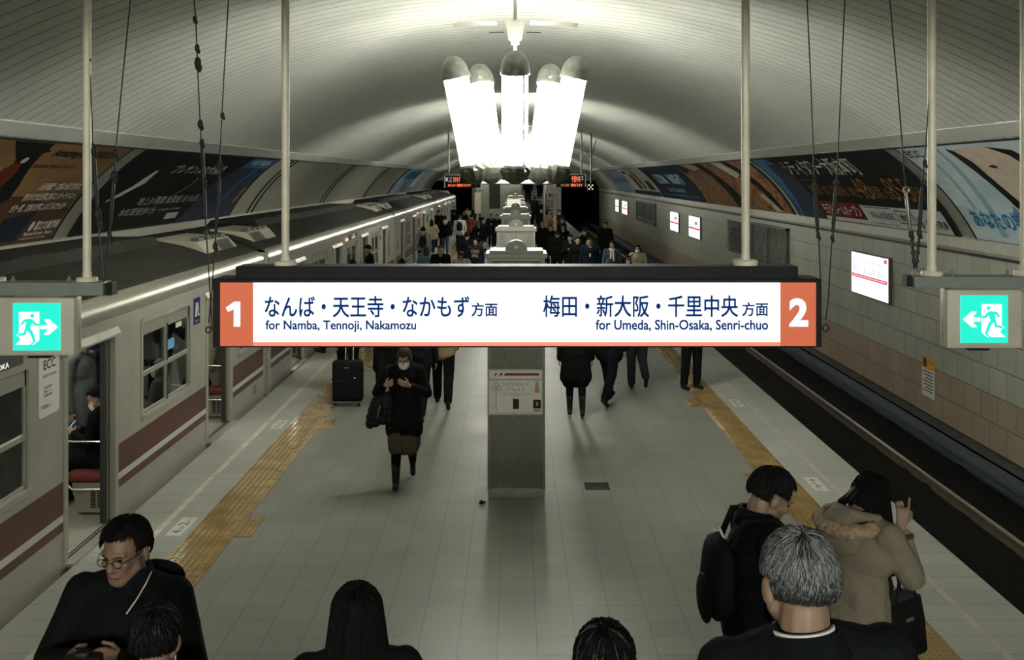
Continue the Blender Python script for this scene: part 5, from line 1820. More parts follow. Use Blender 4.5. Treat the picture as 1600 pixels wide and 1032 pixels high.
def strands(mb, M, style, seed, count, length, r0=.0011, lift=.016, crown=(0, .45, .9), zmin=-1.0, zmax=1.0):
    rnd = random.Random(seed)
    c = Vector(crown).normalized()
    def base(d):
        return 1 / math.sqrt((d.x / .077) ** 2 + (d.y / .098) ** 2 + (d.z / .093) ** 2)
    done = 0
    while done < count:
        d = Vector((rnd.gauss(0, 1), rnd.gauss(0, 1), rnd.gauss(0, 1))).normalized()
        a = math.atan2(abs(d.x), -d.y)
        el = math.asin(d.z)
        if (a < 1.0 and el < .6) or el < -.5 or (a < 1.9 and el < .02):
            continue
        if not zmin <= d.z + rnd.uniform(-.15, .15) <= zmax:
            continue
        done += 1
        away = (d - c * d.dot(c))
        if away.length < .05:
            away = Vector((rnd.gauss(0, 1), rnd.gauss(0, 1), 0))
        ax = c.cross(d)
        if ax.length < 1e-3:
            ax = Vector((1, 0, 0))
        ax.normalize()
        ax = (ax + Vector((rnd.gauss(0, .22), rnd.gauss(0, .22), rnd.gauss(0, .22)))).normalized()
        L = length * rnd.uniform(.6, 1.2)
        pts = []
        for j in range(5):
            q = j / 4
            dd = Matrix.Rotation(L * q, 3, ax) @ d
            a2, e2 = math.atan2(abs(dd.x), -dd.y), math.asin(max(-1, min(1, dd.z)))
            if style in ('bob', 'long') and e2 < -.25 and a2 > .9 and pts:
                last = Vector(pts[-1])
                out = M.to_3x3() @ Vector((dd.x, dd.y, 0)).normalized()
                for q2 in range(4):
                    last = last + Vector((0, 0, -.042)) + out * .006
                    pts.append(tuple(last))
                break
            if j > 1 and ((a2 < 1.0 and e2 < .52) or (a2 < 1.95 and e2 < -.08) or e2 < -.62):
                break
            rr = base(dd) + lift * (.9 + .35 * q) + rnd.uniform(-.002, .005)
            if dd.z < -.2:
                rr += .004
            pts.append(tuple(M @ (dd * rr + Vector((0, .012, .025)))))
        w = r0 * rnd.uniform(.8, 1.6)
        if len(pts) > 1:
            mb.tube(pts, [w] + [w * 1.1] * (len(pts) - 2) + [w * .25], 3)

def person(label, x, y, h=1.68, face=0.0, z=0.0, walk='stand', arms=('down', 'down'), skin=0, hair=('short', HAIR), top=None, hem=.80, flare=.0, bottom=None, skirt=None,
           shoes=SHOEM, head=(0, 0), mask=False, glasses=False, voxel=.016, bulk=1.0, lean=0.0, collar=None, shirt=None, tie=None, scarf=None, hood=None, group='people in the station', detail=False, arm_pos=None, hand_opts=None, folds=.012, leg_pos=None, heel=False, roll=0.0, sleeve_end=1.0):
    top = top or C_BLACK
    bottom = bottom if bottom is not None else C_BLACK
    k = h / 1.70
    P_ = Person()
    e = thing('person', (x, y, z), label, 'person', group, math.radians(face))
    P_.e, P_.k = e, k
    # ---- joints (unscaled, facing -y)
    legs = [LEGS[q] for q in WALKS[walk]]
    if leg_pos:
        legs = leg_pos
    hips = [Vector((.092, 0, .90)), Vector((-.092, 0, .90))]
    J = []
    for s, hp, (kn, an, pit) in zip((1, -1), hips, legs):
        K = hp + Vector((kn[0] * s, kn[1], kn[2]))
        A = hp + Vector((an[0] * s, an[1], an[2]))
        c_, s_ = math.cos(pit), math.sin(pit)
        fw = Vector((.03 * s, -c_, -s_)).normalized()
        dn = Vector((0, s_ * -1.0 if False else -s_ * -1, -c_))
        dn = Vector((0, s_, -c_)) if True else dn
        heel_ = A + dn * .055 - fw * .045
        toe = A + dn * .065 + fw * .135
        J.append((hp, K, A, heel_, toe, fw, dn))
    low = min(min(j[3].z, j[4].z) for j in J) - .032
    dz = Vector((0, 0, -low))
    if walk == 'sit':
        pass
    def T(p):
        p = Vector(p)
        if p.z > .95 and (lean or roll):
            q = p - Vector((0, 0, .95))
            q = Matrix.Rotation(roll, 3, 'Y') @ Matrix.Rotation(lean, 3, 'X') @ q          # positive lean bends forwards (towards -y)
            p = q + Vector((0, 0, .95))
        return (p + dz) * k
    def V(p): return (Vector(p) + dz) * k
    sh = [Vector((.178 * (1 + (bulk - 1) * .5), .0, 1.405)), Vector((-.178 * (1 + (bulk - 1) * .5), .0, 1.405))]
    AJ = []
    for i, s in enumerate((1, -1)):
        pos = arm_pos[i] if arm_pos and arm_pos[i] else ARMS[arms[i]]
        E_ = sh[i] + Vector((pos[0][0] * s, pos[0][1], pos[0][2]))
        W_ = sh[i] + Vector((pos[1][0] * s, pos[1][1], pos[1][2]))
        AJ.append((sh[i], E_, W_))
    # ---- head frame
    pitch, yaw = math.radians(head[0]), math.radians(head[1])
    neck = T((0, .012, 1.455))
    Rl = Matrix.Rotation(lean, 3, 'X')
    Rh = Rl @ Matrix.Rotation(yaw, 3, 'Z') @ Matrix.Rotation(pitch, 3, 'X')
    hc = neck + Rl @ Vector((0, -.012, .035)) * k + Rh @ Vector((0, -.006, .098)) * k
    def Hd(p): return hc + Rh @ (Vector(p) * k)
    MH = Matrix.Translation(hc) @ Rh.to_4x4() @ Matrix.Diagonal((k, k, k, 1))
    P_.Hd, P_.T, P_.MH, P_.AJ, P_.J, P_.V = Hd, T, MH, AJ, J, V
    # ---- body: one continuous skin
    w0 = bulk
    B = Blob()
    B.ellipsoid(Hd((0, .012, .025)), (.076 * k, .096 * k, .092 * k), 20, 14, Rh)
    B.ellipsoid(Hd((0, -.024, -.038)), (.061 * k, .070 * k, .082 * k), 18, 12, Rh)
    B.cap(Hd((-.012, -.066, -.098)), Hd((.012, -.066, -.098)), .021 * k, .021 * k)
    for s in (1, -1):
        B.cap(Hd((s * .052, -.02, -.055)), Hd((s * .02, -.066, -.092)), .024 * k, .02 * k)
        B.ellipsoid(Hd((s * .036, -.064, -.022)), (.026 * k, .024 * k, .022 * k), 10, 6, Rh)
        B.ellipsoid(Hd((s * .083, .016, -.014)), (.013 * k, .021 * k, .035 * k), 10, 8, Rh @ Matrix.Rotation(s * .35, 3, 'Z'))
        B.cap(Hd((s * .012, -.084, .024)), Hd((s * .046, -.072, .020)), .013 * k, .010 * k)
    B.cap(Hd((0, -.086, .012)), Hd((0, -.107, -.028)), .0085 * k, .0125 * k)
    for s in (1, -1):
        B.ellipsoid(Hd((s * .011, -.098, -.031)), (.009 * k, .010 * k, .007 * k), 8, 6, Rh)
    B.cap(Hd((-.017, -.086, -.062)), Hd((.017, -.086, -.062)), .0085 * k, .0085 * k)
    B.cap(Hd((0, .022, -.06)), neck - Vector((0, 0, .03)) * k, .054 * k * min(w0, 1.12), .062 * k * min(w0, 1.12))
    w = bulk
    B.ellipsoid(T((0, 0, 1.30)), (.158 * k * w, .105 * k, .165 * k), 16, 10, Rl)
    B.ellipsoid(T((0, 0, 1.10)), (.135 * k * w, .095 * k, .14 * k), 16, 10, Rl)
    B.ellipsoid(V((0, .005, .95)), (.150 * k * w, .108 * k, .115 * k), 16, 10)
    B.cap(T(sh[0]), T(sh[1]), .052 * k, .052 * k)
    B.cap(T((0, .01, 1.40)), neck, .085 * k, .062 * k)
    for i, s in enumerate((1, -1)):
        S_, E_, W_ = (T(q) for q in AJ[i])
        B.chain([S_, E_, W_], [.050 * k, .040 * k, .026 * k])
        f = (W_ - E_).normalized()
        ho = (hand_opts or {}).get(i, {})
        hf = ho.get('fwd', f)
        pn = ho.get('palm', Vector((-s, 0, 0)) if f.z < -.6 else Vector((-s * .5, .6, -.6)))
        th = ho.get('thumb', Vector((0, -1, 0)) if f.z < -.6 else Vector((0, 0, 1)))
        hand(B, W_, hf, pn, th, k, ho.get('curl', .45), ho.get('point', False))
    for j in J:
        hp, K, A, he, to, fw, dn = j
        B.chain([V(hp), V(K), V(A)], [.084 * k, .054 * k, .038 * k])
        B.chain([V(A), V(he)], [.036 * k, .030 * k])
        B.cap(V(he), V(to), .030 * k, .026 * k)
    P_.body = fuse('body', B, SKIN[skin], e, voxel * .8, 2)
    # ---- face
    for s in (1, -1):
        mb = MB(); mb.ellipsoid(Hd((s * .031, -.0805, .002)), (.0125 * k, .007 * k, .0055 * k), 10, 6, Rh); put('eye', mb, EYE, e, True, world=False)
        mb = MB(); mb.tube([tuple(Hd(p)) for p in ((s * .014, -.0945, .019), (s * .03, -.0915, .025), (s * .047, -.079, .021))], [.0028 * k, .0036 * k, .0018 * k], 6); put('eyebrow', mb, BROW, e, True, world=False)
    if not mask:
        mb = MB(); mb.tube([tuple(Hd(p)) for p in ((-.021, -.0865, -.0625), (0, -.0955, -.0605), (.021, -.0865, -.0625))], [.002 * k, .0048 * k, .002 * k], 6); put('mouth', mb, LIP, e, True, world=False)
    else:
        mb = MB()
        rows = []
        for i in range(9):
            el = -.115 + .105 * i / 8
            row = []
            for q in range(13):
                a = -1.25 + 2.5 * q / 12
                bul = .030 * math.cos(a * .8) * math.sin(PI * min(1, (i + .6) / 8.5))
                row.append(tuple(Hd(((.068 + bul * .2) * math.sin(a), -.012 - (.078 + bul) * math.cos(a), el))))
            rows.append(row)
        mb.strip(rows)
        for s in (1, -1):
            mb.tube([tuple(Hd(p)) for p in ((s * .066, -.035, -.03), (s * .082, -.005, -.01), (s * .084, .018, .008))], .0018 * k, 5)
        mo = put('face_mask', mb, MASKM, e, True, world=False)
        sol = mo.modifiers.new('thickness', 'SOLIDIFY'); sol.thickness = .003
    if glasses:
        mb = MB()
        for s in (1, -1):
            mb.tube([tuple(Hd((s * .032 + .021 * math.cos(2 * PI * q / 16), -.101, .0 + .016 * math.sin(2 * PI * q / 16)))) for q in range(16)], .0016 * k, 5, closed=True)
            mb.tube([tuple(Hd((s * .053, -.101, .004))), tuple(Hd((s * .078, -.05, .006))), tuple(Hd((s * .084, .012, .004)))], .0016 * k, 5)
        mb.tube([tuple(Hd((-.011, -.102, .003))), tuple(Hd((.011, -.102, .003)))], .0016 * k, 5)
        put('glasses', mb, EYE, e, True, world=False)
    # ---- hair
    if hair:
        st, hm = hair[0], hair[1]
        seed = hash(label) % 9973 if False else sum(map(ord, label))
        if st in ('short', 'crop') and not detail:
            mb = MB(); star_hair(mb, MH, st, seed); put('hair', mb, hm, e, True, world=False)
        elif st in ('short', 'crop'):
            mb = MB(); star_hair(mb, MH, st, seed, n=64, m=44, thick=hair[2] if len(hair) > 2 else .009, tw=.35)
            P_.hair = put('hair', mb, hm, e, True, world=False)
        else:
            hb = Blob(); star_hair(hb, MH, 'bob', seed, thick=.012)
            drop = -.12 if st == 'bob' else -.21
            for q in range(9):
                a = -1.35 + 2.7 * q / 8                      # curtain round the back of the head
                dx, dy = math.sin(a), math.cos(a)
                hb.cap(Hd((.070 * dx, .018 + .074 * dy, .05)), Hd((.080 * dx, .022 + .074 * dy, -.06)), .022 * k, .022 * k, 8); hb.cap(Hd((.080 * dx, .022 + .074 * dy, -.06)), Hd((.108 * dx, .030 + .080 * dy, drop)), .022 * k, .018 * k, 8)
            for s in (1, -1):
                hb.cap(Hd((s * .072, -.03, .05)), Hd((s * .088, -.030, drop * .85)), .018 * k, .014 * k, 8)
            P_.hair = fuse('hair', hb, hm, e, max(.006, voxel * .55), 2)
    # ---- trousers, skirt, tights
    if skirt:
        ln, sm = skirt
        SB = Blob()
        c0, c1 = V((0, .0, 1.02)), V((0, (J[0][1].y + J[1][1].y) / 2, ln))
        n = 10
        for q in range(n):
            a, b_ = q / n, (q + 1) / n
            for xx in (-1, 0, 1):
                SB.cap(c0.lerp(c1, a) + Vector((xx * (.060 + .025 * a) * k, 0, 0)), c0.lerp(c1, b_) + Vector((xx * (.060 + .025 * b_) * k, 0, 0)), (.105 + .02 * a) * k, (.105 + .02 * b_) * k if q < n - 1 else .10 * k)
        for j in J:
            q0, q1 = V(j[0]), V(j[1])
            tt = max(.1, min(1, (q0.z - c1.z) / max(.05, q0.z - q1.z) - .04))
            SB.cap(q0, q0.lerp(q1, tt), .118 * k, .100 * k)
        fuse('skirt', SB, sm, e, voxel, 3, folds * .5)
    LB = Blob()
    ti = skirt is not None
    for s, j in zip((1, -1), J):
        hp, K, A = j[0], j[1], j[2]
        if ti:
            LB.chain([V(hp), V(K), V(K.lerp(A, .3)), V(A)], [.092 * k, .062 * k, .062 * k, .046 * k])
        else:
            LB.chain([V(hp), V(K), V(A + Vector((0, 0, .0)))], [.103 * k, .080 * k, .066 * k])
    LB.ellipsoid(V((0, .005, .95)), (.165 * k * w, .122 * k, .125 * k), 16, 10)
    fuse('tights' if ti else 'trousers', LB, bottom, e, voxel, 3, 0 if ti else folds)
    for j in J:
        FB = Blob()
        FB.cap(V(j[3] + j[6] * .002), V(j[4]), .037 * k, .034 * k)
        FB.cap(V(j[2]), V(j[3] - j[5] * -.01), .045 * k, .036 * k)
        FB.cap(V(j[2]), V(j[4] - j[5] * .07), .042 * k, .034 * k)
        if heel:
            FB.cap(V(j[2] + Vector((0, 0, .16))), V(j[2]), .052 * k, .045 * k)
        fuse('shoe', FB, shoes, e, max(.006, voxel * .6), 1)
    # ---- coat or jacket
    CB = Blob()
    r = .028
    CB.ellipsoid(T((0, 0, 1.29)), ((.168 + r) * k * w, (.112 + r) * k, .17 * k), 18, 12, Rl)
    CB.ellipsoid(T((0, 0, 1.10)), ((.150 + r) * k * w, (.105 + r) * k, .18 * k), 18, 12, Rl)
    CB.cap(T(sh[0] + Vector((0, 0, -.004))), T(sh[1] + Vector((0, 0, -.004))), .070 * k, .070 * k)
    CB.cap(T((-.09 * w, .01, 1.41)), T((.09 * w, .01, 1.41)), .082 * k, .082 * k)
    CB.cap(T((0, .012, 1.41)), T((0, .012, 1.455)), .085 * k, .066 * k)
    for s in (1, -1):
        CB.cap(T((s * .06, .012, 1.435)), T((s * .165 * (1 + (bulk - 1) * .5), .004, 1.402)), .070 * k, .066 * k)
    CB.ellipsoid(V((0, .005, .96)), (.182 * k * w, .142 * k, .12 * k), 16, 10)
    n = 6
    top_, bot_ = (T((0, 0, 1.05)), V((0, (J[0][1].y + J[1][1].y) * .45 if hem < .75 else 0, hem)))
    for q in range(n):
        a, b_ = q / n, (q + 1) / n
        for xx in (-1, -.33, .33, 1):
            wa, wb = (.075 * w + flare * a), (.075 * w + flare * b_)
            CB.cap(top_.lerp(bot_, a) + Vector((xx * wa * k, 0, 0)), top_.lerp(bot_, b_) + Vector((xx * wb * k, 0, 0)), (.125 + flare * .3 * a) * k, (.125 + flare * .3 * b_) * k if q < n - 1 else .085 * k)
    for i in (0, 1):
        S_, E_, W_ = (T(q) for q in AJ[i])
        We = E_.lerp(W_, sleeve_end)
        CB.chain([S_, E_, We], [.072 * k * w ** .5, .062 * k * w ** .5, .046 * k])
    P_.coat = fuse('coat' if hem < .85 else 'jacket', CB, top, e, voxel, 3, folds)
    # ---- collar, shirt front, tie, scarf, hood
    def ring_band(name, m_, z0, z1, r0, r1, open_=0.0, th=.012):
        mb = MB(); rows = []
        n_ = 26
        for q in range(n_ + 1):
            a = -PI / 2 + open_ + (2 * PI - 2 * open_) * q / n_
            d_ = Vector((math.cos(a), math.sin(a) * 1.02, 0))
            back = .5 + .5 * d_.y
            row = []
            for (rr, zz) in ((r0, z0), (r1, z1), (r1 - th, z1 + .002), (r0 - th, z0)):
                row.append(tuple(T((d_.x * rr, .012 + d_.y * rr, zz + .018 * back))))
            rows.append(row)
        mb.strip(rows, closed=True)
        L_ = len(mb.v)
        if open_:
            mb.f += [(0, 1, 2, 3), (L_ - 4, L_ - 3, L_ - 2, L_ - 1)]; mb.m += [0, 0]
        return put(name, mb, m_, e, True, world=False, angle=50)
    if collar:
        ring_band('collar', collar, 1.43, 1.50, .105, .080, .25)
    if shirt:
        ring_band('shirt_collar', shirt, 1.44, 1.495, .075, .064, .12, .006)
        mb = MB()
        yF = -.112 - r - .018
        pts = [(-.045, 1.44), (.045, 1.44), (.018, 1.16), (0, 1.12), (-.018, 1.16)]
        rows = [[tuple(T((a, yF + .012 + (.07 if b_ > 1.4 else 0) - .002, b_))) for a, b_ in pts], [tuple(T((a, yF + .05 + (.06 if b_ > 1.4 else 0), b_))) for a, b_ in pts]]
        mb.strip(rows, closed=True); mb.f += [(0, 1, 2, 3, 4), (5, 6, 7, 8, 9)]; mb.m += [0, 0]
        put('shirt_front', mb, shirt, e, world=False)
        if tie:
            mb = MB()
            for pts in ([(-.012, 1.435), (.012, 1.435), (.019, 1.17), (0, 1.145), (-.019, 1.17)],):
                rows = [[tuple(T((a, yF + .007 + (.07 if b_ > 1.4 else 0) - .003, b_))) for a, b_ in pts], [tuple(T((a, yF + .02 + (.05 if b_ > 1.4 else 0), b_))) for a, b_ in pts]]
                mb.strip(rows, closed=True); mb.f += [(0, 1, 2, 3, 4), (5, 6, 7, 8, 9)]; mb.m += [0, 0]
            put('tie', mb, tie, e, world=False)
    if scarf:
        SB = Blob()
        pts = [T((.088 * math.sin(a), .012 - .092 * math.cos(a), 1.455)) for a in [2 * PI * q / 10 for q in range(11)]]
        for q in range(10):
            SB.cap(pts[q], pts[q + 1], .036 * k, .036 * k, 8)
        for s, zz in ((.05, 1.12), (-.045, 1.18)):
            SB.cap(T((s * .6, -.115, 1.43)), T((s, -.150, zz)), .040 * k, .036 * k, 8)
        fuse('scarf', SB, scarf, e, max(.009, voxel * .7), 2, .008)
    if hood:
        HB = Blob()
        for q in range(9):
            a = -1.5 + 3.0 * q / 8
            b_ = -1.5 + 3.0 * (q + 1) / 8
            if q < 8:
                HB.cap(T((.10 * math.sin(a), .03 + .09 * math.cos(a), 1.455)), T((.10 * math.sin(b_), .03 + .09 * math.cos(b_), 1.455)), .036 * k, .036 * k, 8)
        HB.ellipsoid(T((0, .13, 1.40)), (.095 * k, .05 * k, .085 * k))
        fuse('hood', HB, hood, e, voxel, 3)
    return P_

# carried things: built in the holder's frame, linked at top level
def carried(name, P_, mbs, label, cat, group=None):
    """mbs: list of (part name, MB in the holder's local frame, material)"""
    e0 = P_.e
    W = Matrix.Translation(e0.location) @ Matrix.Rotation(e0.rotation_euler.z, 4, 'Z')
    c = Vector((0, 0, 0)); n = 0
    for _, mb, _m in mbs[:1]:
        for v in mb.v:
            c += Vector(v); n += 1
    c = W @ (c / n)
    t = thing(name, tuple(c), label, cat, group)
    for nm, mb, m_ in mbs:
        mb.v = [tuple((W @ Vector(v)) - c) for v in mb.v]
        if isinstance(mb, Blob):
            fuse(nm, mb, m_, t, .010, 4)
        else:
            put(nm, mb, m_, t, True, world=False, angle=45)
    return t

M_BAGB = mat('black_bag_leather', (.007, .007, .0075), .55, noise=.25, scale=18, bump=.1, spec=.12)
M_BAGN = mat('black_nylon', (.0065, .007, .0075), .75, noise=.25, scale=25, spec=.07)
M_BAGW = mat('white_tote_canvas', (.5, .47, .38), .8, noise=.1)
M_BAGG = mat('pale_paper_bag', (.42, .42, .40), .7, noise=.08)
M_SILV = mat('bright_buckle', (.65, .62, .55), .25, .95, noise=.05)
M_PHONE = mat('phone_case', (.010, .010, .011), .5, noise=.05, spec=.2)
M_SCREEN = glow('phone_screen', (.25, .5, .62), .8)

def rbox(mb, c, s, bev=.02, R=None):
    return mb.box(c, s, bev, 0, R)
def backpack(P_, label, m=M_BAGN, s=1.0, w=.30, hgt=.42, dep=.16):
    T = P_.T; k = P_.k
    mb = MB()
    rows = []
    for q in range(11):
        t = q / 10
        zz = 1.20 - hgt / 2 + hgt * t
        sc_ = max(0.0, 1 - abs(2 * t - 1) ** 4) ** .5 * (1 - .2 * t)
        sc_ = max(sc_, .18)
        rows.append([tuple(T((w / 2 * sc_ * (abs(math.cos(g)) ** .75) * math.copysign(1, math.cos(g)), .125 + dep * .5 + dep * .55 * sc_ * (abs(math.sin(g)) ** .75) * math.copysign(1, math.sin(g)), zz))) for g in [2 * PI * i / 20 for i in range(20)]])
    mb.strip(rows, closed=True)
    n = 20
    mb.f += [tuple(range(n)), tuple(range(10 * n, 11 * n))]; mb.m += [0, 0]
    pk = MB()
    pk.ellipsoid(T((0, .125 + dep * .98, 1.10)), (.115 * k, .022 * k, .11 * k), 16, 10)
    st = MB()
    for x in (.085, -.085):
        st.tube([tuple(T(p)) for p in ((x, .15, 1.36), (x * 1.1, .10, 1.485), (x * 1.25, -.04, 1.492), (x * 1.35, -.155, 1.38), (x * 1.5, -.168, 1.22), (x * 1.9, -.10, 1.08), (x * 1.9, .10, 1.02))], .016 * k, 8)
    hd = MB()
    hd.tube([tuple(T(p)) for p in ((-.04, .17, 1.375), (-.035, .19, 1.415), (-.015, .195, 1.43), (.015, .195, 1.43), (.035, .19, 1.415), (.04, .17, 1.375))], .006 * k, 6)
    return carried('backpack', P_, [('bag', mb, m), ('front_pocket', pk, m), ('shoulder_straps', st, m), ('top_handle', hd, C_WHITE if s > 1 else m)], label, 'backpack', 'backpacks')
def hand_bag(P_, side, label, m=M_BAGB, w=.30, hgt=.24, dep=.10, drop=.16, name='handbag', strap=False, off=(0, 0)):
    T = P_.T; k = P_.k
    W_ = T(P_.AJ[side][2])
    s = 1 if side == 0 else -1
    c = W_ + Vector((off[0] + s * .01, off[1] - .02, -.085 * k - drop - hgt / 2))
    mb = MB()
    rows = []
    for t, q in ((0, .9), (.04, 1.0), (.5, .94), (.92, .80), (1, .74)):
        zz = c.z - hgt / 2 + hgt * t
        rows.append([(c.x + dep / 2 * q * a, c.y + w / 2 * q * b_, zz) for a, b_ in ((-1, -.92), (-.85, -1), (.85, -1), (1, -.92), (1, .92), (.85, 1), (-.85, 1), (-1, .92))])
    mb.strip(rows, closed=True); mb.f += [tuple(range(8)), tuple(range(32, 40))]; mb.m += [0, 0]
    hd = MB()
    for x in (-.028, .028):
        zt = c.z + hgt / 2
        hd.tube([(c.x + x, c.y - w * .25, zt - .02), (W_.x + x * .4, W_.y - .03, W_.z - .10 * k), (W_.x + x * .4, W_.y + .02, W_.z - .10 * k), (c.x + x, c.y + w * .25, zt - .02)], .007, 6)
    zp = MB()
    zp.span(c.x - dep / 2 * .97, c.x + dep / 2 * .97, c.y - w * .08, c.y + w * .08, c.z + hgt * .28, c.z + hgt * .34)
    return carried(name, P_, [('bag', mb, m), ('handle', hd, m), ('clasp', zp, M_SILV if m is not M_BAGG else m)], label, 'bag', 'carried bags')
def phone(P_, side, label):
    T = P_.T
    W_ = T(P_.AJ[side][2]); E_ = T(P_.AJ[side][1])
    f = (W_ - E_).normalized()
    c = W_ + f * .10 + Vector((0, -.012, .035))
    R = Matrix.Rotation(math.radians(-40), 3, 'X')
    mb = MB(); rbox(mb, c, (.072, .009, .145), .004, R)
    s = MB(); rbox(s, c + R @ Vector((0, .0052, 0)), (.064, .001, .13), 0, R)
    return carried('mobile_phone', P_, [('case', mb, M_PHONE), ('screen', s, M_SCREEN)], label, 'phone', 'mobile phones')
# ------------------------------------------------------------------ who stands where
def at(px, py, h):
    d = FPX * (H - h) / (py - PY)
    return (px - PX) * d / FPX, d
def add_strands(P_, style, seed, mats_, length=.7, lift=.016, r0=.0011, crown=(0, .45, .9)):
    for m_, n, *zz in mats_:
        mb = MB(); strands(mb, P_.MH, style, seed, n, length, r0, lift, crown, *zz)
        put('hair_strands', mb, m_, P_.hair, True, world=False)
        seed += 1

# --- the people in front, on the stairs
g = person('grey haired man in a dark suit and white collar, seen from behind', .735, 2.45, 1.705, 176, 1.01, 'stand', ('down', 'down'), 1, ('short', GREYD, .003), C_INK, .78, 0, C_BLACK,
           head=(12, 12), voxel=.008, bulk=1.06, detail=True, folds=.006, collar=None, roll=.12)
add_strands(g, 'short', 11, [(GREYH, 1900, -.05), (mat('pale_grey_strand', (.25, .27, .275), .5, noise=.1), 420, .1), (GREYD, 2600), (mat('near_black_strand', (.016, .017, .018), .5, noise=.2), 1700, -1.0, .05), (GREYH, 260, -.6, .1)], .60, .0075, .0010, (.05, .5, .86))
T = g.T
mb = MB(); rows = []
for q in range(33):
    a = 2 * PI * q / 32
    dd = Vector((math.cos(a), math.sin(a), 0)); bk = .5 + .5 * dd.y
    rows.append([tuple(T((dd.x * r_, .012 + dd.y * r_ * 1.05, z_ + .018 * bk))) for r_, z_ in ((.084, 1.445), (.073, 1.488), (.067, 1.488), (.076, 1.44))])
mb.strip(rows, closed=True); put('shirt_collar', mb, C_WHITE, g.e, True, world=False, angle=50)
mb = MB(); rows = []
for q in range(33):
    a = -PI / 2 + .5 + (2 * PI - 1.0) * q / 32
    dd = Vector((math.cos(a), math.sin(a), 0)); bk = .5 + .5 * dd.y
    rows.append([tuple(T((dd.x * r_, .012 + dd.y * r_ * 1.02, z_ + .03 * bk))) for r_, z_ in ((.118, 1.425), (.086, 1.474), (.079, 1.472), (.095, 1.42))])
mb.strip(rows, closed=True); put('suit_collar', mb, C_INK, g.e, True, world=False, angle=50)

b = person('black haired man in a dark coat and backpack, looking down beside the tactile strip', 1.105, 4.85, 1.705, 96, .50, 'stand', ('phone', 'phone'), 1, ('short', HAIR, .009), C_INK, .70, .01, C_BLACK,
           head=(30, 6), voxel=.009, bulk=1.12, lean=.05, detail=True, folds=.008, collar=C_INK)
add_strands(b, 'short', 21, [(HAIR, 2200), (mat('soft_black_strand', (.014, .0135, .013), .5, noise=.1, spec=.1), 700)], .75, .014, .0012)
backpack(b, 'black backpack worn by the man looking down, with a pale curved handle', M_BAGN, 1.2, .36, .39, .12)

# hooded woman with a raised hand
raise_ = ((.04, -.16, -.20), (-.03, -.125, .045))
w = person('woman in a beige hooded down coat raising one finger by the tactile strip', 1.665, 5.2, 1.585, 122, .50, 'stand', ('phone', 'raise'), 0, ('bob', HAIR), C_KHAKI, .52, .015, C_BLACK,
           head=(42, 6), voxel=.009, bulk=1.16, lean=.16, folds=.02, arm_pos=[None, raise_], hand_opts={1: {'fwd': Vector((.03, -.25, 1)), 'palm': Vector((.8, -.4, 0)), 'thumb': Vector((0, -1, .2)), 'curl': .9, 'point': True}}, detail=True, sleeve_end=.80)
T = w.T
add_strands(w, 'bob', 71, [(HAIR, 1800)], 1.3, .017, .0013)
HB = Blob()
for q in range(10):
    a, b2 = -1.75 + 3.5 * q / 10, -1.75 + 3.5 * (q + 1) / 10
    HB.cap(T((.115 * math.sin(a), .035 + .10 * math.cos(a), 1.475 + .01 * math.cos(a))), T((.115 * math.sin(b2), .035 + .10 * math.cos(b2), 1.475 + .01 * math.cos(b2))), .032, .032)
HB.ellipsoid(T((0, .15, 1.38)), (.125, .06, .12), 14, 10)
fuse('hood', HB, C_KHAKI, w.e, .009, 3, .01)
FB = Blob()
pts = [T((.155 * math.sin(a), .115 + .115 * math.cos(a) * .9, 1.435 - .035 * math.cos(a))) for a in [-1.7 + 3.4 * q / 12 for q in range(13)]]
for q in range(12):
    FB.cap(pts[q], pts[q + 1], .036, .036)
fuse('fur_trim', FB, C_FUR, w.e, .009, 1, .03, FUR_TEX)
mb = MB()
c0 = T((-.06, -.30, .86))
rows = []
for t_, q_ in ((0, .92), (.05, 1.0), (.6, .92), (1, .78)):
    zz = c0.z - .16 + .29 * t_
    rows.append([(c0.x + .075 * q_ * a, c0.y + .155 * q_ * b_, zz) for a, b_ in ((-1, -.9), (-.8, -1), (.8, -1), (1, -.9), (1, .9), (.8, 1), (-.8, 1), (-1, .9))])
mb.strip(rows, closed=True); mb.f += [tuple(range(8)), tuple(range(24, 32))]; mb.m += [0, 0]
st = MB()
st.tube([tuple(T(p)) for p in ((-.075, -.20, 1.0), (-.11, -.165, 1.12), (-.02, -.185, 1.28), (.12, -.10, 1.47), (.16, .02, 1.475), (.10, .15, 1.36))], .011, 8)
hd = MB()
for x in (-.05, .04):
    hd.tube([(c0.x + x, c0.y - .08, c0.z + .12), (c0.x + x, c0.y - .05, c0.z + .22), (c0.x + x, c0.y + .05, c0.z + .22), (c0.x + x, c0.y + .08, c0.z + .12)], .008, 6)
bk = MB(); bk.span(c0.x - .08, c0.x - .074, c0.y - .03, c0.y + .03, c0.z + .03, c0.z + .05)
carried('handbag', w, [('bag', mb, M_BAGB), ('shoulder_strap', st, M_BAGB), ('handle', hd, M_BAGB), ('buckle', bk, M_SILV)], 'black leather handbag hanging in front of the beige hooded coat', 'bag', 'carried bags')
wt = MB(); W_, E_ = T(w.AJ[1][2]), T(w.AJ[1][1]); p_ = E_.lerp(W_, .80)
wt.lathe([(.047, -.012), (.05, -.008), (.05, .008), (.047, .012)], p_, 14, (W_ - E_).to_track_quat('Z', 'Y').to_matrix())
put('cuff_band', wt, C_BROWN, w.e, True, world=False, angle=50)

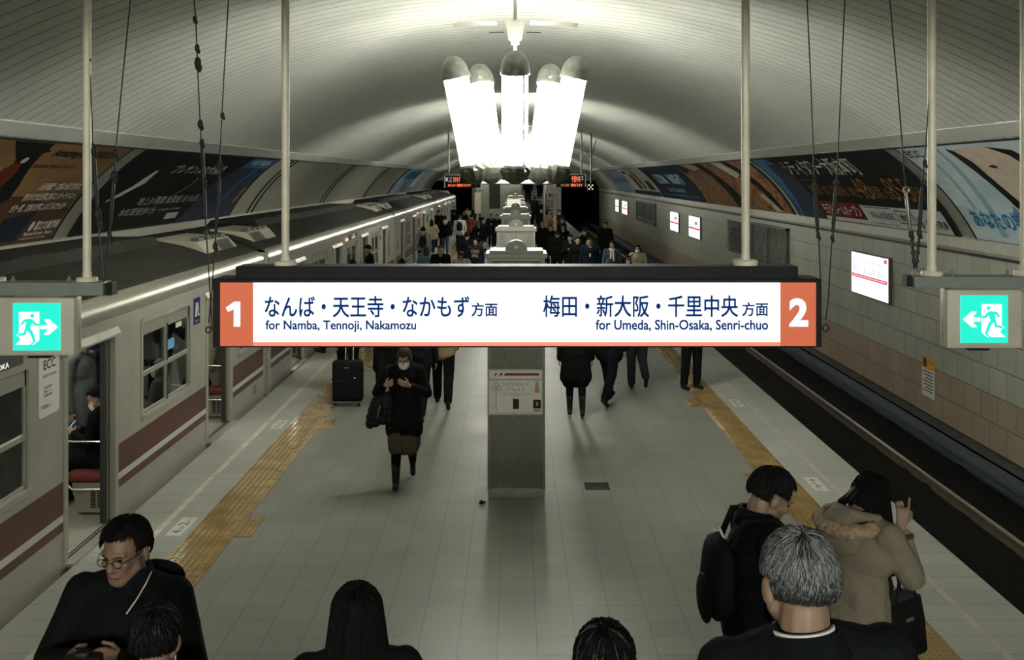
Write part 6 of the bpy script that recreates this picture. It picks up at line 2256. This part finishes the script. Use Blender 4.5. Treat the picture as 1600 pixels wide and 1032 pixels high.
cam_arm = ((.10, -.06, -.26), (-.075, -.255, -.145)); cam_arm2 = ((.11, -.06, -.26), (-.065, -.255, -.155))
m_ = person('man with glasses in a black zipped jacket holding a camera on the train side', -1.53, 4.15, 1.70, -6, .50, 'stand', ('camera', 'camera'), 2, ('short', HAIR, .008), C_BLACK, .78, 0, C_BLACK,
            head=(12, -8), glasses=True, voxel=.008, bulk=1.1, detail=True, folds=.007, arm_pos=[cam_arm, cam_arm2], collar=C_INK, hand_opts={0: {'curl': .9}, 1: {'curl': .9}})
add_strands(m_, 'short', 31, [(HAIR, 2000)], .7, .013, .0012)
T = m_.T
mb = MB(); mb.tube([tuple(T(p)) for p in ((.108, -.03, 1.505), (.106, -.075, 1.475), (.092, -.118, 1.435), (.062, -.146, 1.385))], .0032, 6)
put('white_piping', mb, C_WHITE, m_.e, True, world=False)
HB = Blob(); HB.ellipsoid(T((.05, .15, 1.42)), (.12, .05, .07)); fuse('hood', HB, C_INK, m_.e, .009, 3, .01)
mb = MB(); c0 = T((.0, -.355, 1.272)); R = Matrix.Rotation(.2, 3, 'Z')
rbox(mb, c0, (.135, .06, .092), .012, R); rbox(mb, c0 + Vector((0, 0, .052)), (.055, .05, .03), .01, R)
ln = MB(); ln.lathe([(.034, 0), (.036, .02), (.034, .065), (.026, .066)], c0 + Vector((0, -.028, -.004)), 20, Matrix.Rotation(PI / 2, 3, 'X'))
rg = MB(); rg.lathe([(.0365, 0), (.0365, .008)], c0 + Vector((0, -.072, -.004)), 20, Matrix.Rotation(PI / 2, 3, 'X'))
carried('camera', m_, [('body', mb, M_PHONE), ('lens', ln, M_RUB), ('lens_ring', rg, M_SILV)], 'black camera held by the man with glasses', 'camera')

p = person('black haired head seen from behind, right in front of the man with glasses', -1.245, 3.62, 1.555, 178, .50, 'stand', ('down', 'down'), 0, ('short', HAIR, .010), C_BLACK, .78, 0, C_BLACK, head=(8, 6), voxel=.009, detail=True, folds=.007, mask=True)
add_strands(p, 'short', 41, [(HAIR, 2000), (mat('glossy_black_strand', (.03, .034, .038), .4, noise=.1, spec=.2), 300)], .85, .015, .0012)
p = person('woman with straight black bob hair seen from behind, in a black jacket', -.556, 3.68, 1.605, 188, .50, 'stand', ('down', 'down'), 0, ('long', HAIR), C_BLACK, .78, 0, C_BLACK, head=(6, 0), voxel=.009, detail=True, folds=.008); add_strands(p, 'long', 51, [(HAIR, 1500)], 1.3, .016, .0012)
p = person('top of a head with parted black hair at the middle of the bottom edge', .262, 3.05, 1.565, 182, .67, 'stand', ('down', 'down'), 0, ('long', HAIR), C_BLACK, .78, 0, C_BLACK, head=(10, 0), voxel=.009, detail=True, folds=.008); add_strands(p, 'long', 61, [(HAIR, 1500), (mat('sheen_strand', (.05, .052, .055), .3, noise=.1), 200)], 1.3, .016, .0012)

# --- people on the platform under the sign
strap_r = ((.15, -.06, -.25), (.05, -.20, -.145)); chest_l = ((.10, -.04, -.275), (-.11, -.225, -.145))
w = person('masked woman in a short black coat and tweed skirt walking towards us with head bowed', -1.285, 12.15, 1.63, 4, 0, 'walk2', ('chest', 'strap'), 0, ('long', HAIRL), C_BLACK, .64, .03, C_TIGHT, skirt=(.50, C_TWEED), head=(32, -4), mask=True, voxel=.010, heel=True,
           arm_pos=[chest_l, strap_r], folds=.012, leg_pos=[LEGS['lift'], LEGS['fwd']], hand_opts={0: {'fwd': Vector((-.8, -.3, .35)), 'palm': Vector((.1, .9, .1)), 'thumb': Vector((0, 0, 1)), 'curl': .3}, 1: {'fwd': Vector((.8, -.3, .35)), 'palm': Vector((.1, .9, .1)), 'thumb': Vector((0, 0, 1)), 'curl': 1.1}}, sleeve_end=.86)
T = w.T
c0 = T((-.26, -.12, .98))
mb = Blob(); k_ = w.k
for t_, hw, hd_ in ((-.15, .150, .055), (-.08, .152, .060), (.0, .135, .052), (.06, .115, .042), (.10, .10, .032)):
    for a in (-1, -.4, .4, 1):
        mb.ellipsoid(c0 + Vector((hw * .72 * a - (.1 - t_) * .12, 0, t_ + .03 * a)), (.058, hd_ + .02, .062), 10, 7)
st = MB(); st.tube([tuple(c0 + Vector((-.06, 0, .10))), tuple(T((-.24, -.16, 1.24))), tuple(T((-.20, -.10, 1.46))), tuple(T((-.17, .06, 1.47))), tuple(c0 + Vector((.08, .03, .10)))], .010, 7)
zp = MB(); zp.tube([tuple(c0 + Vector((-.02, -.075, .04))), tuple(c0 + Vector((-.05, -.078, -.10)))], .006, 6)
carried('handbag', w, [('bag', mb, M_BAGB), ('shoulder_strap', st, M_BAGB), ('zip', zp, M_SILV)], 'black handbag under the arm of the masked woman walking towards us', 'bag', 'carried bags')

m1 = person('man in dark clothes pulling the black suitcase, upper body behind the sign', -2.72, 17.0, 1.74, 184, 0, 'walk', ('back', 'down'), 0, ('short', HAIR), C_INK, .78, 0, C_INK, bulk=1.1, arm_pos=[((.05, .10, -.27), (.0, .22, -.50)), None])
t = thing('suitcase', (-2.61, 16.35, 0), 'tall black wheeled suitcase standing on the yellow tactile edge', 'suitcase')
mb = MB()
rows = []
for t_, q_ in ((0, .86), (.02, .97), (.05, 1), (.95, 1), (.98, .97), (1, .86)):
    zz = .075 + .62 * t_
    rows.append([(-2.61 + .235 * q_ * math.copysign(abs(math.cos(g)) ** .35, math.cos(g)), 16.35 + .13 * q_ * math.copysign(abs(math.sin(g)) ** .35, math.sin(g)), zz) for g in [2 * PI * (i + .5) / 32 for i in range(32)]])
mb.strip(rows, closed=True); mb.f += [tuple(range(32)), tuple(range(160, 192))]; mb.m += [0, 0]
put('shell', mb, M_BAGN, t, True, angle=40)
mb = MB(); mb.span(-2.80, -2.42, 16.205, 16.222, .12, .40, .008); put('front_pocket', mb, M_BAGN, t)
for x in (-2.79, -2.43):
    mb = MB(); mb.rod((x - .02, 16.28, .04), (x + .02, 16.28, .04), .04, 14); put('wheel', mb, M_RUB, t, True, angle=40)
mb = MB(); mb.span(-2.83, -2.39, 16.21, 16.235, .06, .085, .004); put('kick_bar', mb, M_CASE, t)
mb = MB()
mb.tube([(-2.66, 16.42, .68), (-2.66, 16.46, .93), (-2.54, 16.46, .93), (-2.54, 16.42, .68)], .011, 8); put('pull_handle', mb, M_SILV, t, True, angle=50)
mb = MB(); mb.span(-2.64, -2.58, 16.212, 16.225, .60, .612); mb.span(-2.50, -2.47, 16.20, 16.222, .44, .46, .003); put('zip_tag', mb, M_SILV, t)

person('person in a long black coat walking behind the masked woman, on the suitcase side', -2.0, 16.3, 1.70, 186, 0, 'walk2', ('fwd', 'back'), 0, ('short', HAIR), C_BLACK, .52, .02, C_BLACK)
person('person in dark trousers close behind the masked woman, face hidden by the sign', -1.42, 15.35, 1.70, 176, 0, 'walk', ('down', 'down'), 0, ('short', HAIR), C_INK, .76, 0, C_BLACK)
m4 = person('man in a tan jacket and black trousers carrying a bag and a folded umbrella', -1.12, 16.2, 1.72, 182, 0, 'walk', ('down', 'fwd'), 0, ('short', HAIR), C_TAN, .80, 0, C_BLACK)
hand_bag(m4, 0, 'slim black shoulder bag swinging beside the man in the tan jacket', M_BAGN, .14, .34, .20, .06, 'shoulder_bag', off=(.05, 0))
T = m4.T; W_ = T(m4.AJ[0][2])
mb = MB(); mb.lathe([(.008, 0), (.03, .12), (.035, .30), (.012, .36)], W_ + Vector((.06, -.02, -.72)), 12)
hd = MB(); hd.tube([tuple(W_ + Vector((.06, -.02, -.36))), tuple(W_ + Vector((.05, -.02, -.12))), tuple(W_ + Vector((.02, -.03, -.07)))], .009, 7)
carried('folded_umbrella', m4, [('canopy', mb, M_BAGN), ('handle', hd, M_RUB)], 'black folded umbrella hanging below the slim bag', 'umbrella')
person('person in black stepping off the platform edge, only a leg showing below the sign', -3.62, 21.2, 1.68, -80, 0, 'walk', ('down', 'down'), 0, ('short', HAIR), C_BLACK, .70, 0, C_BLACK)

person('woman in a knee length black coat and heeled boots walking away from us', .90, 15.55, 1.64, 180, 0, 'walk', ('down', 'down'), 0, ('long', HAIR), C_BLACK, .50, .05, C_TIGHT, skirt=(.52, C_BLACK), heel=True, leg_pos=[((.0, -.05, -.41), (.0, -.02, -.80), .1), ((.0, .02, -.415), (.0, .14, -.79), .3)])
person('man in black striding away beside the knee length coat, shoe pointing sideways', 1.45, 16.4, 1.73, 150, 0, 'walk', ('down', 'down'), 0, ('short', HAIR), C_BLACK, .72, .02, C_INK, bulk=1.15)
person('man in dark trousers lifting one heel, third from the tower under the sign', 2.05, 17.6, 1.73, 184, 0, 'step', ('down', 'down'), 0, ('short', HAIR), C_INK, .72, 0, C_CHAR)
person('lone pair of dark trousers on the yellow strip below the orange number two end', 2.97, 17.6, 1.74, 24, 0, 'stand', ('down', 'down'), 0, ('short', HAIR), C_INK, .74, 0, C_INK)

# --- the crowd beyond the sign
PLACED = []
def C(px, py, h, label, **kw):
    x, d = at(px, py, h)
    if d > 56 and -.15 < x < .5:
        kw['d'] = 55.5
    elif d > 57 and x >= 2.2:
        kw['d'] = 54.6
    elif d > 57.2 and x >= .5:                                         # on the far stairs: find the step that fits
        best = min(((abs(H - (py - PY) * q / FPX - .165 * (int((q - 58) / .32) + 1) - 1.64) + (9 if any(math.hypot((px - PX) * q / FPX - a, q - b_) < .5 for a, b_ in PLACED) else 0), q) for q in [58.15 + .32 * j for j in range(18)]))
        d = best[1]
        kw['z'] = .165 * (int((d - 58) / .32) + 1)
        h = max(1.45, min(1.8, H - (py - PY) * d / FPX - kw['z']))
        x = (px - PX) * d / FPX
    elif 'd' not in kw:
        cand = sorted([1 + .004 * j for j in range(-30, 31)], key=lambda q: abs(q - 1))
        for q in cand:                                               # keep neighbours from standing inside one another
            d2 = d * q
            h2 = H - (py - PY) * d2 / FPX
            x2 = (px - PX) * d2 / FPX
            if 1.48 < h2 < 1.88 and all(math.hypot(x2 - a, (d2 - b_) * 1.25) > .56 for a, b_ in PLACED):
                x, d, h = x2, d2, h2
                break
    PLACED.append((x, d))
    kw.setdefault('voxel', .016 if d < 45 else .019)
    kw.setdefault('bulk', 1.14)
    kw.setdefault('group', 'crowd beyond the sign')
    dz_ = kw.pop('d', None)
    if dz_:
        x, d = (px - PX) * dz_ / FPX, dz_
        h = max(1.45, min(1.85, H - (py - PY) * d / FPX))
    return person(label, x, d, h, **kw)
SH = ('short', HAIR); LG = ('long', HAIR); LB = ('long', HAIRB); CR = ('crop', GREYD)
C(688.5, 384, 1.70, 'man in a dark suit, white shirt and tie walking towards us behind the sign', walk='walk', hair=SH, top=C_BLACK, hem=.76, shirt=C_WHITE, tie=C_LBLUE, arms=('down', 'fwd'), glasses=True)
q = C(742.5, 373, 1.64, 'young person in a dark hooded top with a pale chest print', walk='walk2', hair=LG, top=C_NAVY, hem=.82, bottom=C_INK, hood=C_NAVY, arms=('down', 'down'))
mb = MB(); T = q.T
letter(mb, 'ORIG', tuple(T((-.13, -.150, 1.24))), (1, 0, 0), (0, -.12, 1), .26, .11, .03)
letter(mb, 'INAL', tuple(T((-.10, -.150, 1.11))), (1, 0, 0), (0, -.0, 1), .20, .11, .03)
put('chest_print', mb, C_FUR, q.e, world=False)
q = C(720, 392, 1.60, 'woman in a pale top looking down, next to the printed hooded top', walk='walk', hair=LB, top=C_BEIGE, hem=.82, bottom=C_BLACK, head=(30, 0), arms=('strap', 'down'))
C(729.5, 363, 1.72, 'person in a black coat seen from behind, between the suit man and the printed top', face=180, walk='walk', hair=SH, top=C_BLACK, hem=.60)
C(666.5, 383, 1.60, 'woman with brown hair in a blue grey jacket walking away along the train', face=182, walk='walk', hair=('long', HAIRL), top=C_BLUEGR, hem=.80, bottom=C_NAVY)
q = C(661, 355, 1.74, 'man in a pale grey coat with a dark backpack by the train door', face=185, walk='walk2', hair=SH, top=C_GREY, hem=.66)
backpack(q, 'large dark backpack on the pale grey coat by the train', M_BAGN)
q = C(674.5, 343.5, 1.63, 'woman in a beige jacket carrying a white tote, walking away by the train', face=180, walk='walk', hair=LB, top=C_BEIGE, hem=.78, bottom=C_NAVY, arms=('down', 'strap'))
hand_bag(q, 1, 'white tote bag of the woman in the beige jacket', M_BAGW, .34, .36, .12, .04, 'tote_bag')
q = C(695.5, 337.5, 1.78, 'man in a black jacket with a pale collar and blue jeans, seen from behind', face=184, walk='walk', hair=SH, top=C_BLACK, hem=.84, bottom=C_DENIM, hood=C_BEIGE, bulk=1.25)
hand_bag(q, 0, 'pale grey carrier bag beside the blue jeans', M_BAGG, .26, .34, .12, .10, 'carrier_bag')
C(685.4, 329.5, 1.72, 'man in black facing us, close to the far train doors', d=53.6, walk='stand', hair=SH, top=C_BLACK, hem=.74, face=30)
q = C(718.5, 336.5, 1.76, 'person in a white hooded top with a black backpack, walking away', face=180, walk='walk2', hair=('short', HAIRB), top=C_LGREY, hem=.84, bottom=C_BLACK, hood=C_LGREY, bulk=1.2)
backpack(q, 'black backpack on the white hooded top', M_BAGN)
C(737, 335, 1.70, 'person in a rust coloured jacket in the thick of the crowd', face=180, walk='walk', hair=SH, top=C_RUST, hem=.82)
q = C(748, 346, 1.68, 'woman in a dark jacket over a pale collar, carrying a box bag', walk='walk', hair=LB, top=C_NAVY, hem=.80, bottom=C_GREY, shirt=C_WHITE, arms=('carry', 'down'))
hand_bag(q, 0, 'square grey bag carried by the woman with the pale collar', M_BAGG, .30, .26, .14, .02, 'box_bag')
C(749, 333, 1.70, 'bald man in the crowd, on the train side of the towers', walk='walk', hair=('crop', GREYD), top=C_INK, hem=.76, skin=1)
C(755, 342.5, 1.62, 'person peering between two others, on the train side of the towers', walk='walk2', hair=SH, top=C_BLACK, hem=.74)
C(767.5, 334.5, 1.70, 'man in an open dark jacket over a pale blue shirt beside the towers', walk='walk', hair=SH, top=C_INK, hem=.78, shirt=C_LBLUE)
C(776.5, 335.5, 1.66, 'man in black with an open collar, right beside the second tower', walk='walk2', hair=SH, top=C_BLACK, hem=.76, shirt=C_WHITE)
C(778.5, 322.5, 1.62, 'far masked woman in a grey brown coat, beside the third tower', walk='walk', hair=LG, top=C_BROWN, hem=.6, mask=True)
C(740.5, 322, 1.70, 'far man with his arms folded behind the rust jacket', walk='walk', hair=CR, top=C_CHAR, hem=.74)
C(730, 324, 1.64, 'far woman in pale clothes near the tunnel mouth on the train side', walk='walk2', hair=LB, top=C_BEIGE, hem=.66, bottom=C_GREY)
C(753, 317, 1.74, 'far tall man in black under the pale information board', walk='walk', hair=SH, top=C_BLACK, hem=.7)
C(760, 319, 1.72, 'far person in a dark coat beside the shutter', face=180, walk='walk', hair=SH, top=C_INK, hem=.62)
C(709.4, 322, 1.72, 'man in black at the end of the last train car, holding something white', walk='walk', hair=SH, top=C_BLACK, hem=.74, arms=('phone', 'phone'))
C(706.5, 318.5, 1.70, 'person half hidden behind the end of the last train car', d=75.0, walk='stand', hair=SH, top=C_BLACK, hem=.74)
C(725, 330, 1.66, 'person in a navy coat behind the white hooded top', walk='walk', hair=SH, top=C_NAVY, hem=.64)
C(577.4, 382.5, 1.74, 'man in black with a white collar boarding at the train door', face=-70, walk='walk', hair=SH, top=C_BLACK, hem=.74, shirt=C_WHITE, head=(28, 0))
C(551, 406, 1.68, 'black haired head just showing above the sign, nearer the train', face=180, walk='walk', hair=SH, top=C_BLACK, hem=.74)
C(628, 405, 1.66, 'black haired head just showing above the sign, nearer the crowd', face=180, walk='walk2', hair=SH, top=C_BLACK, hem=.74)
# empty track side
C(847.5, 347.5, 1.72, 'stern man in a long dark coat walking towards us beside the second tower', walk='walk', hair=CR, top=C_BLACK, hem=.50, bulk=1.25)
C(871, 360.5, 1.72, 'person in a black hooded coat seen from behind, carrying a white bag', face=182, walk='walk', hair=SH, top=C_BLACK, hem=.70, hood=C_BLACK, bulk=1.3)
q = C(890.8, 366, 1.70, 'man in a black coat reading his phone, on the empty track side', walk='walk2', hair=SH, top=C_BLACK, hem=.56, arms=('phone', 'phone'), head=(26, 0), shirt=C_WHITE)
phone(q, 0, 'phone held by the reading man in the black coat')
C(921.5, 372, 1.70, 'man with glasses in a navy jacket with a white collar on the empty track side', walk='walk', hair=SH, top=C_NAVY, hem=.80, shirt=C_WHITE, glasses=True, skin=1, bulk=1.3)
C(946, 348, 1.78, 'tall young man in a dark coat standing by the platform edge', walk='stand', hair=SH, top=C_INK, hem=.62, face=-10)
C(956, 377.5, 1.62, 'woman in a denim jacket with a thick cream scarf', walk='walk', hair=('long', HAIRB), top=C_DENIM, hem=.78, bottom=C_INK, scarf=C_CREAM, arms=('down', 'down'), bulk=1.2)
C(996, 383, 1.60, 'masked woman in a beige coat nearest the empty track', walk='walk2', hair=LG, top=C_BEIGE, hem=.6, mask=True)
C(981, 399.5, 1.52, 'black haired masked child or short person between the scarf and the beige coat', walk='walk', hair=('bob', HAIR), top=C_BLACK, hem=.7, mask=True)
C(910, 357.5, 1.72, 'man in black with bowed head seen from the side, by the platform edge', face=80, walk='stand', hair=SH, top=C_BLACK, hem=.76, head=(34, 0), shirt=C_WHITE)
C(879.6, 351.5, 1.68, 'woman in a black suit with a long white shirt front', walk='walk', hair=LG, top=C_BLACK, hem=.72, shirt=C_WHITE)
C(865, 337, 1.64, 'woman in brown with a pale shirt front, far on the empty track side', walk='walk', hair=LB, top=C_BROWN, hem=.72, shirt=C_WHITE)
C(878, 341, 1.70, 'man glancing sideways behind the woman with the white shirt front', face=40, walk='walk2', hair=SH, top=C_INK, hem=.74)
C(846, 326, 1.70, 'masked person in black in the far crowd beside the third tower', walk='walk', hair=SH, top=C_BLACK, hem=.66, mask=True, bulk=1.3)
C(858.5, 315, 1.74, 'far woman with wavy hair below the round clock', walk='walk', hair=('long', HAIRL), top=C_TAN, hem=.62)
C(873.8, 322.5, 1.70, 'far masked man behind the beige clock pillar', walk='walk2', hair=SH, top=C_CHAR, hem=.72, mask=True)
C(843, 314, 1.66, 'far dark figure at the foot of the stairs', walk='walk', hair=LG, top=C_BLACK, hem=.62)
C(826.5, 327, 1.64, 'masked person right beside the fourth tower', walk='walk2', hair=SH, top=C_INK, hem=.66, mask=True)
C(836, 321, 1.68, 'far person in a grey coat between tower and stairs', face=180, walk='walk', hair=SH, top=C_CHAR, hem=.6)
C(854, 330, 1.66, 'person in charcoal just behind the masked one in black', walk='walk', hair=LG, top=C_CHAR, hem=.62)
C(860, 352, 1.70, 'dark coated person overlapping the stern man, on his outer side', walk='walk2', hair=SH, top=C_BLACK, hem=.6)
C(903, 371, 1.66, 'person in black squeezed behind the reading man', walk='walk', hair=SH, top=C_BLACK, hem=.7)
x_, d_ = (824 - PX) * 61.5 / FPX, 61.5
person('dark figure walking low on the far stairs', .75, 61.6, 1.66, 0, .165 * 12, 'walk', top=C_BLACK, voxel=.02, group='crowd beyond the sign')
person('person in dark blue coming down the far stairs', 1.45, 62.2, 1.70, 0, .165 * 14, 'walk2', top=C_NAVY, hem=.6, voxel=.02, group='crowd beyond the sign')

# --- passengers in the nearest car
G = 'passengers in the nearest train car'
q = person('seated passenger in dark clothes with a white mask, holding a phone inside the open door', -4.47, 11.30, 1.66, -90, .03, 'sit', ('phone', 'phone'), 0, ('short', HAIR, .018), C_INK, .84, 0, C_BLACK, head=(24, 0), mask=True, voxel=.010, group=G, detail=True)
phone(q, 1, 'phone with a blue screen held by the seated masked passenger')
person('standing passenger in a grey coat inside the open train door, head behind the exit sign', -4.98, 12.0, 1.74, 80, .03, 'stand', ('down', 'down'), 0, SH, C_SUIT, .62, .01, C_CHAR, group=G, voxel=.012)
person('passenger standing in the dark at the back of the open door, in navy', -5.5, 14.2, 1.70, 20, .03, 'stand', ('phone', 'phone'), 0, SH, C_NAVY, .76, 0, C_BLACK, group=G)
person('seated grey haired passenger behind the four pane window', -4.47, 13.2, 1.60, -90, .03, 'sit', ('phone', 'phone'), 0, ('crop', GREYH), C_GREY, .84, 0, C_BLACK, mask=True, group=G)
person('standing passenger in charcoal seen through the four pane window', -5.1, 15.05, 1.72, 60, .03, 'stand', ('raise', 'down'), 0, SH, C_CHAR, .76, 0, C_BLACK, group=G)
person('seated passenger in an olive jacket inside the second open door', -4.47, 15.72, 1.66, -90, .03, 'sit', ('phone', 'phone'), 0, SH, C_KHAKI, .84, 0, C_CHAR, group=G)
person('masked passenger seated behind the nearest window', -4.47, 9.15, 1.62, -90, .03, 'sit', ('phone', 'phone'), 0, LG, C_BLACK, .84, 0, C_BLACK, mask=True, group=G)
person('standing passenger in black behind the nearest window', -5.25, 10.9, 1.70, 70, .03, 'stand', ('raise', 'down'), 0, SH, C_BLACK, .76, 0, C_BLACK, group=G)
